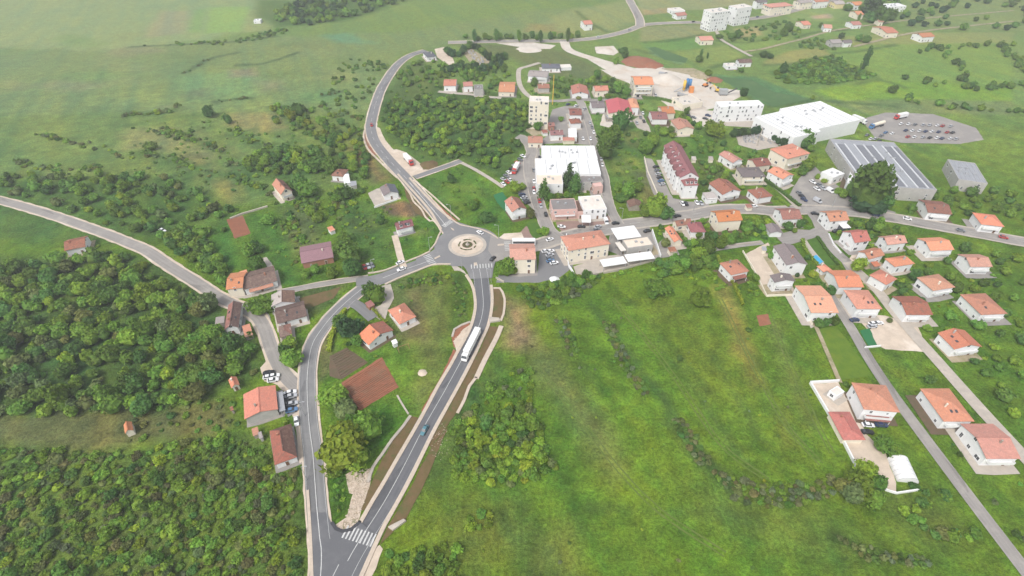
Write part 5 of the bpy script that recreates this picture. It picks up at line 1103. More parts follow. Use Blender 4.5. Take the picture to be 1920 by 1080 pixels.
# culvert slabs, pool, greenhouse, frames, masts
o = MB(); q = [W(*p) for p in ((728, 990), (737, 996), (762, 978), (757, 975))]; o.hexa([(v.x, v.y, 0) for v in q] + [(v.x, v.y, .9) for v in q]); thing(o.build('culvert_headwall', 'concrete'), 'pale concrete culvert slab beside the new road near the fork', 'culvert', (740, 985))
o = MB(); q = [W(*p) for p in ((916, 596), (918, 606), (938, 603), (936, 598))]; o.hexa([(v.x, v.y, 0) for v in q] + [(v.x, v.y, .8) for v in q]); thing(o.build('culvert_headwall', 'concrete'), 'grey concrete culvert slab beside the bend of the new road', 'culvert', (925, 600))
q = [W(*p) for p in ((1521, 483), (1530, 479), (1543, 492), (1535, 497))]; e = empty('swimming_pool', (0, 0, 0)); c = sum(q, Vector()) / 4; e.location = c; thing(e, 'blue swimming pool in the narrow garden', 'pool', (1532, 488))
mb = MB(); mb.poly([(v.x - c.x, v.y - c.y, .42) for v in q][::-1]); mb.build('water', 'water', e)
mb = MB()
for i in range(4):
    a, b2 = q[i] - c, q[(i + 1) % 4] - c; mb.hexa([(a.x * s, a.y * s, 0) for s in (1,)] + [(b2.x, b2.y, 0), (b2.x * 1.12, b2.y * 1.12, 0), (a.x * 1.12, a.y * 1.12, 0), (a.x, a.y, .5), (b2.x, b2.y, .5), (b2.x * 1.12, b2.y * 1.12, .5), (a.x * 1.12, a.y * 1.12, .5)])
mb.build('coping', 'concrete', e)
a, b2 = W(1665, 862), W(1684, 905); d = (b2 - a); Lg = d.length; e = empty('greenhouse', (a + b2) / 2 + Vector((3, 0, 0)), math.atan2(d.y, d.x)); thing(e, 'white arched plastic greenhouse at the lower right', 'greenhouse', (1672, 880))
v, f = [], []
for i in range(13):
    an = math.pi * i / 12
    for x in (-Lg / 2, Lg / 2): v.append((x, 3.2 * math.cos(an), 2.9 * math.sin(an)))
for i in range(12): f.append((2 * i, 2 * i + 1, 2 * i + 3, 2 * i + 2))
f += [tuple(2 * i for i in range(13)), tuple(2 * i + 1 for i in range(12, -1, -1))]; mesh('cover', v, f, 'white_sheet', e, [[(v[i][0], v[i][1]) for i in q2] for q2 in f])
for i in range(6):
    x = -Lg / 2 + Lg * i / 5; mb = MB()
    for j in range(8): p0, p1 = math.pi * j / 8, math.pi * (j + 1) / 8; mb.tube((x, 3.24 * math.cos(p0), 2.94 * math.sin(p0)), (x, 3.24 * math.cos(p1), 2.94 * math.sin(p1)), .05, k=5)
    mb.build('hoop', 'metal', e)
e = empty('timber_frame', W(757, 655)); thing(e, 'brown timber garden frame on the lawn', 'frame', (757, 655)); e.rotation_euler.z = .5
for x in (-2.2, 2.2):
    for y in (-1, 1): MB().tube((x, y, 0), (x, 0, 2.3), .09).build('leg', 'timber', e)
MB().tube((-2.3, 0, 2.3), (2.3, 0, 2.3), .1).build('beam', 'timber', e)
def mast(px, h, r, mat, label, cat='mast', arm=0):
    p = W(*px); e = empty('mast', p); thing(e, label, cat, px); MB().tube((0, 0, 0), (0, 0, h), r, r * .6).build('pole', mat, e)
    if arm: MB().tube((0, 0, h), (arm, 0, h + .3), r * .5).build('arm', mat, e); MB().box(arm - .5, arm + .3, -.16, .16, h + .2, h + .4).build('lamp_head', 'metal', e)
mast((1419, 274), 13, .45, 'concrete', 'white slender tower beside the graveyard')
mast((1036, 196), 22, .35, 'yellow_paint', 'thin yellow crane mast beside the tower block', 'crane')
for i, p in enumerate(((866, 505), (921, 530), (846, 408), (935, 447), (806, 470), (700, 512), (728, 320), (1165, 415), (1300, 396), (1420, 385), (1560, 388), (1640, 397), (576, 900), (572, 780))):
    mast(p, 8, .12, 'metal', 'slim grey street lamp beside the road', 'street lamp', rnd.choice((-1.6, 1.6)))
# gravel works: mixing plant, digger, machine heap
e = empty('mixing_plant', W(1287, 172)); e.scale = (.72, .72, .72); thing(e, 'blue and yellow concrete mixing plant in the gravel works', 'mixing plant', (1287, 165))
for (x, y, z0, z1, r, m, nm) in ((-3.5, 0, 3, 12, 1.6, 'yellow_paint', 'silo'), (0, 3, 3, 13, 1.6, 'blue_paint', 'silo'), (3.6, 4, 3, 12, 1.6, 'blue_paint', 'silo')):
    mb = MB(); mb.tube((x, y, z0), (x, y, z1), r, k=14); mb.tube((x, y, z0 - 1.6), (x, y, z0), .3, r, 14); mb.tube((x, y, z1), (x, y, z1 + .7), r, .3, 14); mb.build(nm, m, e, True)
    for q in range(4): MB().tube((x + 1.2 * math.cos(q * 1.57 + .78), y + 1.2 * math.sin(q * 1.57 + .78), 0), (x + 1.2 * math.cos(q * 1.57 + .78), y + 1.2 * math.sin(q * 1.57 + .78), z0 + .2), .14).build('leg', 'metal', e)
mb = MB(); mb.box(2, 6.5, -4, 0, 0, 6.5); mb.build('mixer_house', 'orange_paint', e); MB().hexa([(-14, -2, .5), (-3, -1.2, 6.5), (-3, .2, 6.5), (-14, -.6, .5), (-14, -2, 1.1), (-3, -1.2, 7.1), (-3, .2, 7.1), (-14, -.6, 1.1)]).build('conveyor', 'metal', e)
def digger(px, rz, label, m='orange_paint'):
    e = empty('excavator', W(*px), rz); thing(e, label, 'excavator', px); mb = MB(); mb.box(-1.6, 1.6, -1.4, 1.4, 1.0, 2.2); mb.build('body', m, e)
    mb = MB(); mb.box(.2, 1.5, -1.3, -.1, 2.2, 3.3); mb.build('cab', 'glass', e)
    for s in (-1, 1): MB().box(-2, 2, s * 1.4 - .35, s * 1.4 + .35, 0.1, 1.0).build('track', 'tyre', e)
    mb = MB(); mb.tube((1.5, .5, 1.8), (4.2, .5, 4.6), .3); mb.tube((4.2, .5, 4.6), (6.4, .5, 2.2), .22); mb.build('boom', m, e); MB().box(5.9, 7.0, -.1, 1.1, 1.0, 2.2).build('bucket', 'dark_metal', e)
digger((1322, 162), .6, 'orange excavator in the pale gravel works'); digger((1346, 172), 2.4, 'yellow excavator at the right end of the gravel works', 'yellow_paint')
e = empty('crusher', W(1355, 178)); thing(e, 'grey stone crusher with conveyor in the gravel works', 'machine', (1355, 176)); MB().box(-3, 3, -2, 2, 1, 4.5).build('hopper', 'metal', e); MB().hexa([(3, -.6, 1), (10, -.6, 5), (10, .6, 5), (3, .6, 1), (3, -.6, 1.5), (10, -.6, 5.5), (10, .6, 5.5), (3, .6, 1.5)]).build('conveyor', 'dark_metal', e)
for x in (-2.5, 2.5):
    for y in (-1.6, 1.6): MB().tube((x, y, 0), (x, y, 1.1), .2).build('leg', 'dark_metal', e)
# heaps of gravel
def heap(px, r, h, mat, label):
    c = W(*px); v = [(0, 0, h)]; f = []; k = 18
    for j, (rr, zz) in enumerate(((.35, .72), (.7, .32), (1, -.05))):
        for i in range(k): a = 2 * math.pi * i / k; q = rr * r * rnd.uniform(.88, 1.12); v.append((q * math.cos(a), q * math.sin(a), zz * h * rnd.uniform(.9, 1.1)))
    for i in range(k):
        j = (i + 1) % k; f.append((0, 1 + i, 1 + j)); f += [(1 + i, 1 + k + i, 1 + k + j, 1 + j), (1 + k + i, 1 + 2 * k + i, 1 + 2 * k + j, 1 + k + j)]
    o = mesh('gravel_heap', v, f, mat, None, None, None, True); o.location = c; thing(o, label, 'heap', px)
for px, r, h, m, lab in (((1250, 150), 14, 5, 'pale_gravel', 'broad grey gravel heap in the works'), ((1198, 116), 16, 4, 'red_soil', 'dark red soil heap above the works'), ((1222, 122), 10, 3, 'red_soil', 'smaller dark red soil heap above the works'), ((1312, 142), 9, 3, 'track', 'straw coloured spoil heap above the works'), ((805, 309), 6, 1.8, 'bank', 'brown earth heap beside the lorry park'), ((792, 699), 1.9, .7, 'gravel', 'small cream sand heap on the lawn between the roads'), ((992, 92), 12, 2, 'pale_gravel', 'long pale gravel heap on the far lay-by'), ((1136, 95), 9, 2.5, 'pale_gravel', 'pale gravel heap beside the far road'), ((1040, 524), 2.6, 1.4, 'white_wall', 'white heap of bags at the south edge of the dark car park'), ((1340, 150), 7, 2.5, 'red_soil', 'small reddish heap at the edge of the works')):
    heap(px, r, h, m, lab)
# graves
for (poly, n, lab) in (([(872, 98), (886, 95), (920, 117), (900, 121)], 26, 'small grey gravestone among the dark trees at the top'), ([(1385, 252), (1445, 254), (1450, 272), (1392, 270)], 34, 'small grey gravestone in the graveyard below the office block')):
    q = [W(*p) for p in poly]
    for i in range(n):
        u, w_ = rnd.random(), rnd.random(); p = q[0].lerp(q[1], u).lerp(q[3].lerp(q[2], u), w_); s = rnd.uniform(.8, 1.2)
        mb = MB(); mb.box(-.6 * s, .6 * s, -1.1 * s, 1.1 * s, 0, .5); mb.box(-.5 * s, .5 * s, 1.0 * s, 1.2 * s, .5, 1.4 * s); o = mb.build('gravestone', 'grave'); o.location = p; o.rotation_euler.z = .3; tag(o, lab, 'gravestone', lab.replace('small grey gravestone', 'gravestones'))

for A, B, C, lab in (((1330, 300), (1338, 299), (1336, 294), 'tiny white hut in the garden below the cream gabled house'), ((1402, 390), (1412, 389), (1410, 383), 'tiny grey shed on the street front below the rust red gable roof'), ((1352, 452), (1362, 451), (1360, 445), 'tiny garden shed below the broad orange roof'), ((1430, 470), (1438, 469), (1436, 463), 'tiny shed at the head of the cream paved yard'), ((1590, 462), (1600, 460), (1597, 454), 'tiny lean-to left of the strong red roof'), ((1640, 500), (1652, 498), (1649, 490), 'tiny shed below the two tone orange roof'), ((1298, 300), (1306, 299), (1304, 294), 'tiny shed on the slope right of the apartment block'), ((1140, 222), (1150, 221), (1148, 216), 'tiny shed below the crimson hall'), ((1018, 250), (1028, 249), (1026, 244), 'tiny site hut beside the tower block'), ((620, 435), (628, 430), (622, 424), 'tiny orange roofed hut above the plum roofed barn'), ((432, 770), (438, 768), (437, 763), 'tiny white hut in the clearing at the left')):
    shed(A, B, C, 2.3, 'orange_roof' if 'orange' in lab else rnd.choice(('pale_roof', 'grey_sheet', 'brick_roof')), rnd.choice(('white_wall', 'cream_wall', 'stone_wall')), lab)
# ------------------------------------------------------------------ vehicles
CARC = {'white': (.78, .78, .78), 'silver': (.45, .46, .48), 'grey': (.18, .19, .20), 'black': (.02, .02, .022), 'dark blue': (.03, .05, .12), 'blue': (.10, .20, .36), 'red': (.42, .04, .035), 'teal': (.08, .20, .24), 'yellow': (.72, .46, .04)}
PAINT = {k: gloss('car_paint_' + k.replace(' ', '_'), v, .28, .0, .5) for k, v in CARC.items()}
def lofted(secs):
    """closed body from cross sections: list of (x, [(y, z) ...])"""
    v, f = [], []; k = len(secs[0][1])
    for x, r in secs: v += [(x, y, z) for y, z in r]
    for i in range(len(secs) - 1):
        for j in range(k): a, b2 = i * k + j, i * k + (j + 1) % k; f.append((a, b2, b2 + k, a + k))
    f.append(tuple(range(k))[::-1]); f.append(tuple(range(len(v) - k, len(v)))); return v, f
def sec(x, hw, z0, z1, tuck=.88): return (x, [(-hw * .92, z0), (-hw, z0 + .2), (-hw * tuck, z1), (hw * tuck, z1), (hw, z0 + .2), (hw * .92, z0)])
def body_mesh(van=False):
    if van: s = [sec(-2.5, .9, .35, 1.9, .94), sec(-2.3, .96, .3, 2.1, .94), sec(.9, .97, .28, 2.12, .94), sec(1.0, .97, .28, 1.2), sec(2.2, .93, .3, 1.0), sec(2.45, .8, .38, .8)]
    else: s = [sec(-2.12, .72, .42, .82), sec(-1.95, .84, .32, .93), sec(-1.0, .89, .26, .95), sec(.7, .89, .25, .94), sec(1.75, .83, .3, .78), sec(2.12, .68, .4, .62)]
    v, f = lofted(s)
    if not van:                                    # roof skin
        n = len(v); v += [(-1.15, -.60, 1.40), (.25, -.60, 1.40), (.25, .60, 1.40), (-1.15, .60, 1.40), (-1.05, -.58, 1.46), (.15, -.58, 1.46), (.15, .58, 1.46), (-1.05, .58, 1.46)]
        f += [tuple(n + i for i in q) for q in ((0, 3, 2, 1), (4, 5, 6, 7), (0, 1, 5, 4), (1, 2, 6, 5), (2, 3, 7, 6), (3, 0, 4, 7))]
    return v, f
def glass_mesh(van=False):
    mb = MB()
    if van: mb.hexa([(.88, -.9, 1.15), (1.55, -.86, 1.12), (1.55, .86, 1.12), (.88, .9, 1.15), (.88, -.86, 2.0), (1.02, -.8, 1.98), (1.02, .8, 1.98), (.88, .86, 2.0)])
    else: mb.hexa([(-1.75, -.76, .92), (.95, -.76, .92), (.95, .76, .92), (-1.75, .76, .92), (-1.15, -.6, 1.40), (.25, -.6, 1.40), (.25, .6, 1.40), (-1.15, .6, 1.40)])
    return mb.v, mb.f
def mk(name, vf, mats): 
    me = bpy.data.meshes.new(name); me.from_pydata([tuple(v) for v in vf[0]], [], vf[1]); me.update()
    for m in mats: me.materials.append(m)
    return me
GLS = {v: mk('window_glass', glass_mesh(v), [M['glass']]) for v in (False, True)}
_w = MB(); _w.tube((0, -.11, 0), (0, .11, 0), .32, k=12); WHL = mk('wheel', (_w.v, _w.f), [M['tyre']])
BODY = {}
def car(px, d, col, place, van=False, z=.0):
    p = W(*px); q = W(px[0] + d[0], px[1] + d[1]); rz = math.atan2(q.y - p.y, q.x - p.x); nm = 'van' if van else 'car'
    if (col, van) not in BODY: BODY[(col, van)] = mk('body', body_mesh(van), [PAINT[col]])
    e = empty(nm, (p.x, p.y, .24 + z), rz); thing(e, f'{col} {nm} {place}', nm, px, 'cars and vans')
    for me, n, loc in ((BODY[(col, van)], 'body', (0, 0, 0)), (GLS[van], 'window_glass', (0, 0, .004)), (WHL, 'wheel', (1.32, .8, .32)), (WHL, 'wheel', (1.32, -.8, .32)), (WHL, 'wheel', (-1.3, .8, .32)), (WHL, 'wheel', (-1.3, -.8, .32))):
        o = bpy.data.objects.new(n, me); o.location = loc; link(o, e)
    return e
car((796, 809), (-8, 14), 'teal', 'driving down the new road'); car((697, 236), (2, 10), 'red', 'driving on the north road')
car((900, 438), (-9, -5), 'white', 'circling the roundabout'); car((753, 507), (-12, 4), 'white', 'driving on the west road'); car((751, 494.5), (12, -5), 'white', 'pulling out beside the west road')
car((924, 487), (6, -6), 'black', 'leaving the roundabout beside the bushy tree')
for x, y, c in ((684, 503, 'red'), (691, 501, 'silver'), (698, 499, 'grey')): car((x, y), (3, 6), c, 'parked above the west road')
for x, y, c in ((1023, 473, 'white'), (1032, 473, 'white'), (1031, 480, 'silver'), (1030, 486, 'grey'), (1032, 491, 'blue'), (1039, 495, 'white')): car((x, y), (10, -2), c, 'in the car park left of the orange hip roof')
car((1031, 451), (10, -3), 'white', 'on the street below the lawn wedge'); car((1053, 427), (10, 1), 'white', 'on the reddish forecourt'); car((1090, 427), (9, 0), 'black', 'on the reddish forecourt')
car((1136, 418), (4, 9), 'white', 'on the reddish forecourt', True); car((1121, 427), (8, -3), 'silver', 'on the reddish forecourt'); car((1154, 420.5), (10, -1), 'black', 'waiting where alley and street meet')
car((1213, 435), (10, -3), 'black', 'beside the peach flat roof'); car((1270, 407), (10, -2), 'black', 'driving on the street above the weathered red roof'); car((1118, 433), (9, -2), 'grey', 'on the street above the orange hip roof')
for i, c in enumerate(('dark blue', 'silver', 'grey', 'black')): car((979 + i * 3.2, 367 + i * 5), (9, -3), c, 'in the row right of the white gabled house')
for x, y, c in ((1001, 356, 'red'), (1001, 362, 'white'), (1001, 342, 'white'), (1001, 321, 'grey'), (1012, 297.5, 'black'), (1011.5, 379, 'red'), (1023.5, 404, 'black'), (1014, 388, 'silver')): car((x, y), (2, 8), c, 'along the west wall of the white roofed hall')
for i, c in enumerate(('silver', 'grey', 'white', 'black', 'silver', 'red', 'grey', 'white')): car((944 + i * 5.2, 338 - i * 6.2), (6, 3), c, 'in the slanting row at the west edge of the car park')
for x, y, c in ((944, 347, 'white'), (951, 343, 'red'), (957, 340, 'white')): car((x, y), (6, 5), c, 'at the lower corner of the west car park')
for i, c in enumerate(('black', 'grey', 'silver', 'black', 'blue', 'silver')): car((1229.5 + i * 2.4, 314.5 + i * 6.6), (9, -2.5), c, 'in the row beside the apartment block')
for x, y, c in ((1279, 384, 'white'), (1286, 384, 'black'), (1306, 382, 'white'), (1314, 383, 'silver')): car((x, y), (5, 7), c, 'in front of the apartment block near the street')
car((1413, 388.5), (10, -1), 'white', 'on the street below the rust red hip roof')
for x, y, c, v in ((1521, 311, 'silver', 0), (1513, 316, 'white', 0), (1523, 343, 'white', 0), (1531, 356, 'white', 0), (1556, 360, 'white', 1), (1536, 349, 'grey', 0), (1498, 364, 'grey', 0), (1503, 370, 'black', 0), (1507, 376, 'dark blue', 0), (1542, 355, 'silver', 0)): car((x, y), (8, 5), c, 'parked on the grey square', bool(v))
car((1532, 379), (10, 5), 'silver', 'turning on the grey square', True); car((1527, 402.5), (10, 1), 'black', 'crossing the street junction'); car((1641, 405), (10, 1.5), 'dark blue', 'driving east on the street'); car((1566, 435), (9, -3), 'black', 'beside the conservatory')
for x, y, c in ((1601, 602, 'dark blue'), (1636, 609, 'white'), (1646, 608, 'white'), (1634, 614, 'silver')): car((x, y), (9, -1), c, 'below the right hand orange roofed house')
for x, y, c in ((1626, 799, 'white'), (1651, 799, 'dark blue'), (1625, 812, 'black')): car((x, y), (12, 1), c, 'in the paved yard at lower right')
for x, y, c in ((536, 742, 'white'), (546, 738, 'white'), (547, 745, 'silver'), (537, 749, 'grey'), (549, 759, 'silver'), (541, 764, 'black'), (548, 771, 'blue')): car((x, y), (10, -2.5), c, 'beside the grey awning')
car((557, 792), (1, 9), 'white', 'alone beside the branch road')
for x, y, c in ((505, 701, 'black'), (505, 709, 'white'), (515, 707, 'white'), (513, 715, 'white')): car((x, y), (10, -2), c, 'in the gravel yard behind the salmon roofed hall')
car((306, 434), (10, 4), 'white', 'left among bushes near the old road')
for x, y, c in ((1291, 219, 'black'), (1300, 222, 'grey'), (1322, 224, 'black'), (1327, 218, 'dark blue'), (1335, 228, 'silver')): car((x, y), (9, 2), c, 'in the gravel yard below the works')
for x, y, c in ((1201, 222, 'grey'), (1207, 229, 'black'), (1194, 232, 'silver'), (1205, 214, 'white')): car((x, y), (3, 7), c, 'in the yard below the round fronted house')
for x, y, c in ((1195, 181, 'black'), (1203, 180, 'grey'), (1218, 179, 'black'), (1229, 180, 'silver')): car((x, y), (4, 6), c, 'at the foot of the three storey apartment house')
for x, y, c in ((1106, 232, 'silver'), (1110, 240, 'grey'), (1113, 250, 'white'), (1093, 262, 'white'), (1107, 262, 'white')): car((x, y), (3, 9), c, 'along the alley behind the white roofed hall')
for x, y, c in ((1127, 300, 'silver'), (1129, 311, 'white')): car((x, y), (2, 9), c, 'squeezed between hall and alley')
for x, y, c in ((1065, 197, 'dark blue'), (1080, 200, 'white'), (1096, 206, 'silver')): car((x, y), (8, -4), c, 'on the lane of the upper town')
for x, y, c in ((1122, 70.5, 'white'), (1180, 57, 'silver'), (1300, 42, 'black'), (1420, 33, 'dark blue'), (1450, 29, 'white'), (1470, 25, 'grey')): car((x, y), (9, -2), c, 'on the far road')
for i in range(24):
    x, y = 1690 + (i % 8) * 13 + rnd.uniform(-2, 2) + (i // 8) * 6, 234 + (i // 8) * 12 + (i % 8) * .6
    car((x, y), (8, -4), rnd.choice(('white', 'silver', 'grey', 'black', 'dark blue', 'red', 'white')), 'in the rows of the lorry yard')
for x, y, c in ((1632, 262, 'white'), (1640, 262, 'silver'), (1652, 256, 'grey'), (1660, 250, 'blue'), (1672, 252, 'white'), (1648, 266, 'black'), (1625, 255, 'grey')): car((x, y), (8, -4), c, 'between warehouse and factory')
for x, y, c in ((1700, 412, 'white'), (1800, 434, 'grey'), (1880, 447, 'red')): car((x, y), (10, 2), c, 'on the street at the far right')

def lorry(px, d, label, cab, box, length=13.6, boxh=2.6, trail=True, cat='lorry', name='lorry', tank=False):
    p = W(*px); q = W(px[0] + d[0], px[1] + d[1]); e = empty(name, (p.x, p.y, .32), math.atan2(q.y - p.y, q.x - p.x)); thing(e, label, cat, px); hl = length / 2
    mb = MB()
    if tank: mb.tube((-hl, 0, 2.3), (hl, 0, 2.3), 1.2, k=16)
    else:
        mb.box(-hl, hl, -1.25, 1.25, 1.15, 1.15 + boxh)
        for i in range(1, 8): x = -hl + length * i / 8; mb.box(x - .04, x + .04, -1.29, 1.29, 1.15, 1.17 + boxh)
    mb.build('trailer' if trail else 'cargo_box', box, e); MB().box(-hl + .3, hl + (2.6 if trail else 2.2), -.5, .5, .75, 1.13).build('chassis', 'dark_metal', e)
    v, f = lofted([sec(hl + .5, 1.22, .6, 3.0, .96), sec(hl + 2.0, 1.24, .55, 3.0, .95), sec(hl + 2.6, 1.22, .5, 1.9, .96), sec(hl + 2.75, 1.15, .5, 1.2)]); c = mesh('cab', v, f, cab, e)
    MB().hexa([(hl + 2.05, -1.1, 2.0), (hl + 2.66, -1.1, 1.95), (hl + 2.66, 1.1, 1.95), (hl + 2.05, 1.1, 2.0), (hl + 2.0, -1.05, 2.85), (hl + 2.12, -1.05, 2.85), (hl + 2.12, 1.05, 2.85), (hl + 2.0, 1.05, 2.85)]).build('windscreen', 'glass', c)
    for x in ([-hl + 1.2, -hl + 2.5, -hl + 3.8] if trail else [-hl + 1.2]) + [hl - .8, hl + 1.7]:
        for s in (-1, 1): MB().tube((x, s * 1.0, .5), (x, s * 1.25, .5), .5, k=12).build('wheel', 'tyre', e)
lorry((886, 648), (-12, 24), 'long white articulated lorry driving down the new road', 'white_wall', 'white_wall')
lorry((765, 303), (10, 11), 'parked white and red lorry in the pale lorry park', 'red_paint', 'white_wall', 9, 2.4, False)
lorry((968, 319), (-5, 9), 'white box lorry with dark cab in the west car park', 'red_paint', 'white_wall', 7, 2.5, False)
lorry((1645, 238), (-10, 3), 'blue cab lorry with a cream tank in the lorry yard', 'blue_paint', 'cream_wall', 11, 2.4, True, tank=True)
lorry((1606, 228), (10, 4), 'white lorry backed up to the warehouse corner', 'white_wall', 'white_wall', 8, 2.4, False)
lorry((1690, 222), (-10, 2), 'white lorry with red cab at the far side of the lorry yard', 'red_paint', 'white_wall', 8, 2.5, False)
lorry((1276, 182), (8, 3), 'grey tipper lorry beside the mixing plant', 'grey_wall', 'metal', 6, 1.6, False); lorry((1302, 192), (8, 4), 'dark tipper lorry in front of the mixing plant', 'dark_metal', 'metal', 6, 1.6, False)
lorry((1240, 142), (8, 2), 'small dark tipper lorry on the pale gravel', 'dark_metal', 'metal', 5, 1.4, False)
p = W(982, 459); q = W(992, 459); e = empty('bus', (p.x, p.y, .32), math.atan2(q.y - p.y, q.x - p.x)); thing(e, 'white and black bus leaving the roundabout', 'bus', (982, 458))
v, f = lofted([sec(-5.8, 1.2, .4, 3.0, .97), sec(-5.6, 1.25, .35, 3.1, .97), sec(5.5, 1.25, .35, 3.1, .97), sec(5.8, 1.2, .4, 2.9, .97)]); mesh('body', v, f, 'white_wall', e)
MB().box(-5.4, 5.4, -1.27, 1.27, 1.35, 2.55).build('window_band', 'glass', e); MB().box(5.4, 5.84, -1.1, 1.1, 1.2, 2.6).build('windscreen', 'glass', e)
for x in (-3.6, 3.8):
    for s in (-1, 1): MB().tube((x, s * 1.0, .48), (x, s * 1.27, .48), .48, k=12).build('wheel', 'tyre', e)
# ------------------------------------------------------------------ trees and shrubs
def leafmat(name, attr):
    m, t, b = nodes(name)
    if attr: c = t.nodes.new('ShaderNodeVertexColor'); c.layer_name = 'tint'; c = c.outputs[0]
    else: c = t.nodes.new('ShaderNodeObjectInfo').outputs['Color']
    p = pos(t); r = ramp(t, noise(t, p, 1.3, 3, .7), .3, .7, .62, 1.42); k = t.nodes.new('ShaderNodeCombineColor')
    for i in range(3): t.links.new(r, k.inputs[i])
    col = mixc(t, c, k.outputs[0], 1.0, 'MULTIPLY')
    h = t.nodes.new('ShaderNodeHueSaturation'); t.links.new(col, h.inputs['Color']); t.links.new(ramp(t, noise(t, p, .5, 2), .3, .7, .487, .515), h.inputs['Hue'])
    t.links.new(h.outputs[0], b.inputs['Base Color']); b.inputs['Roughness'].default_value = .75; b.inputs['Specular IOR Level'].default_value = .15
    tr = t.nodes.new('ShaderNodeBsdfTranslucent'); t.links.new(h.outputs[0], tr.inputs['Color']); mx = t.nodes.new('ShaderNodeMixShader'); mx.inputs[0].default_value = .3
    t.links.new(b.outputs[0], mx.inputs[1]); t.links.new(tr.outputs[0], mx.inputs[2]); t.links.new(mx.outputs[0], t.nodes['Material Output'].inputs['Surface'])
    return m
M['leaf'] = leafmat('foliage', False); M['leaf_mass'] = leafmat('foliage_mass', True)

def crown(seed, n, kind='round', leaf=.17):
    """leaf clumps of a crown of radius about 1 whose foot stands at z = 0; returns quads (n,4,3)"""
    g = np.random.default_rng(seed)
    if kind == 'round':
        k = int(g.integers(6, 13)); L = g.normal(size=(k, 3)); L /= np.linalg.norm(L, axis=1)[:, None]; L *= g.uniform(.30, .78, (k, 1)); L[:, 2] = np.abs(L[:, 2]) * g.uniform(.7, 1.15) + .0; R = g.uniform(.24, .52, k); base = np.array([0, 0, .58])
        L[:, :2] *= g.uniform(.8, 1.15, 2); L = np.vstack([L, [[g.normal(0, .1), g.normal(0, .1), .12]]]); R = np.append(R, .56)
    elif kind == 'shrub':
        k = 7; a = g.uniform(0, 6.28, k); q = g.uniform(.25, .62, k); L = np.stack([q * np.cos(a), q * np.sin(a), g.uniform(.1, .38, k)], 1); R = g.uniform(.3, .48, k); base = np.array([0, 0, .08])
    elif kind == 'cone':
        z = np.linspace(.25, 2.6, 9); L = np.stack([g.normal(0, .05, 9), g.normal(0, .05, 9), z], 1); R = (1 - (z - .25) / 2.7) * .8 + .08; base = np.zeros(3)
    else:                                          # tall, slim
        z = np.linspace(.4, 3.4, 9); L = np.stack([g.normal(0, .12, 9), g.normal(0, .12, 9), z], 1); R = np.sin((z) / 3.9 * math.pi) ** .6 * .58 + .06; base = np.zeros(3)
    w = R ** 2; pick = g.choice(len(R), n, p=w / w.sum())
    d = g.normal(size=(n, 3)); d /= np.linalg.norm(d, axis=1)[:, None]
    low = d[:, 2] < -.35; d[low, 2] *= -1
    rr = R[pick] * np.where(g.random(n) < .14, g.uniform(1.1, 1.38, n), g.uniform(.72, 1.12, n))
    c = L[pick] + d * rr[:, None] + base
    c[:, 2] = np.maximum(c[:, 2], .04)
    nn = d + g.normal(0, .55, (n, 3)); nn /= np.linalg.norm(nn, axis=1)[:, None]
    t1 = np.cross(nn, g.normal(size=(n, 3))); t1 /= np.linalg.norm(t1, axis=1)[:, None]; t2 = np.cross(nn, t1)
    s = leaf * g.uniform(.6, 1.35, (n, 1)); s2 = s * g.uniform(.6, 1.0, (n, 1)); bend = nn * s * .35
    Q = np.stack([c - t1 * s, c - t2 * s2 - bend * .2, c + t1 * s, c + t2 * s2 + bend], 1)
    return Q
def core(seed, kind):
    """inner lump that keeps the crown from being see-through everywhere"""
    g = np.random.default_rng(seed + 900); v, f = [], []; k, m = 8, 5
    H_, zc, r0 = {'round': (.62, .62, .62), 'shrub': (.38, .25, .62), 'cone': (1.2, 1.3, .5), 'slim': (1.6, 1.9, .38)}[kind]
    for j in range(m + 1):
        th = math.pi * j / m
        for i in range(k): a = 2 * math.pi * i / k; r = r0 * math.sin(th) * g.uniform(.8, 1.1) * (1.3 - j / m * .0 if kind != 'cone' else (j / m) * 1.5); v.append((r * math.cos(a), r * math.sin(a), zc + H_ * math.cos(th)))
    for j in range(m):
        for i in range(k): a, b2 = j * k + i, j * k + (i + 1) % k; f.append((a, a + k, b2 + k, b2))
    return v, f
def crown_mesh(seed, n, kind, leaf):
    Q = crown(seed, n, kind, leaf); cv, cf = core(seed, kind); v = np.concatenate([Q.reshape(-1, 3), np.array(cv)]); off = n * 4
    f = [(4 * i, 4 * i + 1, 4 * i + 2, 4 * i + 3) for i in range(n)] + [tuple(off + j for j in q) for q in cf]
    me = bpy.data.meshes.new('crown'); me.from_pydata(v.tolist(), [], f); me.materials.append(M['leaf']); me.update(); return me
def trunk_mesh(seed, kind):
    g = random.Random(seed); mb = MB(); top = {'round': 1.0, 'shrub': .4, 'cone': 2.2, 'slim': 3.0}[kind]; r = .085 if kind == 'round' else .06
    mb.tube((0, 0, -.05), (g.uniform(-.05, .05), g.uniform(-.05, .05), top * .55), r, r * .65, 7)
    for i in range(4):
        a = g.uniform(0, 6.28); z = top * g.uniform(.25, .5); mb.tube((0, 0, z), (.38 * math.cos(a), .38 * math.sin(a), z + top * .32), r * .5, r * .18, 5)
    me = bpy.data.meshes.new('trunk'); me.from_pydata(mb.v, [], mb.f); me.materials.append(M['bark']); me.update(); return me
CR = {'round': [crown_mesh(100 + i, 620, 'round', .125) for i in range(14)], 'shrub': [crown_mesh(200 + i, 300, 'shrub', .15) for i in range(7)], 'cone': [crown_mesh(300 + i, 620, 'cone', .12) for i in range(3)], 'slim': [crown_mesh(400 + i, 600, 'slim', .12) for i in range(3)]}
TR = {k: [trunk_mesh(50 + i, k) for i in range(3)] for k in CR}
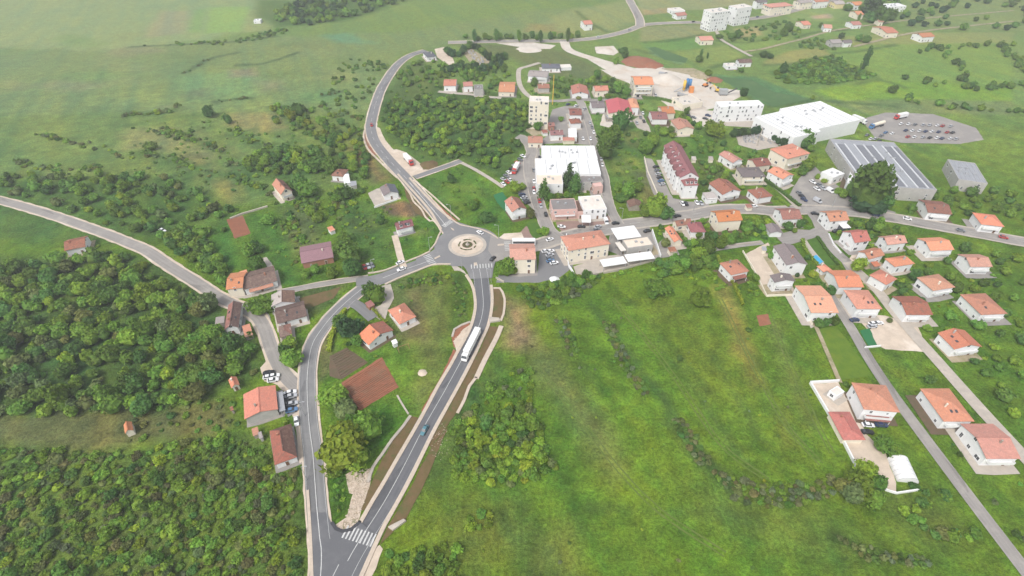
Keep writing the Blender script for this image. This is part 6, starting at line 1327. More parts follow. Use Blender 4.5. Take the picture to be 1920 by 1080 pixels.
TINT = {'mid': (.150, .262, .038), 'dark': (.098, .185, .038), 'deep': (.056, .110, .038), 'bright': (.20, .315, .036), 'yellow': (.225, .31, .036), 'olive': (.145, .185, .060), 'grey': (.150, .185, .085), 'brown': (.140, .155, .066)}
def jit(c):
    k = rnd.uniform(.74, 1.34); w = rnd.uniform(-.16, .20); return (c[0] * k * (1 + w), c[1] * k, c[2] * k * (1 - w), 1)
TREES = []
def tree(loc, r, kind, tint, label, cat='tree', group=None, name=None, lab_unique=True, px=None):
    names = {'round': 'broadleaf_tree', 'shrub': 'shrub', 'cone': 'conifer_tree', 'slim': 'poplar_tree'}
    e = empty(name or names[kind], (loc[0], loc[1], 0), rnd.uniform(0, 6.28)); s = r
    cr = bpy.data.objects.new('crown', rnd.choice(CR[kind])); cr.scale = (s * rnd.uniform(.9, 1.1), s * rnd.uniform(.9, 1.1), s * rnd.uniform(.75, 1.3)); cr.color = jit(TINT[tint]); link(cr, e)
    tk = bpy.data.objects.new('trunk' if kind != 'shrub' else 'stem', rnd.choice(TR[kind])); tk.scale = (s, s, s); link(tk, e)
    if lab_unique: thing(e, label, cat, px or to_px(loc[0], loc[1]), group)
    else: tag(e, label, cat, group)
    TREES.append((loc[0], loc[1], r)); return e
def T(px, py, rp, tint, place, kind='round'):
    r = rp * slant(px, py) / FPX; z = {'round': .85, 'shrub': .35, 'cone': 1.2, 'slim': 1.7}[kind] * r
    p = W(px, py, z); adj = {'mid': 'green', 'dark': 'dark green', 'deep': 'very dark green', 'bright': 'bright green', 'yellow': 'yellow green', 'olive': 'olive green', 'grey': 'grey green', 'brown': 'bare brownish'}[tint]
    nm = {'round': 'leafy tree', 'shrub': 'shrub', 'cone': 'conifer', 'slim': 'tall slim tree'}[kind]
    tree((p.x, p.y), r, kind, tint, f'{adj} {nm} {place}', 'shrub' if kind == 'shrub' else 'tree', px=(px, py))
SOLO = [('between the branch road and green plot', [(640, 835, 44, 'yellow'), (625, 738, 26, 'bright'), (645, 765, 24, 'olive'), (690, 800, 30, 'mid'), (668, 852, 26, 'mid'), (655, 800, 26, 'mid'), (630, 880, 14, 'mid')]),
        ('inside the bend of the branch road', [(655, 610, 24, 'deep'), (640, 602, 18, 'dark'), (668, 636, 13, 'mid'), (692, 549, 15, 'dark'), (707, 552, 20, 'mid')]),
        ('among the old brown roofed houses', [(486, 571, 19, 'mid'), (545, 670, 20, 'mid'), (540, 642, 16, 'mid'), (533, 655, 14, 'dark'), (470, 628, 7, 'dark'), (390, 566, 18, 'olive')]),
        ('around the plum roofed barn', [(655, 470, 26, 'dark'), (660, 500, 20, 'dark'), (645, 445, 16, 'mid'), (590, 505, 10, 'mid'), (572, 512, 10, 'mid'), (620, 512, 12, 'mid')]),
        ('behind the bright orange house', [(477, 492, 17, 'mid'), (465, 466, 15, 'mid'), (482, 462, 13, 'dark'), (500, 409, 13, 'mid')]),
        ('in the gardens left of the north road', [(575, 350, 20, 'mid'), (560, 345, 16, 'dark'), (598, 300, 20, 'dark'), (620, 312, 16, 'dark'), (595, 405, 13, 'mid'), (548, 345, 12, 'dark'), (636, 350, 8, 'bright'), (648, 362, 13, 'dark'), (677, 355, 8, 'dark'), (713, 412, 10, 'dark'), (580, 395, 11, 'mid'), (620, 390, 9, 'mid'), (630, 370, 10, 'mid')]),
        ('standing alone on the left plain', [(389, 209, 10, 'dark'), (427, 224, 8, 'dark'), (281, 272, 9, 'dark'), (605, 193, 6, 'dark'), (600, 225, 9, 'mid'), (626, 255, 12, 'dark'), (560, 205, 12, 'dark'), (545, 215, 10, 'yellow')]),
        ('before the tall cream house', [(950, 500, 20, 'bright'), (962, 504, 12, 'bright'), (940, 508, 10, 'mid')]),
        ('in the triangle north of the roundabout', [(847, 335, 9, 'dark'), (912, 404, 15, 'dark'), (885, 384, 12, 'mid'), (893, 378, 8, 'mid'), (858, 355, 5, 'mid'), (966, 352, 13, 'bright'), (977, 348, 9, 'mid')]),
        ('beside the side street above the roundabout', [(996, 402, 9, 'olive'), (1022, 433, 11, 'bright'), (1012, 432, 7, 'bright')]),
        ('in front of the white roofed hall', [(1032, 368, 9, 'mid'), (1048, 365, 9, 'mid'), (1063, 364, 9, 'mid'), (1008, 268, 6, 'dark')]),
        ('along the meadow edge below the canopies', [(1100, 512, 12, 'dark'), (1072, 518, 9, 'mid'), (1058, 525, 8, 'dark'), (1088, 528, 9, 'mid')]),
        ('standing free in the big meadow', [(1235, 534, 22, 'mid'), (1313, 559, 20, 'mid'), (1225, 548, 13, 'mid'), (1404, 617, 6, 'dark'), (1275, 672, 6, 'dark')]),
        ('east of the white roofed hall', [(1165, 228, 18, 'dark'), (1140, 258, 20, 'mid'), (1134, 282, 17, 'dark'), (1150, 245, 14, 'mid'), (1178, 358, 16, 'mid'), (1165, 368, 13, 'dark'), (1196, 350, 11, 'mid'), (1230, 388, 22, 'mid'), (1248, 396, 17, 'dark'), (1212, 395, 14, 'mid'), (1160, 350, 11, 'mid'), (1175, 342, 9, 'olive')]),
        ('around the cream gabled house', [(1212, 272, 17, 'bright'), (1225, 262, 14, 'mid'), (1272, 268, 13, 'mid'), (1245, 245, 10, 'mid'), (1258, 242, 7, 'dark'), (1340, 238, 17, 'bright'), (1310, 235, 8, 'bright'), (1288, 208, 6, 'dark'), (1270, 192, 5, 'deep')]),
        ('beside the big warehouse', [(1514, 257, 16, 'dark'), (1510, 268, 10, 'dark'), (1521, 277, 7, 'mid')]),
        ('in the clump hiding the factory', [(1632, 352, 34, 'dark'), (1612, 350, 22, 'dark'), (1655, 366, 24, 'dark'), (1622, 376, 20, 'deep'), (1645, 380, 20, 'deep'), (1583, 362, 9, 'mid'), (1572, 358, 7, 'mid')]),
        ('by the wide salmon roof', [(1518, 306, 13, 'bright'), (1506, 320, 9, 'mid'), (1546, 337, 6, 'yellow'), (1533, 331, 5, 'yellow')]),
        ('in the gardens south of the street', [(1420, 415, 13, 'mid'), (1402, 424, 12, 'mid'), (1430, 425, 8, 'mid'), (1310, 470, 14, 'mid'), (1330, 462, 15, 'dark'), (1352, 455, 13, 'mid'), (1290, 478, 12, 'mid'), (1370, 450, 11, 'mid'), (1300, 455, 9, 'bright'), (1340, 440, 9, 'dark'), (1325, 488, 10, 'mid'), (1248, 455, 10, 'olive'), (1310, 440, 7, 'mid'), (1360, 435, 7, 'mid'), (1380, 437, 6, 'mid')]),
        ('along the top edge of the meadow', [(1285, 492, 13, 'mid'), (1270, 502, 14, 'mid'), (1255, 498, 12, 'dark'), (1240, 512, 10, 'mid'), (1300, 488, 10, 'mid')]),
        ('around the grey roofed houses', [(1445, 466, 10, 'mid'), (1447, 478, 8, 'mid'), (1480, 424, 9, 'dark'), (1500, 420, 8, 'dark'), (1490, 432, 5, 'mid'), (1525, 513, 8, 'yellow'), (1532, 540, 13, 'mid'), (1515, 545, 10, 'dark'), (1412, 535, 9, 'mid'), (1418, 520, 8, 'mid'), (1495, 515, 5, 'deep')]),
        ('between the orange roofed houses', [(1610, 496, 12, 'bright'), (1565, 602, 9, 'dark'), (1550, 604, 8, 'dark'), (1538, 606, 9, 'dark'), (1560, 545, 9, 'dark'), (1660, 432, 9, 'mid'), (1648, 425, 10, 'mid'), (1632, 422, 9, 'dark'), (1668, 600, 5, 'olive')]),
        ('around the walled yard tip', [(1615, 908, 24, 'mid'), (1625, 880, 19, 'bright'), (1600, 925, 19, 'olive'), (1640, 930, 18, 'mid'), (1582, 910, 15, 'olive'), (1660, 832, 16, 'mid'), (1675, 842, 13, 'mid'), (1648, 905, 14, 'mid')]),
        ('in the upper town', [(1003, 222, 13, 'mid'), (1008, 236, 9, 'mid'), (992, 232, 9, 'dark'), (1052, 222, 6, 'mid'), (1001, 154, 8, 'dark'), (1085, 182, 5, 'olive'), (1140, 178, 7, 'mid'), (1125, 185, 5, 'mid'), (1160, 165, 10, 'mid'), (1175, 170, 9, 'mid'), (1150, 155, 9, 'dark'), (1170, 180, 7, 'mid'), (1110, 150, 8, 'mid'), (1135, 145, 9, 'mid'), (1120, 140, 8, 'mid')]),
        ('at the edge of the far fields', [(1170, 92, 9, 'dark'), (1172, 102, 7, 'dark'), (1155, 115, 6, 'mid'), (1312, 108, 8, 'dark'), (1328, 135, 7, 'mid'), (1350, 66, 6, 'dark'), (1372, 66, 7, 'dark'), (1385, 64, 7, 'dark'), (1470, 60, 7, 'mid'), (1480, 50, 8, 'dark'), (1432, 100, 7, 'dark'), (1445, 103, 6, 'dark'), (1540, 48, 4, 'dark'), (1578, 66, 5, 'deep'), (1612, 70, 6, 'mid'), (1625, 72, 7, 'mid'), (1395, 172, 8, 'dark'), (1525, 182, 4, 'mid'), (1638, 10, 15, 'deep'), (1622, 15, 9, 'dark'), (1655, 30, 12, 'dark'), (1640, 30, 10, 'dark'), (1670, 25, 10, 'dark'), (1592, 10, 8, 'dark'), (1506, 40, 5, 'dark'), (1390, 130, 5, 'mid'), (1470, 130, 8, 'dark'), (1520, 140, 6, 'dark'), (1675, 165, 8, 'dark')])]
for place, L in SOLO:
    for x, y, r, tn in L: T(x, y, r, tn, place)
for x, y, r, tn in ((1067, 334, 15, 'deep'), (1079, 348, 13, 'dark'), (1020, 358, 13, 'dark'), (980, 348, 6, 'dark')): T(x, y, r, tn, 'in front of the white roofed hall', 'cone')
for x, y, r in ((1622, 118, 7), (1315, 100, 4), (1327, 104, 3), (1610, 35, 3)): T(x, y, r, 'dark', 'on the far fields', 'slim')
for i in range(14): T(1376 + i * 8.6, 243 + abs(i - 6) * 1.1 + (i > 7) * (i - 7) * 5.2, 7.5, 'deep', 'in the dark row above the graveyard')
for i in range(16): x = 835 + i * 7.5 + rnd.uniform(-3, 3); T(x, 92 + 8 * math.sin(i * .7) + (i > 9) * (i - 9) * 3.4, 7, 'deep' if i % 3 else 'dark', 'around the small graveyard at the top')
for i in range(14): x = 842 + i * 8 + rnd.uniform(-3, 3); T(x, 124 + rnd.uniform(-5, 6), 7.5, 'dark' if i % 2 else 'deep', 'below the small graveyard at the top')
for i in range(20): x = 875 + i * 11 + rnd.uniform(-4, 4); T(x, 68 - max(0, i - 12) * .4 + rnd.uniform(-3, 2), 6, 'dark' if i % 3 else 'mid', 'along the far road', 'slim' if i % 4 == 1 else 'round')

# random growth: woods and thickets
MX0, MY0, MW, MH = -760, 30, 1520, 1090
MASK = np.zeros((MH, MW), bool)
def _cells(x0, x1, y0, y1):
    i0, i1 = max(0, int(x0 - MX0)), min(MW, int(x1 - MX0) + 2); j0, j1 = max(0, int(y0 - MY0)), min(MH, int(y1 - MY0) + 2)
    if i1 <= i0 or j1 <= j0: return None
    X, Y = np.meshgrid(np.arange(i0, i1) + MX0 + .5, np.arange(j0, j1) + MY0 + .5); return slice(j0, j1), slice(i0, i1), X, Y
for L, c in BLOCK:
    c = c + 1.2
    for (x, y) in L:
        q = _cells(x - c, x + c, y - c, y + c)
        if q: MASK[q[0], q[1]] |= np.hypot(q[2] - x, q[3] - y) < c
for Q in FOOT + YARDS:
    q = _cells(min(p[0] for p in Q) - 2, max(p[0] for p in Q) + 2, min(p[1] for p in Q) - 2, max(p[1] for p in Q) + 2)
    if q: MASK[q[0], q[1]] |= poly_sd(q[2], q[3], [tuple(p) for p in Q]) > -1.0
def blocked(x, y, r):
    for k in range(9):
        a = k * math.pi / 4; d = 0 if k == 8 else r * .75; i, j = int(x + d * math.cos(a) - MX0), int(y + d * math.sin(a) - MY0)
        if 0 <= i < MW and 0 <= j < MH and MASK[j, i]: return True
    return False
def inpoly(x, y, Q): return poly_sd(np.array([x]), np.array([y]), Q)[0] > 0
WOOD = []                                          # (x, y, r, kind, tint, area label, group)
ADJ = {'mid': 'green', 'dark': 'dark green', 'deep': 'very dark green', 'bright': 'bright green', 'yellow': 'yellow green', 'olive': 'olive green', 'grey': 'grey green', 'brown': 'bare brownish'}
def row(P, n, w, rr, kind, tints, lab, grp):
    L = spline([W(*p) for p in P], 2.0)
    for _ in range(n):
        p = rnd.choice(L); x, y, r = p.x + rnd.gauss(0, w), p.y + rnd.gauss(0, w), rnd.uniform(*rr)
        if not blocked(x, y, r): WOOD.append((x, y, r, kind, rnd.choice(tints), lab, grp))
def fill(P, n, rr, kind, tints, lab, grp, sep=.75, keep=1.0, tries=12):
    Q = [tuple(W(*p).to_2d()) for p in P]; xs = [q[0] for q in Q]; ys = [q[1] for q in Q]; got = []
    for _ in range(n * tries):
        if len(got) >= n: break
        x, y = rnd.uniform(min(xs), max(xs)), rnd.uniform(min(ys), max(ys)); r = rnd.uniform(*rr)
        if not inpoly(x, y, Q): continue
        if any((x - a) ** 2 + (y - b2) ** 2 < ((r + c) * sep) ** 2 for a, b2, c in got): continue
        if blocked(x, y, r): continue
        got.append((x, y, r)); WOOD.append((x, y, r, kind, rnd.choice(tints), lab, grp))
GRN = ('mid', 'mid', 'dark', 'mid', 'bright', 'dark', 'olive')
fill([(-60, 500), (240, 486), (330, 506), (410, 566), (488, 640), (490, 700), (440, 732), (320, 768), (240, 772), (-60, 790)], 280, (2.0, 4.8), 'round', GRN, 'tree in the dense wood at the left below the old road', 'trees of the left wood', .5)
fill([(-60, 500), (240, 486), (330, 506), (410, 566), (488, 640), (490, 700), (440, 732), (320, 768), (240, 772), (-60, 790)], 120, (.9, 2.0), 'shrub', ('mid', 'bright', 'olive'), 'shrub under the trees of the left wood', 'shrubs of the left wood', .7)
fill([(-60, 845), (240, 850), (430, 815), (500, 840), (555, 885), (578, 960), (582, 1090), (-60, 1120)], 720, (.7, 2.3), 'shrub', ('mid', 'mid', 'dark', 'bright', 'olive', 'mid', 'mid', 'bright', 'dark', 'olive', 'brown'), 'shrub in the thicket at the lower left', 'shrubs of the lower left thicket', .58)
fill([(-60, 845), (240, 850), (430, 815), (555, 885), (578, 960), (582, 1090), (-60, 1120)], 26, (1.7, 2.9), 'round', GRN, 'tree standing in the thicket at the lower left', 'trees of the lower left thicket', 1.0)
fill([(-60, 330), (240, 330), (330, 335), (440, 400), (425, 442), (310, 432), (240, 438), (-60, 372)], 120, (1.6, 3.6), 'round', GRN, 'tree in the bushy wood above the old road at the left', 'trees above the old road', .55)
fill([(300, 445), (380, 440), (420, 505), (430, 550), (400, 548), (330, 496)], 46, (2.4, 4.2), 'round', ('mid', 'dark', 'dark', 'mid'), 'tree in the grove between the old road and the green strip', 'trees beside the old road', .55)
fill([(450, 300), (560, 275), (690, 300), (700, 345), (640, 325), (560, 330), (470, 325)], 70, (2.0, 3.8), 'round', ('mid', 'dark', 'dark', 'mid', 'bright'), 'tree in the wood behind the steep orange roofed house', 'trees of the upper left wood', .55)
fill([(500, 200), (600, 205), (690, 250), (680, 300), (600, 265), (520, 235)], 60, (1.6, 3.2), 'round', ('mid', 'dark', 'bright', 'yellow'), 'tree in the loose wood left of the north road', 'small trees left of the north road', .7)
fill([(240, 225), (520, 225), (690, 300), (560, 320), (440, 390), (320, 330), (240, 330)], 110, (.5, 1.5), 'shrub', ('mid', 'dark', 'olive', 'mid'), 'shrub dotted over the rough grass at the left', 'shrubs on the left rough grass', 1.0)
fill([(640, 110), (735, 118), (700, 200), (690, 228), (640, 220), (620, 170)], 60, (1.4, 2.8), 'shrub', ('mid', 'dark'), 'shrub left of the upper north road', 'shrubs beside the upper north road', .8)
fill([(715, 195), (790, 185), (985, 195), (985, 250), (940, 325), (870, 300), (800, 300), (745, 262), (712, 225)], 230, (1.8, 3.4), 'round', ('mid', 'mid', 'dark', 'bright', 'dark'), 'tree in the dense scrub between north road and town', 'trees of the middle scrub', .58)
fill([(735, 130), (830, 112), (985, 140), (975, 185), (860, 150), (760, 165)], 80, (1.6, 3.2), 'round', ('mid', 'dark', 'mid'), 'tree below the small graveyard near the top', 'trees below the graveyard', .7)
fill([(490, 40), (560, 8), (640, -8), (800, -12), (720, 14), (660, 34), (580, 50)], 120, (3, 5), 'round', ('dark', 'mid', 'deep', 'mid'), 'tree of the far wood at the top', 'trees of the far wood', .6)
fill([(505, 60), (540, 52), (530, 66), (470, 78), (420, 84), (330, 86), (330, 82), (440, 76)], 34, (1.8, 3.2), 'shrub', ('dark', 'mid'), 'shrub in the far hedge on the plain', 'shrubs of the far hedge', .8)
fill([(870, 780), (900, 740), (960, 690), (1000, 700), (1005, 790)], 40, (1.0, 2.4), 'shrub', ('mid', 'mid', 'dark', 'bright', 'olive', 'grey'), 'shrub in the loose upper part of the meadow thicket', 'shrubs of the upper meadow thicket', .9)
fill([(848, 800), (880, 775), (1000, 770), (1025, 830), (1045, 880), (960, 912), (850, 895)], 150, (1.3, 2.7), 'shrub', ('mid', 'mid', 'dark', 'bright', 'olive', 'mid', 'yellow'), 'shrub in the thicket right of the new road', 'shrubs of the meadow thicket', .6)
fill([(870, 800), (960, 760), (1000, 790), (1020, 860), (900, 880)], 16, (2.0, 3.2), 'round', ('mid', 'dark', 'bright'), 'tree in the thicket right of the new road', 'trees of the meadow thicket', 1.0)
fill([(715, 1040), (860, 1020), (865, 1095), (700, 1110)], 60, (1.2, 2.3), 'shrub', ('mid', 'dark', 'bright'), 'shrub at the bottom edge right of the fork', 'shrubs at the bottom edge', .65)
fill([(870, 960), (920, 965), (915, 1000), (875, 1000)], 7, (1.2, 1.8), 'shrub', ('yellow', 'bright', 'mid'), 'shrub in the meadow right of the culvert slab', 'shrubs near the culvert', .8)
fill([(965, 545), (1075, 525), (1120, 530), (1050, 575), (1000, 580)], 55, (1.2, 2.4), 'shrub', ('mid', 'mid', 'grey', 'dark'), 'shrub at the top left corner of the meadow', 'shrubs at the meadow corner', .65)
fill([(1130, 605), (1150, 605), (1185, 690), (1222, 742), (1205, 745), (1160, 680)], 46, (.8, 1.6), 'shrub', ('grey', 'dark', 'olive', 'brown'), 'shrub in the middle hedge line of the meadow', 'shrubs of the middle meadow hedge', .6)
fill([(1040, 595), (1060, 595), (1088, 668), (1068, 672)], 24, (.9, 1.7), 'shrub', ('mid', 'grey', 'dark', 'brown'), 'shrub in the upper hedge line of the meadow', 'shrubs of the upper meadow hedge', .6)
fill([(1258, 785), (1285, 790), (1335, 870), (1310, 875)], 34, (.8, 1.5), 'shrub', ('grey', 'brown', 'olive', 'dark'), 'shrub in the lower hedge line of the meadow', 'shrubs of the lower meadow hedge', .6)
fill([(1330, 880), (1400, 900), (1520, 905), (1580, 890), (1560, 930), (1460, 955), (1380, 940)], 70, (.8, 1.7), 'shrub', ('grey', 'brown', 'olive', 'mid'), 'shrub in the hedge running to the walled yard', 'shrubs near the walled yard', .65)
fill([(1560, 1000), (1640, 1030), (1740, 1045), (1740, 1060), (1620, 1050)], 26, (.7, 1.4), 'shrub', ('grey', 'olive', 'dark'), 'shrub in the hedge line at the lower right', 'shrubs at the lower right', .7)
fill([(1000, 560), (1400, 560), (1560, 860), (1680, 1000), (1680, 1080), (760, 1080), (900, 900)], 60, (.35, .8), 'shrub', ('dark', 'mid', 'grey', 'yellow'), 'tuft bush scattered over the big meadow', 'tufts of the big meadow', 2)
fill([(1440, 138), (1520, 110), (1560, 108), (1648, 146), (1560, 158), (1480, 158)], 120, (2.0, 3.6), 'shrub', ('mid', 'dark', 'mid'), 'shrub in the far green thicket above the warehouse', 'shrubs of the far thicket', .6)
fill([(1330, 60), (1500, 35), (1500, 70), (1400, 80), (1350, 78)], 50, (1.8, 3.4), 'shrub', ('mid', 'dark'), 'shrub below the tower blocks in the far fields', 'shrubs below the towers', .9)
fill([(1505, 70), (1600, 80), (1560, 95), (1500, 90)], 26, (1.8, 3.0), 'shrub', ('mid', 'dark'), 'shrub on the far field hedge at right', 'shrubs of the right far hedge', .8)
fill([(1640, -5), (1980, -10), (1980, 60), (1680, 56)], 70, (3, 5), 'round', ('dark', 'mid', 'deep'), 'tree of the far right wood at the top', 'trees of the far right wood', .8)
for P in ([(1690, 100), (1800, 90), (1960, 84)], [(1700, 150), (1820, 165), (1960, 160)], [(1760, 90), (1800, 130), (1830, 180)], [(1700, 190), (1800, 205), (1960, 215)], [(1880, 90), (1940, 150)]): row(P, 22, 2.5, (1.6, 3.6), 'round', ('mid', 'dark'), 'tree in the hedgerows of the fields at the right', 'trees of the right fields')
fill([(1690, 350), (1960, 370), (1960, 420), (1700, 395)], 30, (2, 3.6), 'round', ('mid', 'dark'), 'garden tree north of the street at the far right', 'garden trees at the right edge', 1.1)
fill([(1690, 450), (1960, 490), (1960, 800), (1750, 780), (1700, 620)], 70, (1.6, 3.2), 'round', ('mid', 'dark', 'bright'), 'garden tree among the houses at the far right', 'garden trees of the right quarter', 1.3)
for P in ([(1700, 960), (1780, 1000), (1920, 1010)], [(1820, 920), (1880, 980), (1900, 1080)], [(1700, 930), (1760, 925), (1830, 930)]): row(P, 26, 1.6, (.8, 2.2), 'shrub', GRN, 'shrub in the hedges at the lower right corner', 'shrubs of the lower right corner')
for P in ([(436, 242), (490, 275), (532, 292)], [(344, 250), (415, 288), (440, 310)], [(240, 217), (300, 212), (336, 200)], [(511, 200), (550, 225), (586, 250), (640, 275)], [(250, 285), (330, 300), (400, 335)], [(430, 330), (470, 345), (520, 370)], [(600, 200), (640, 215), (690, 225)], [(300, 245), (360, 265)], [(550, 380), (600, 390), (660, 385)], [(540, 410), (560, 450), (575, 490)], [(60, 250), (150, 270), (240, 300)], [(20, 300), (120, 320), (200, 315)]):
    row(P, 30, 2.2, (.9, 2.6), 'shrub', ('mid', 'bright', 'dark', 'mid', 'olive'), 'shrub in the hedgerows of the left rough grass', 'shrubs of the left hedgerows')
for P in ([(240, 88), (330, 84), (420, 80), (520, 68)], [(345, 138), (372, 122), (400, 108)], [(600, 180), (650, 168)], [(398, 192), (475, 184)]): row(P, 9, 1.5, (.7, 1.6), 'shrub', ('dark', 'olive'), 'shrub on the ditches of the left plain', 'shrubs of the plain')
fill([(640, 390), (740, 430), (750, 490), (690, 500), (640, 520), (560, 520), (590, 480)], 26, (.5, 1.4), 'shrub', ('mid', 'bright', 'dark', 'mid'), 'shrub left of the roundabout', 'shrubs left of the roundabout', .9)
fill([(530, 370), (690, 350), (740, 400), (700, 440), (640, 400), (560, 400)], 36, (.7, 1.9), 'shrub', ('mid', 'bright', 'dark', 'mid'), 'shrub in the gardens left of the north road', 'shrubs of the left gardens', .8)
fill([(720, 170), (830, 150), (980, 190), (950, 340), (860, 305), (790, 320), (730, 265)], 150, (1.0, 2.2), 'shrub', ('mid', 'bright', 'mid', 'dark'), 'shrub in the middle scrub', 'shrubs of the middle scrub', .7)
fill([(620, 880), (655, 885), (640, 980), (622, 975)], 14, (.6, 1.2), 'shrub', ('mid', 'bright', 'dark'), 'shrub at the tip of the fork', 'shrubs of the fork', .8)
fill([(735, 520), (830, 512), (842, 520), (840, 530), (745, 545)], 26, (.8, 1.7), 'shrub', ('mid', 'bright', 'dark'), 'shrub on the bank below the west road', 'shrubs below the west road', .7)
fill([(850, 520), (878, 530), (884, 580), (852, 605)], 22, (.6, 1.3), 'shrub', ('mid', 'dark', 'olive'), 'shrub left of the new road bend', 'shrubs at the new road bend', .8)
fill([(460, 400), (640, 390), (740, 440), (740, 490), (600, 480), (540, 500)], 36, (.6, 1.5), 'shrub', ('mid', 'dark', 'bright', 'olive'), 'shrub in the rough gardens left of the roundabout', 'shrubs of the rough gardens', 1.1)
fill([(240, 775), (430, 745), (440, 800), (240, 838)], 26, (.8, 1.8), 'shrub', ('mid', 'dark', 'olive'), 'shrub in the clearing at the left', 'shrubs of the left clearing', 1.2)
fill([(790, 345), (860, 312), (950, 380), (950, 435), (860, 410)], 26, (.6, 1.4), 'shrub', ('mid', 'dark'), 'shrub in the green triangle', 'shrubs of the green triangle', 1.4)
fill([(1235, 430), (1450, 425), (1455, 455), (1330, 480), (1240, 485)], 50, (1.0, 2.0), 'shrub', ('mid', 'dark', 'bright'), 'shrub in the gardens south of the street', 'shrubs of the street gardens', .8)
fill([(1290, 470), (1470, 540), (1500, 562), (1420, 560), (1240, 520)], 36, (.9, 1.8), 'shrub', ('mid', 'bright'), 'shrub along the upper edge of the big meadow', 'shrubs along the meadow edge', .9)
fill([(1130, 240), (1240, 270), (1290, 260), (1350, 290), (1230, 300), (1220, 390), (1150, 390)], 46, (1.2, 2.4), 'shrub', ('mid', 'dark', 'bright'), 'shrub in the green wedge beside the apartment block', 'shrubs of the green wedge', .9)
fill([(1300, 300), (1360, 320), (1400, 340), (1330, 365), (1320, 340)], 26, (1.0, 2.0), 'shrub', ('mid', 'dark', 'olive'), 'shrub in the gardens east of the apartment block', 'shrubs east of the apartment block', .8)
fill([(940, 190), (1060, 140), (1190, 165), (1180, 200), (1000, 200)], 50, (1.2, 2.6), 'shrub', ('mid', 'dark'), 'shrub in the gardens of the upper town', 'shrubs of the upper town', 1.0)
fill([(1550, 400), (1690, 430), (1690, 640), (1600, 560), (1540, 480)], 90, (.8, 2.3), 'shrub', ('mid', 'dark', 'bright', 'dark'), 'garden shrub among the orange roofed houses', 'garden shrubs on the right', .7)
fill([(1232, 492), (1340, 472), (1348, 500), (1240, 526)], 26, (1.8, 3.3), 'round', ('mid', 'dark', 'dark'), 'tree in the belt at the top of the big meadow', 'trees of the meadow belt', .75)
fill([(1000, 545), (1090, 520), (1120, 524), (1060, 552), (1005, 566)], 16, (1.4, 2.4), 'round', ('mid', 'dark'), 'tree at the meadow corner below the dark car park', 'trees at the meadow corner', .8)
row([(1095, 524), (1150, 514), (1235, 500), (1290, 492)], 40, 1.4, (.9, 1.9), 'shrub', ('mid', 'dark', 'bright'), 'shrub under the pale wall of the canopies', 'shrubs under the canopy wall')
fill([(1300, 255), (1400, 280), (1470, 300), (1500, 330), (1430, 350), (1320, 370)], 36, (1.3, 2.8), 'round', ('mid', 'dark', 'bright'), 'garden tree east of the apartment block', 'garden trees east of the apartment block', 1.0)
fill([(1040, 150), (1200, 165), (1210, 200), (1060, 200)], 24, (1.4, 2.8), 'round', ('mid', 'dark'), 'garden tree in the upper town', 'garden trees of the upper town', 1.0)
fill([(1200, 215), (1300, 215), (1300, 260), (1210, 260)], 18, (1.4, 2.8), 'round', ('mid', 'dark', 'bright'), 'garden tree above the apartment block', 'garden trees above the apartment block', 1.0)
fill([(1230, 425), (1480, 405), (1470, 440), (1240, 480)], 40, (1.4, 2.8), 'round', ('mid', 'dark', 'bright'), 'garden tree south of the street', 'garden trees south of the street', .9)
fill([(1500, 400), (1690, 430), (1690, 600), (1600, 560), (1520, 540), (1500, 450)], 40, (1.2, 2.6), 'round', ('mid', 'dark', 'bright'), 'garden tree among the orange roofed houses', 'garden trees on the right', .9)
for (c, R, hl, hd, lab) in PLOTS:
    for _ in range(5):
        a = rnd.uniform(0, 6.28); r = rnd.uniform(.6, 1.6); x = c.x + math.cos(a) * (hl + rnd.uniform(2, 7)); y = c.y + math.sin(a) * (hd + rnd.uniform(2, 7))
        if not blocked(x, y, r * .7): WOOD.append((x, y, r, 'shrub', rnd.choice(('mid', 'dark', 'bright')), 'garden shrub beside a town house', 'garden shrubs of the town'))
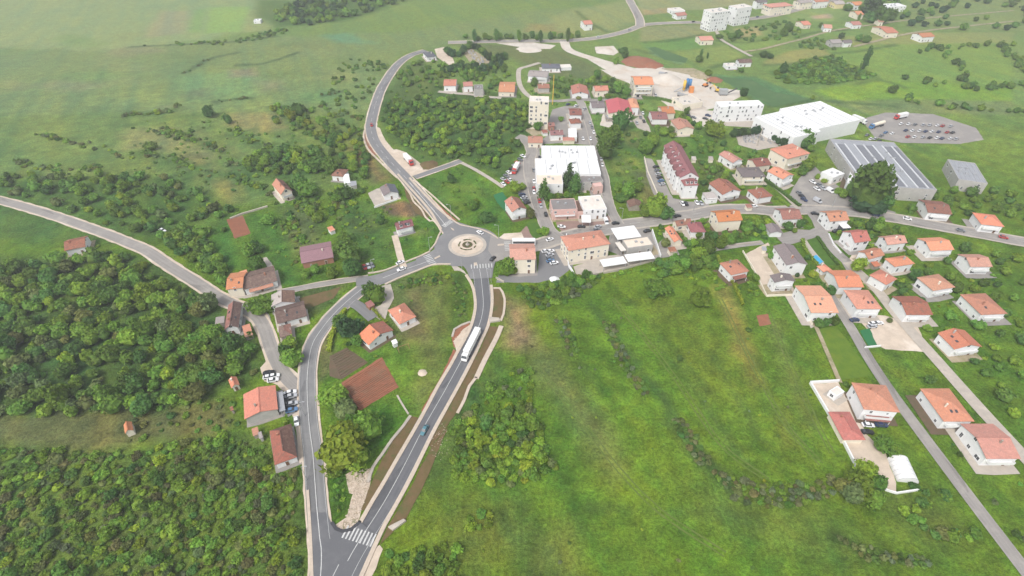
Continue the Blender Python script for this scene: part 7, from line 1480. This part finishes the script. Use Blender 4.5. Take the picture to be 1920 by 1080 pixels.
# the largest in the picture become things of their own, the rest one mass
def seen(w): return w[2] / max(60, math.hypot(w[0], w[1], CAM_H))
def vis(w):
    x, y = to_px(w[0], w[1], w[2] * .5); return -40 < x < 1960 and -30 < y < 1120
WOOD = [w for w in WOOD if vis(w)]
rounds = sorted([w for w in WOOD if w[3] == 'round'], key=seen, reverse=True); shrubs = sorted([w for w in WOOD if w[3] == 'shrub'], key=seen, reverse=True)
n_solo = sum(1 for o, _ in LABELLED if o.name.startswith('broadleaf_tree'))
NR = max(40, 298 - n_solo)
MED = {'round': seen(rounds[NR // 2]), 'shrub': seen(shrubs[149])}
for w in rounds[:NR] + shrubs[:298]: tree(w[:2], w[2], w[3], w[4], ('big ' if seen(w) > MED[w[3]] else 'lesser ') + ADJ[w[4]] + ' ' + w[5], 'tree' if w[3] == 'round' else 'shrub', w[6], None, False)
def mass(name, items, n, kind, label):
    if not items: return
    V, Cc = [], []; base = [crown(700 + i, n, kind, .19 if kind == 'round' else .2) for i in range(6)]; cores = [core(700 + i, kind) for i in range(6)]
    CV, CF, CC = [], [], []; off = 0
    for w in items:
        i = rnd.randrange(6); a = rnd.uniform(0, 6.28); c, s = math.cos(a), math.sin(a); Rm = np.array([[c, -s, 0], [s, c, 0], [0, 0, 1]]) * w[2]
        col = np.array(jit(TINT[w[4]])); p = np.array([w[0], w[1], 0])
        V.append((base[i].reshape(-1, 3) @ Rm.T + p)); Cc.append(np.tile(col, (n * 4, 1)))
        CV.append(np.array(cores[i][0]) @ Rm.T + p); CF.append(np.array(cores[i][1]) + off); CC.append(np.tile(col, (len(cores[i][0]), 1))); off += len(cores[i][0])
    V = np.concatenate(V); nq = len(V) // 4; allv = np.concatenate([V] + CV); q = np.concatenate([np.arange(nq * 4).reshape(-1, 4)] + [f + nq * 4 for f in CF]).astype(np.int32)
    me = bpy.data.meshes.new(name); me.vertices.add(len(allv)); me.vertices.foreach_set('co', allv.ravel()); me.loops.add(q.size); me.loops.foreach_set('vertex_index', q.ravel())
    me.polygons.add(len(q)); me.polygons.foreach_set('loop_start', np.arange(0, q.size, 4, dtype=np.int32))
    ca = me.color_attributes.new('tint', 'FLOAT_COLOR', 'POINT'); ca.data.foreach_set('color', np.concatenate(Cc + CC).ravel().astype(np.float32)); me.update(); me.validate(); me.materials.append(M['leaf_mass'])
    tag(link(bpy.data.objects.new(name, me)), label, name.replace('_', ' '), kind='stuff')
mass('woodland', rounds[NR:], 260, 'round', 'dense green mass of the smaller and farther trees')
mass('undergrowth', shrubs[298:], 130, 'shrub', 'dense green mass of the smaller and farther shrubs')

# clipped hedges
def hedge(P, w, h, tint, label):
    L = spline([W(*p) for p in P], 1.0); n = int(len(L) * 30); g = np.random.default_rng(len(P) * 17 + int(P[0][0])); idx = g.integers(0, len(L), n)
    pts = np.array([tuple(L[i]) for i in idx]); N = normals2(L); nv = np.array([tuple(N[i]) for i in idx]); side = g.uniform(-1, 1, n); c = pts + nv * (side * w / 2)[:, None] + g.normal(0, .25, (n, 3))
    top = g.random(n) < .55; c[:, 2] = np.where(top, h, g.uniform(.1, h, n)) + g.normal(0, .1, n)
    d = np.where(top[:, None], np.array([0, 0, 1.0]), nv * np.sign(side)[:, None]) + g.normal(0, .5, (n, 3)); d /= np.linalg.norm(d, axis=1)[:, None]
    t1 = np.cross(d, g.normal(size=(n, 3))); t1 /= np.linalg.norm(t1, axis=1)[:, None]; t2 = np.cross(d, t1); s = g.uniform(.2, .42, (n, 1))
    Q = np.stack([c - t1 * s, c - t2 * s, c + t1 * s, c + t2 * s], 1).reshape(-1, 3)
    o = mesh('foliage', Q.tolist(), [(4 * i, 4 * i + 1, 4 * i + 2, 4 * i + 3) for i in range(n)], 'leaf'); o.color = jit(TINT[tint]); e = empty('hedge', (0, 0, 0)); o.parent = e
    i = ribbon('core', L, w * .8, h * .9, 'leaf', e, 0, 0, h * .9); i.color = o.color; thing(e, label, 'hedge', P[0])
hedge([(648, 583), (632, 605), (621, 640), (618, 660)], 1.6, 1.6, 'yellow', 'bright green clipped hedge inside the bend of the branch road')
hedge([(700, 582), (715, 598), (722, 606)], 1.0, 1.0, 'yellow', 'low bright hedge beside the dark grey drive')
hedge([(1432, 338), (1465, 362), (1498, 388)], 1.4, 1.6, 'dark', 'dark hedge along the pale path north of the street')
hedge([(1455, 372), (1478, 388)], 1.2, 1.4, 'mid', 'short hedge below the pale path')
hedge([(1503, 452), (1508, 468), (1520, 486), (1532, 500)], 1.3, 1.6, 'mid', 'green hedge beside the blue pool')
hedge([(1372, 530), (1385, 555), (1392, 572)], .9, 1.1, 'yellow', 'thin bright hedge at the top of the meadow')
hedge([(1345, 482), (1352, 500), (1356, 512)], .9, 1.1, 'yellow', 'thin bright hedge left of the salmon hip roof at the meadow')
hedge([(1532, 447), (1552, 476), (1570, 498)], .8, 1.2, 'dark', 'dark hedge along the garden strip beside the side street')
hedge([(1205, 185), (1240, 188), (1262, 194)], 1.6, 2.0, 'dark', 'dark hedge below the three storey apartment house')
# planting on the roundabout: shrubs in arcs
for r0, arcs in ((4.3, ((.2, .9, 5), (1.2, 2.2, 6), (2.6, 3.6, 6), (3.9, 5.4, 9), (5.7, 6.1, 3))), (1.8, ((0, 6.2, 16),))):
    for a0, a1, n in arcs:
        for i in range(n):
            a = a0 + (a1 - a0) * i / n; o = bpy.data.objects.new('planting', CR['shrub'][i % 7]); k = rnd.uniform(.35, .5); o.scale = (k, k, k * 1.1); o.location = (r0 * math.cos(a), r0 * math.sin(a), .45); o.rotation_euler.z = a * 3; o.color = jit(TINT['brown' if i % 3 else 'dark']); link(o, ri)

# loose stones on the rubble slopes
def stones(P, n, rr, mat, label):
    Q = [tuple(W(*p).to_2d()) for p in P]; xs = [q[0] for q in Q]; ys = [q[1] for q in Q]; mb = MB(); k = 0
    for _ in range(n * 20):
        x, y = rnd.uniform(min(xs), max(xs)), rnd.uniform(min(ys), max(ys))
        if not inpoly(x, y, Q): continue
        r = rnd.uniform(*rr); a = rnd.uniform(0, 6.28); c, s = math.cos(a), math.sin(a); z = .15
        b8 = [(x + (u * c - v * s) * r * rnd.uniform(.7, 1.2), y + (u * s + v * c) * r * rnd.uniform(.7, 1.2), z + (0 if w < .5 else r * rnd.uniform(.5, 1.0))) for w in (0, 1) for u, v in ((-1, -.7), (1, -.7), (1, .7), (-1, .7))]
        mb.hexa(b8); k += 1
        if k >= n: break
    tag(mb.build('loose_stones', mat), label, 'stones', kind='stuff')
stones([(650, 888), (690, 878), (695, 900), (680, 950), (665, 985), (635, 994), (650, 965), (662, 930)], 420, (.07, .28), 'gravel', 'loose pale stones on the slope at the fork')
stones([(808, 800), (838, 790), (842, 850), (822, 872), (808, 850)], 80, (.05, .15), 'gravel', 'loose pale stones right of the new road')
stones([(848, 640), (868, 618), (880, 610), (864, 652), (852, 662)], 90, (.06, .22), 'gravel', 'loose pale stones beside the road bend')
HAZE = 0.00033
# ------------------------------------------------------------------ air
c0, c1 = (-7500, -3000, -1.5), (7500, 9500, CAM_H + 6)
mb = MB(); mb.box(c0[0], c1[0], c0[1], c1[1], c0[2], c1[2])
hm = bpy.data.materials.new('haze_air'); hm.use_nodes = True; ht = hm.node_tree; ht.nodes.clear()
ho = ht.nodes.new('ShaderNodeOutputMaterial'); hv = ht.nodes.new('ShaderNodeVolumePrincipled')
hv.inputs['Color'].default_value = (.96, .97, 1.0, 1); hv.inputs['Density'].default_value = HAZE; hv.inputs['Anisotropy'].default_value = .2
ht.links.new(hv.outputs[0], ho.inputs['Volume'])
hz = mb.build('haze', hm); tag(hz, 'thin pale haze in the air over the valley', kind='stuff')

# ------------------------------------------------------------------ tell look-alikes apart
ORD = ['first', 'second', 'third', 'fourth', 'fifth', 'sixth', 'seventh', 'eighth', 'ninth', 'tenth', 'eleventh', 'twelfth', 'thirteenth', 'fourteenth', 'fifteenth', 'sixteenth', 'seventeenth', 'eighteenth', 'nineteenth', 'twentieth', 'twenty-first', 'twenty-second']
by = {}
for o, px in LABELLED: by.setdefault(o['label'], []).append((px[0], px[1], o))
for lab, L in by.items():
    if len(L) < 2: continue
    L.sort(key=lambda q: (q[0], q[1]))
    for i, q in enumerate(L):
        w = 'leftmost' if i == 0 else 'rightmost' if i == len(L) - 1 else ORD[i] + ' from the left'
        q[2]['label'] = lab + (', ' + w if len(L) > 1 else '')
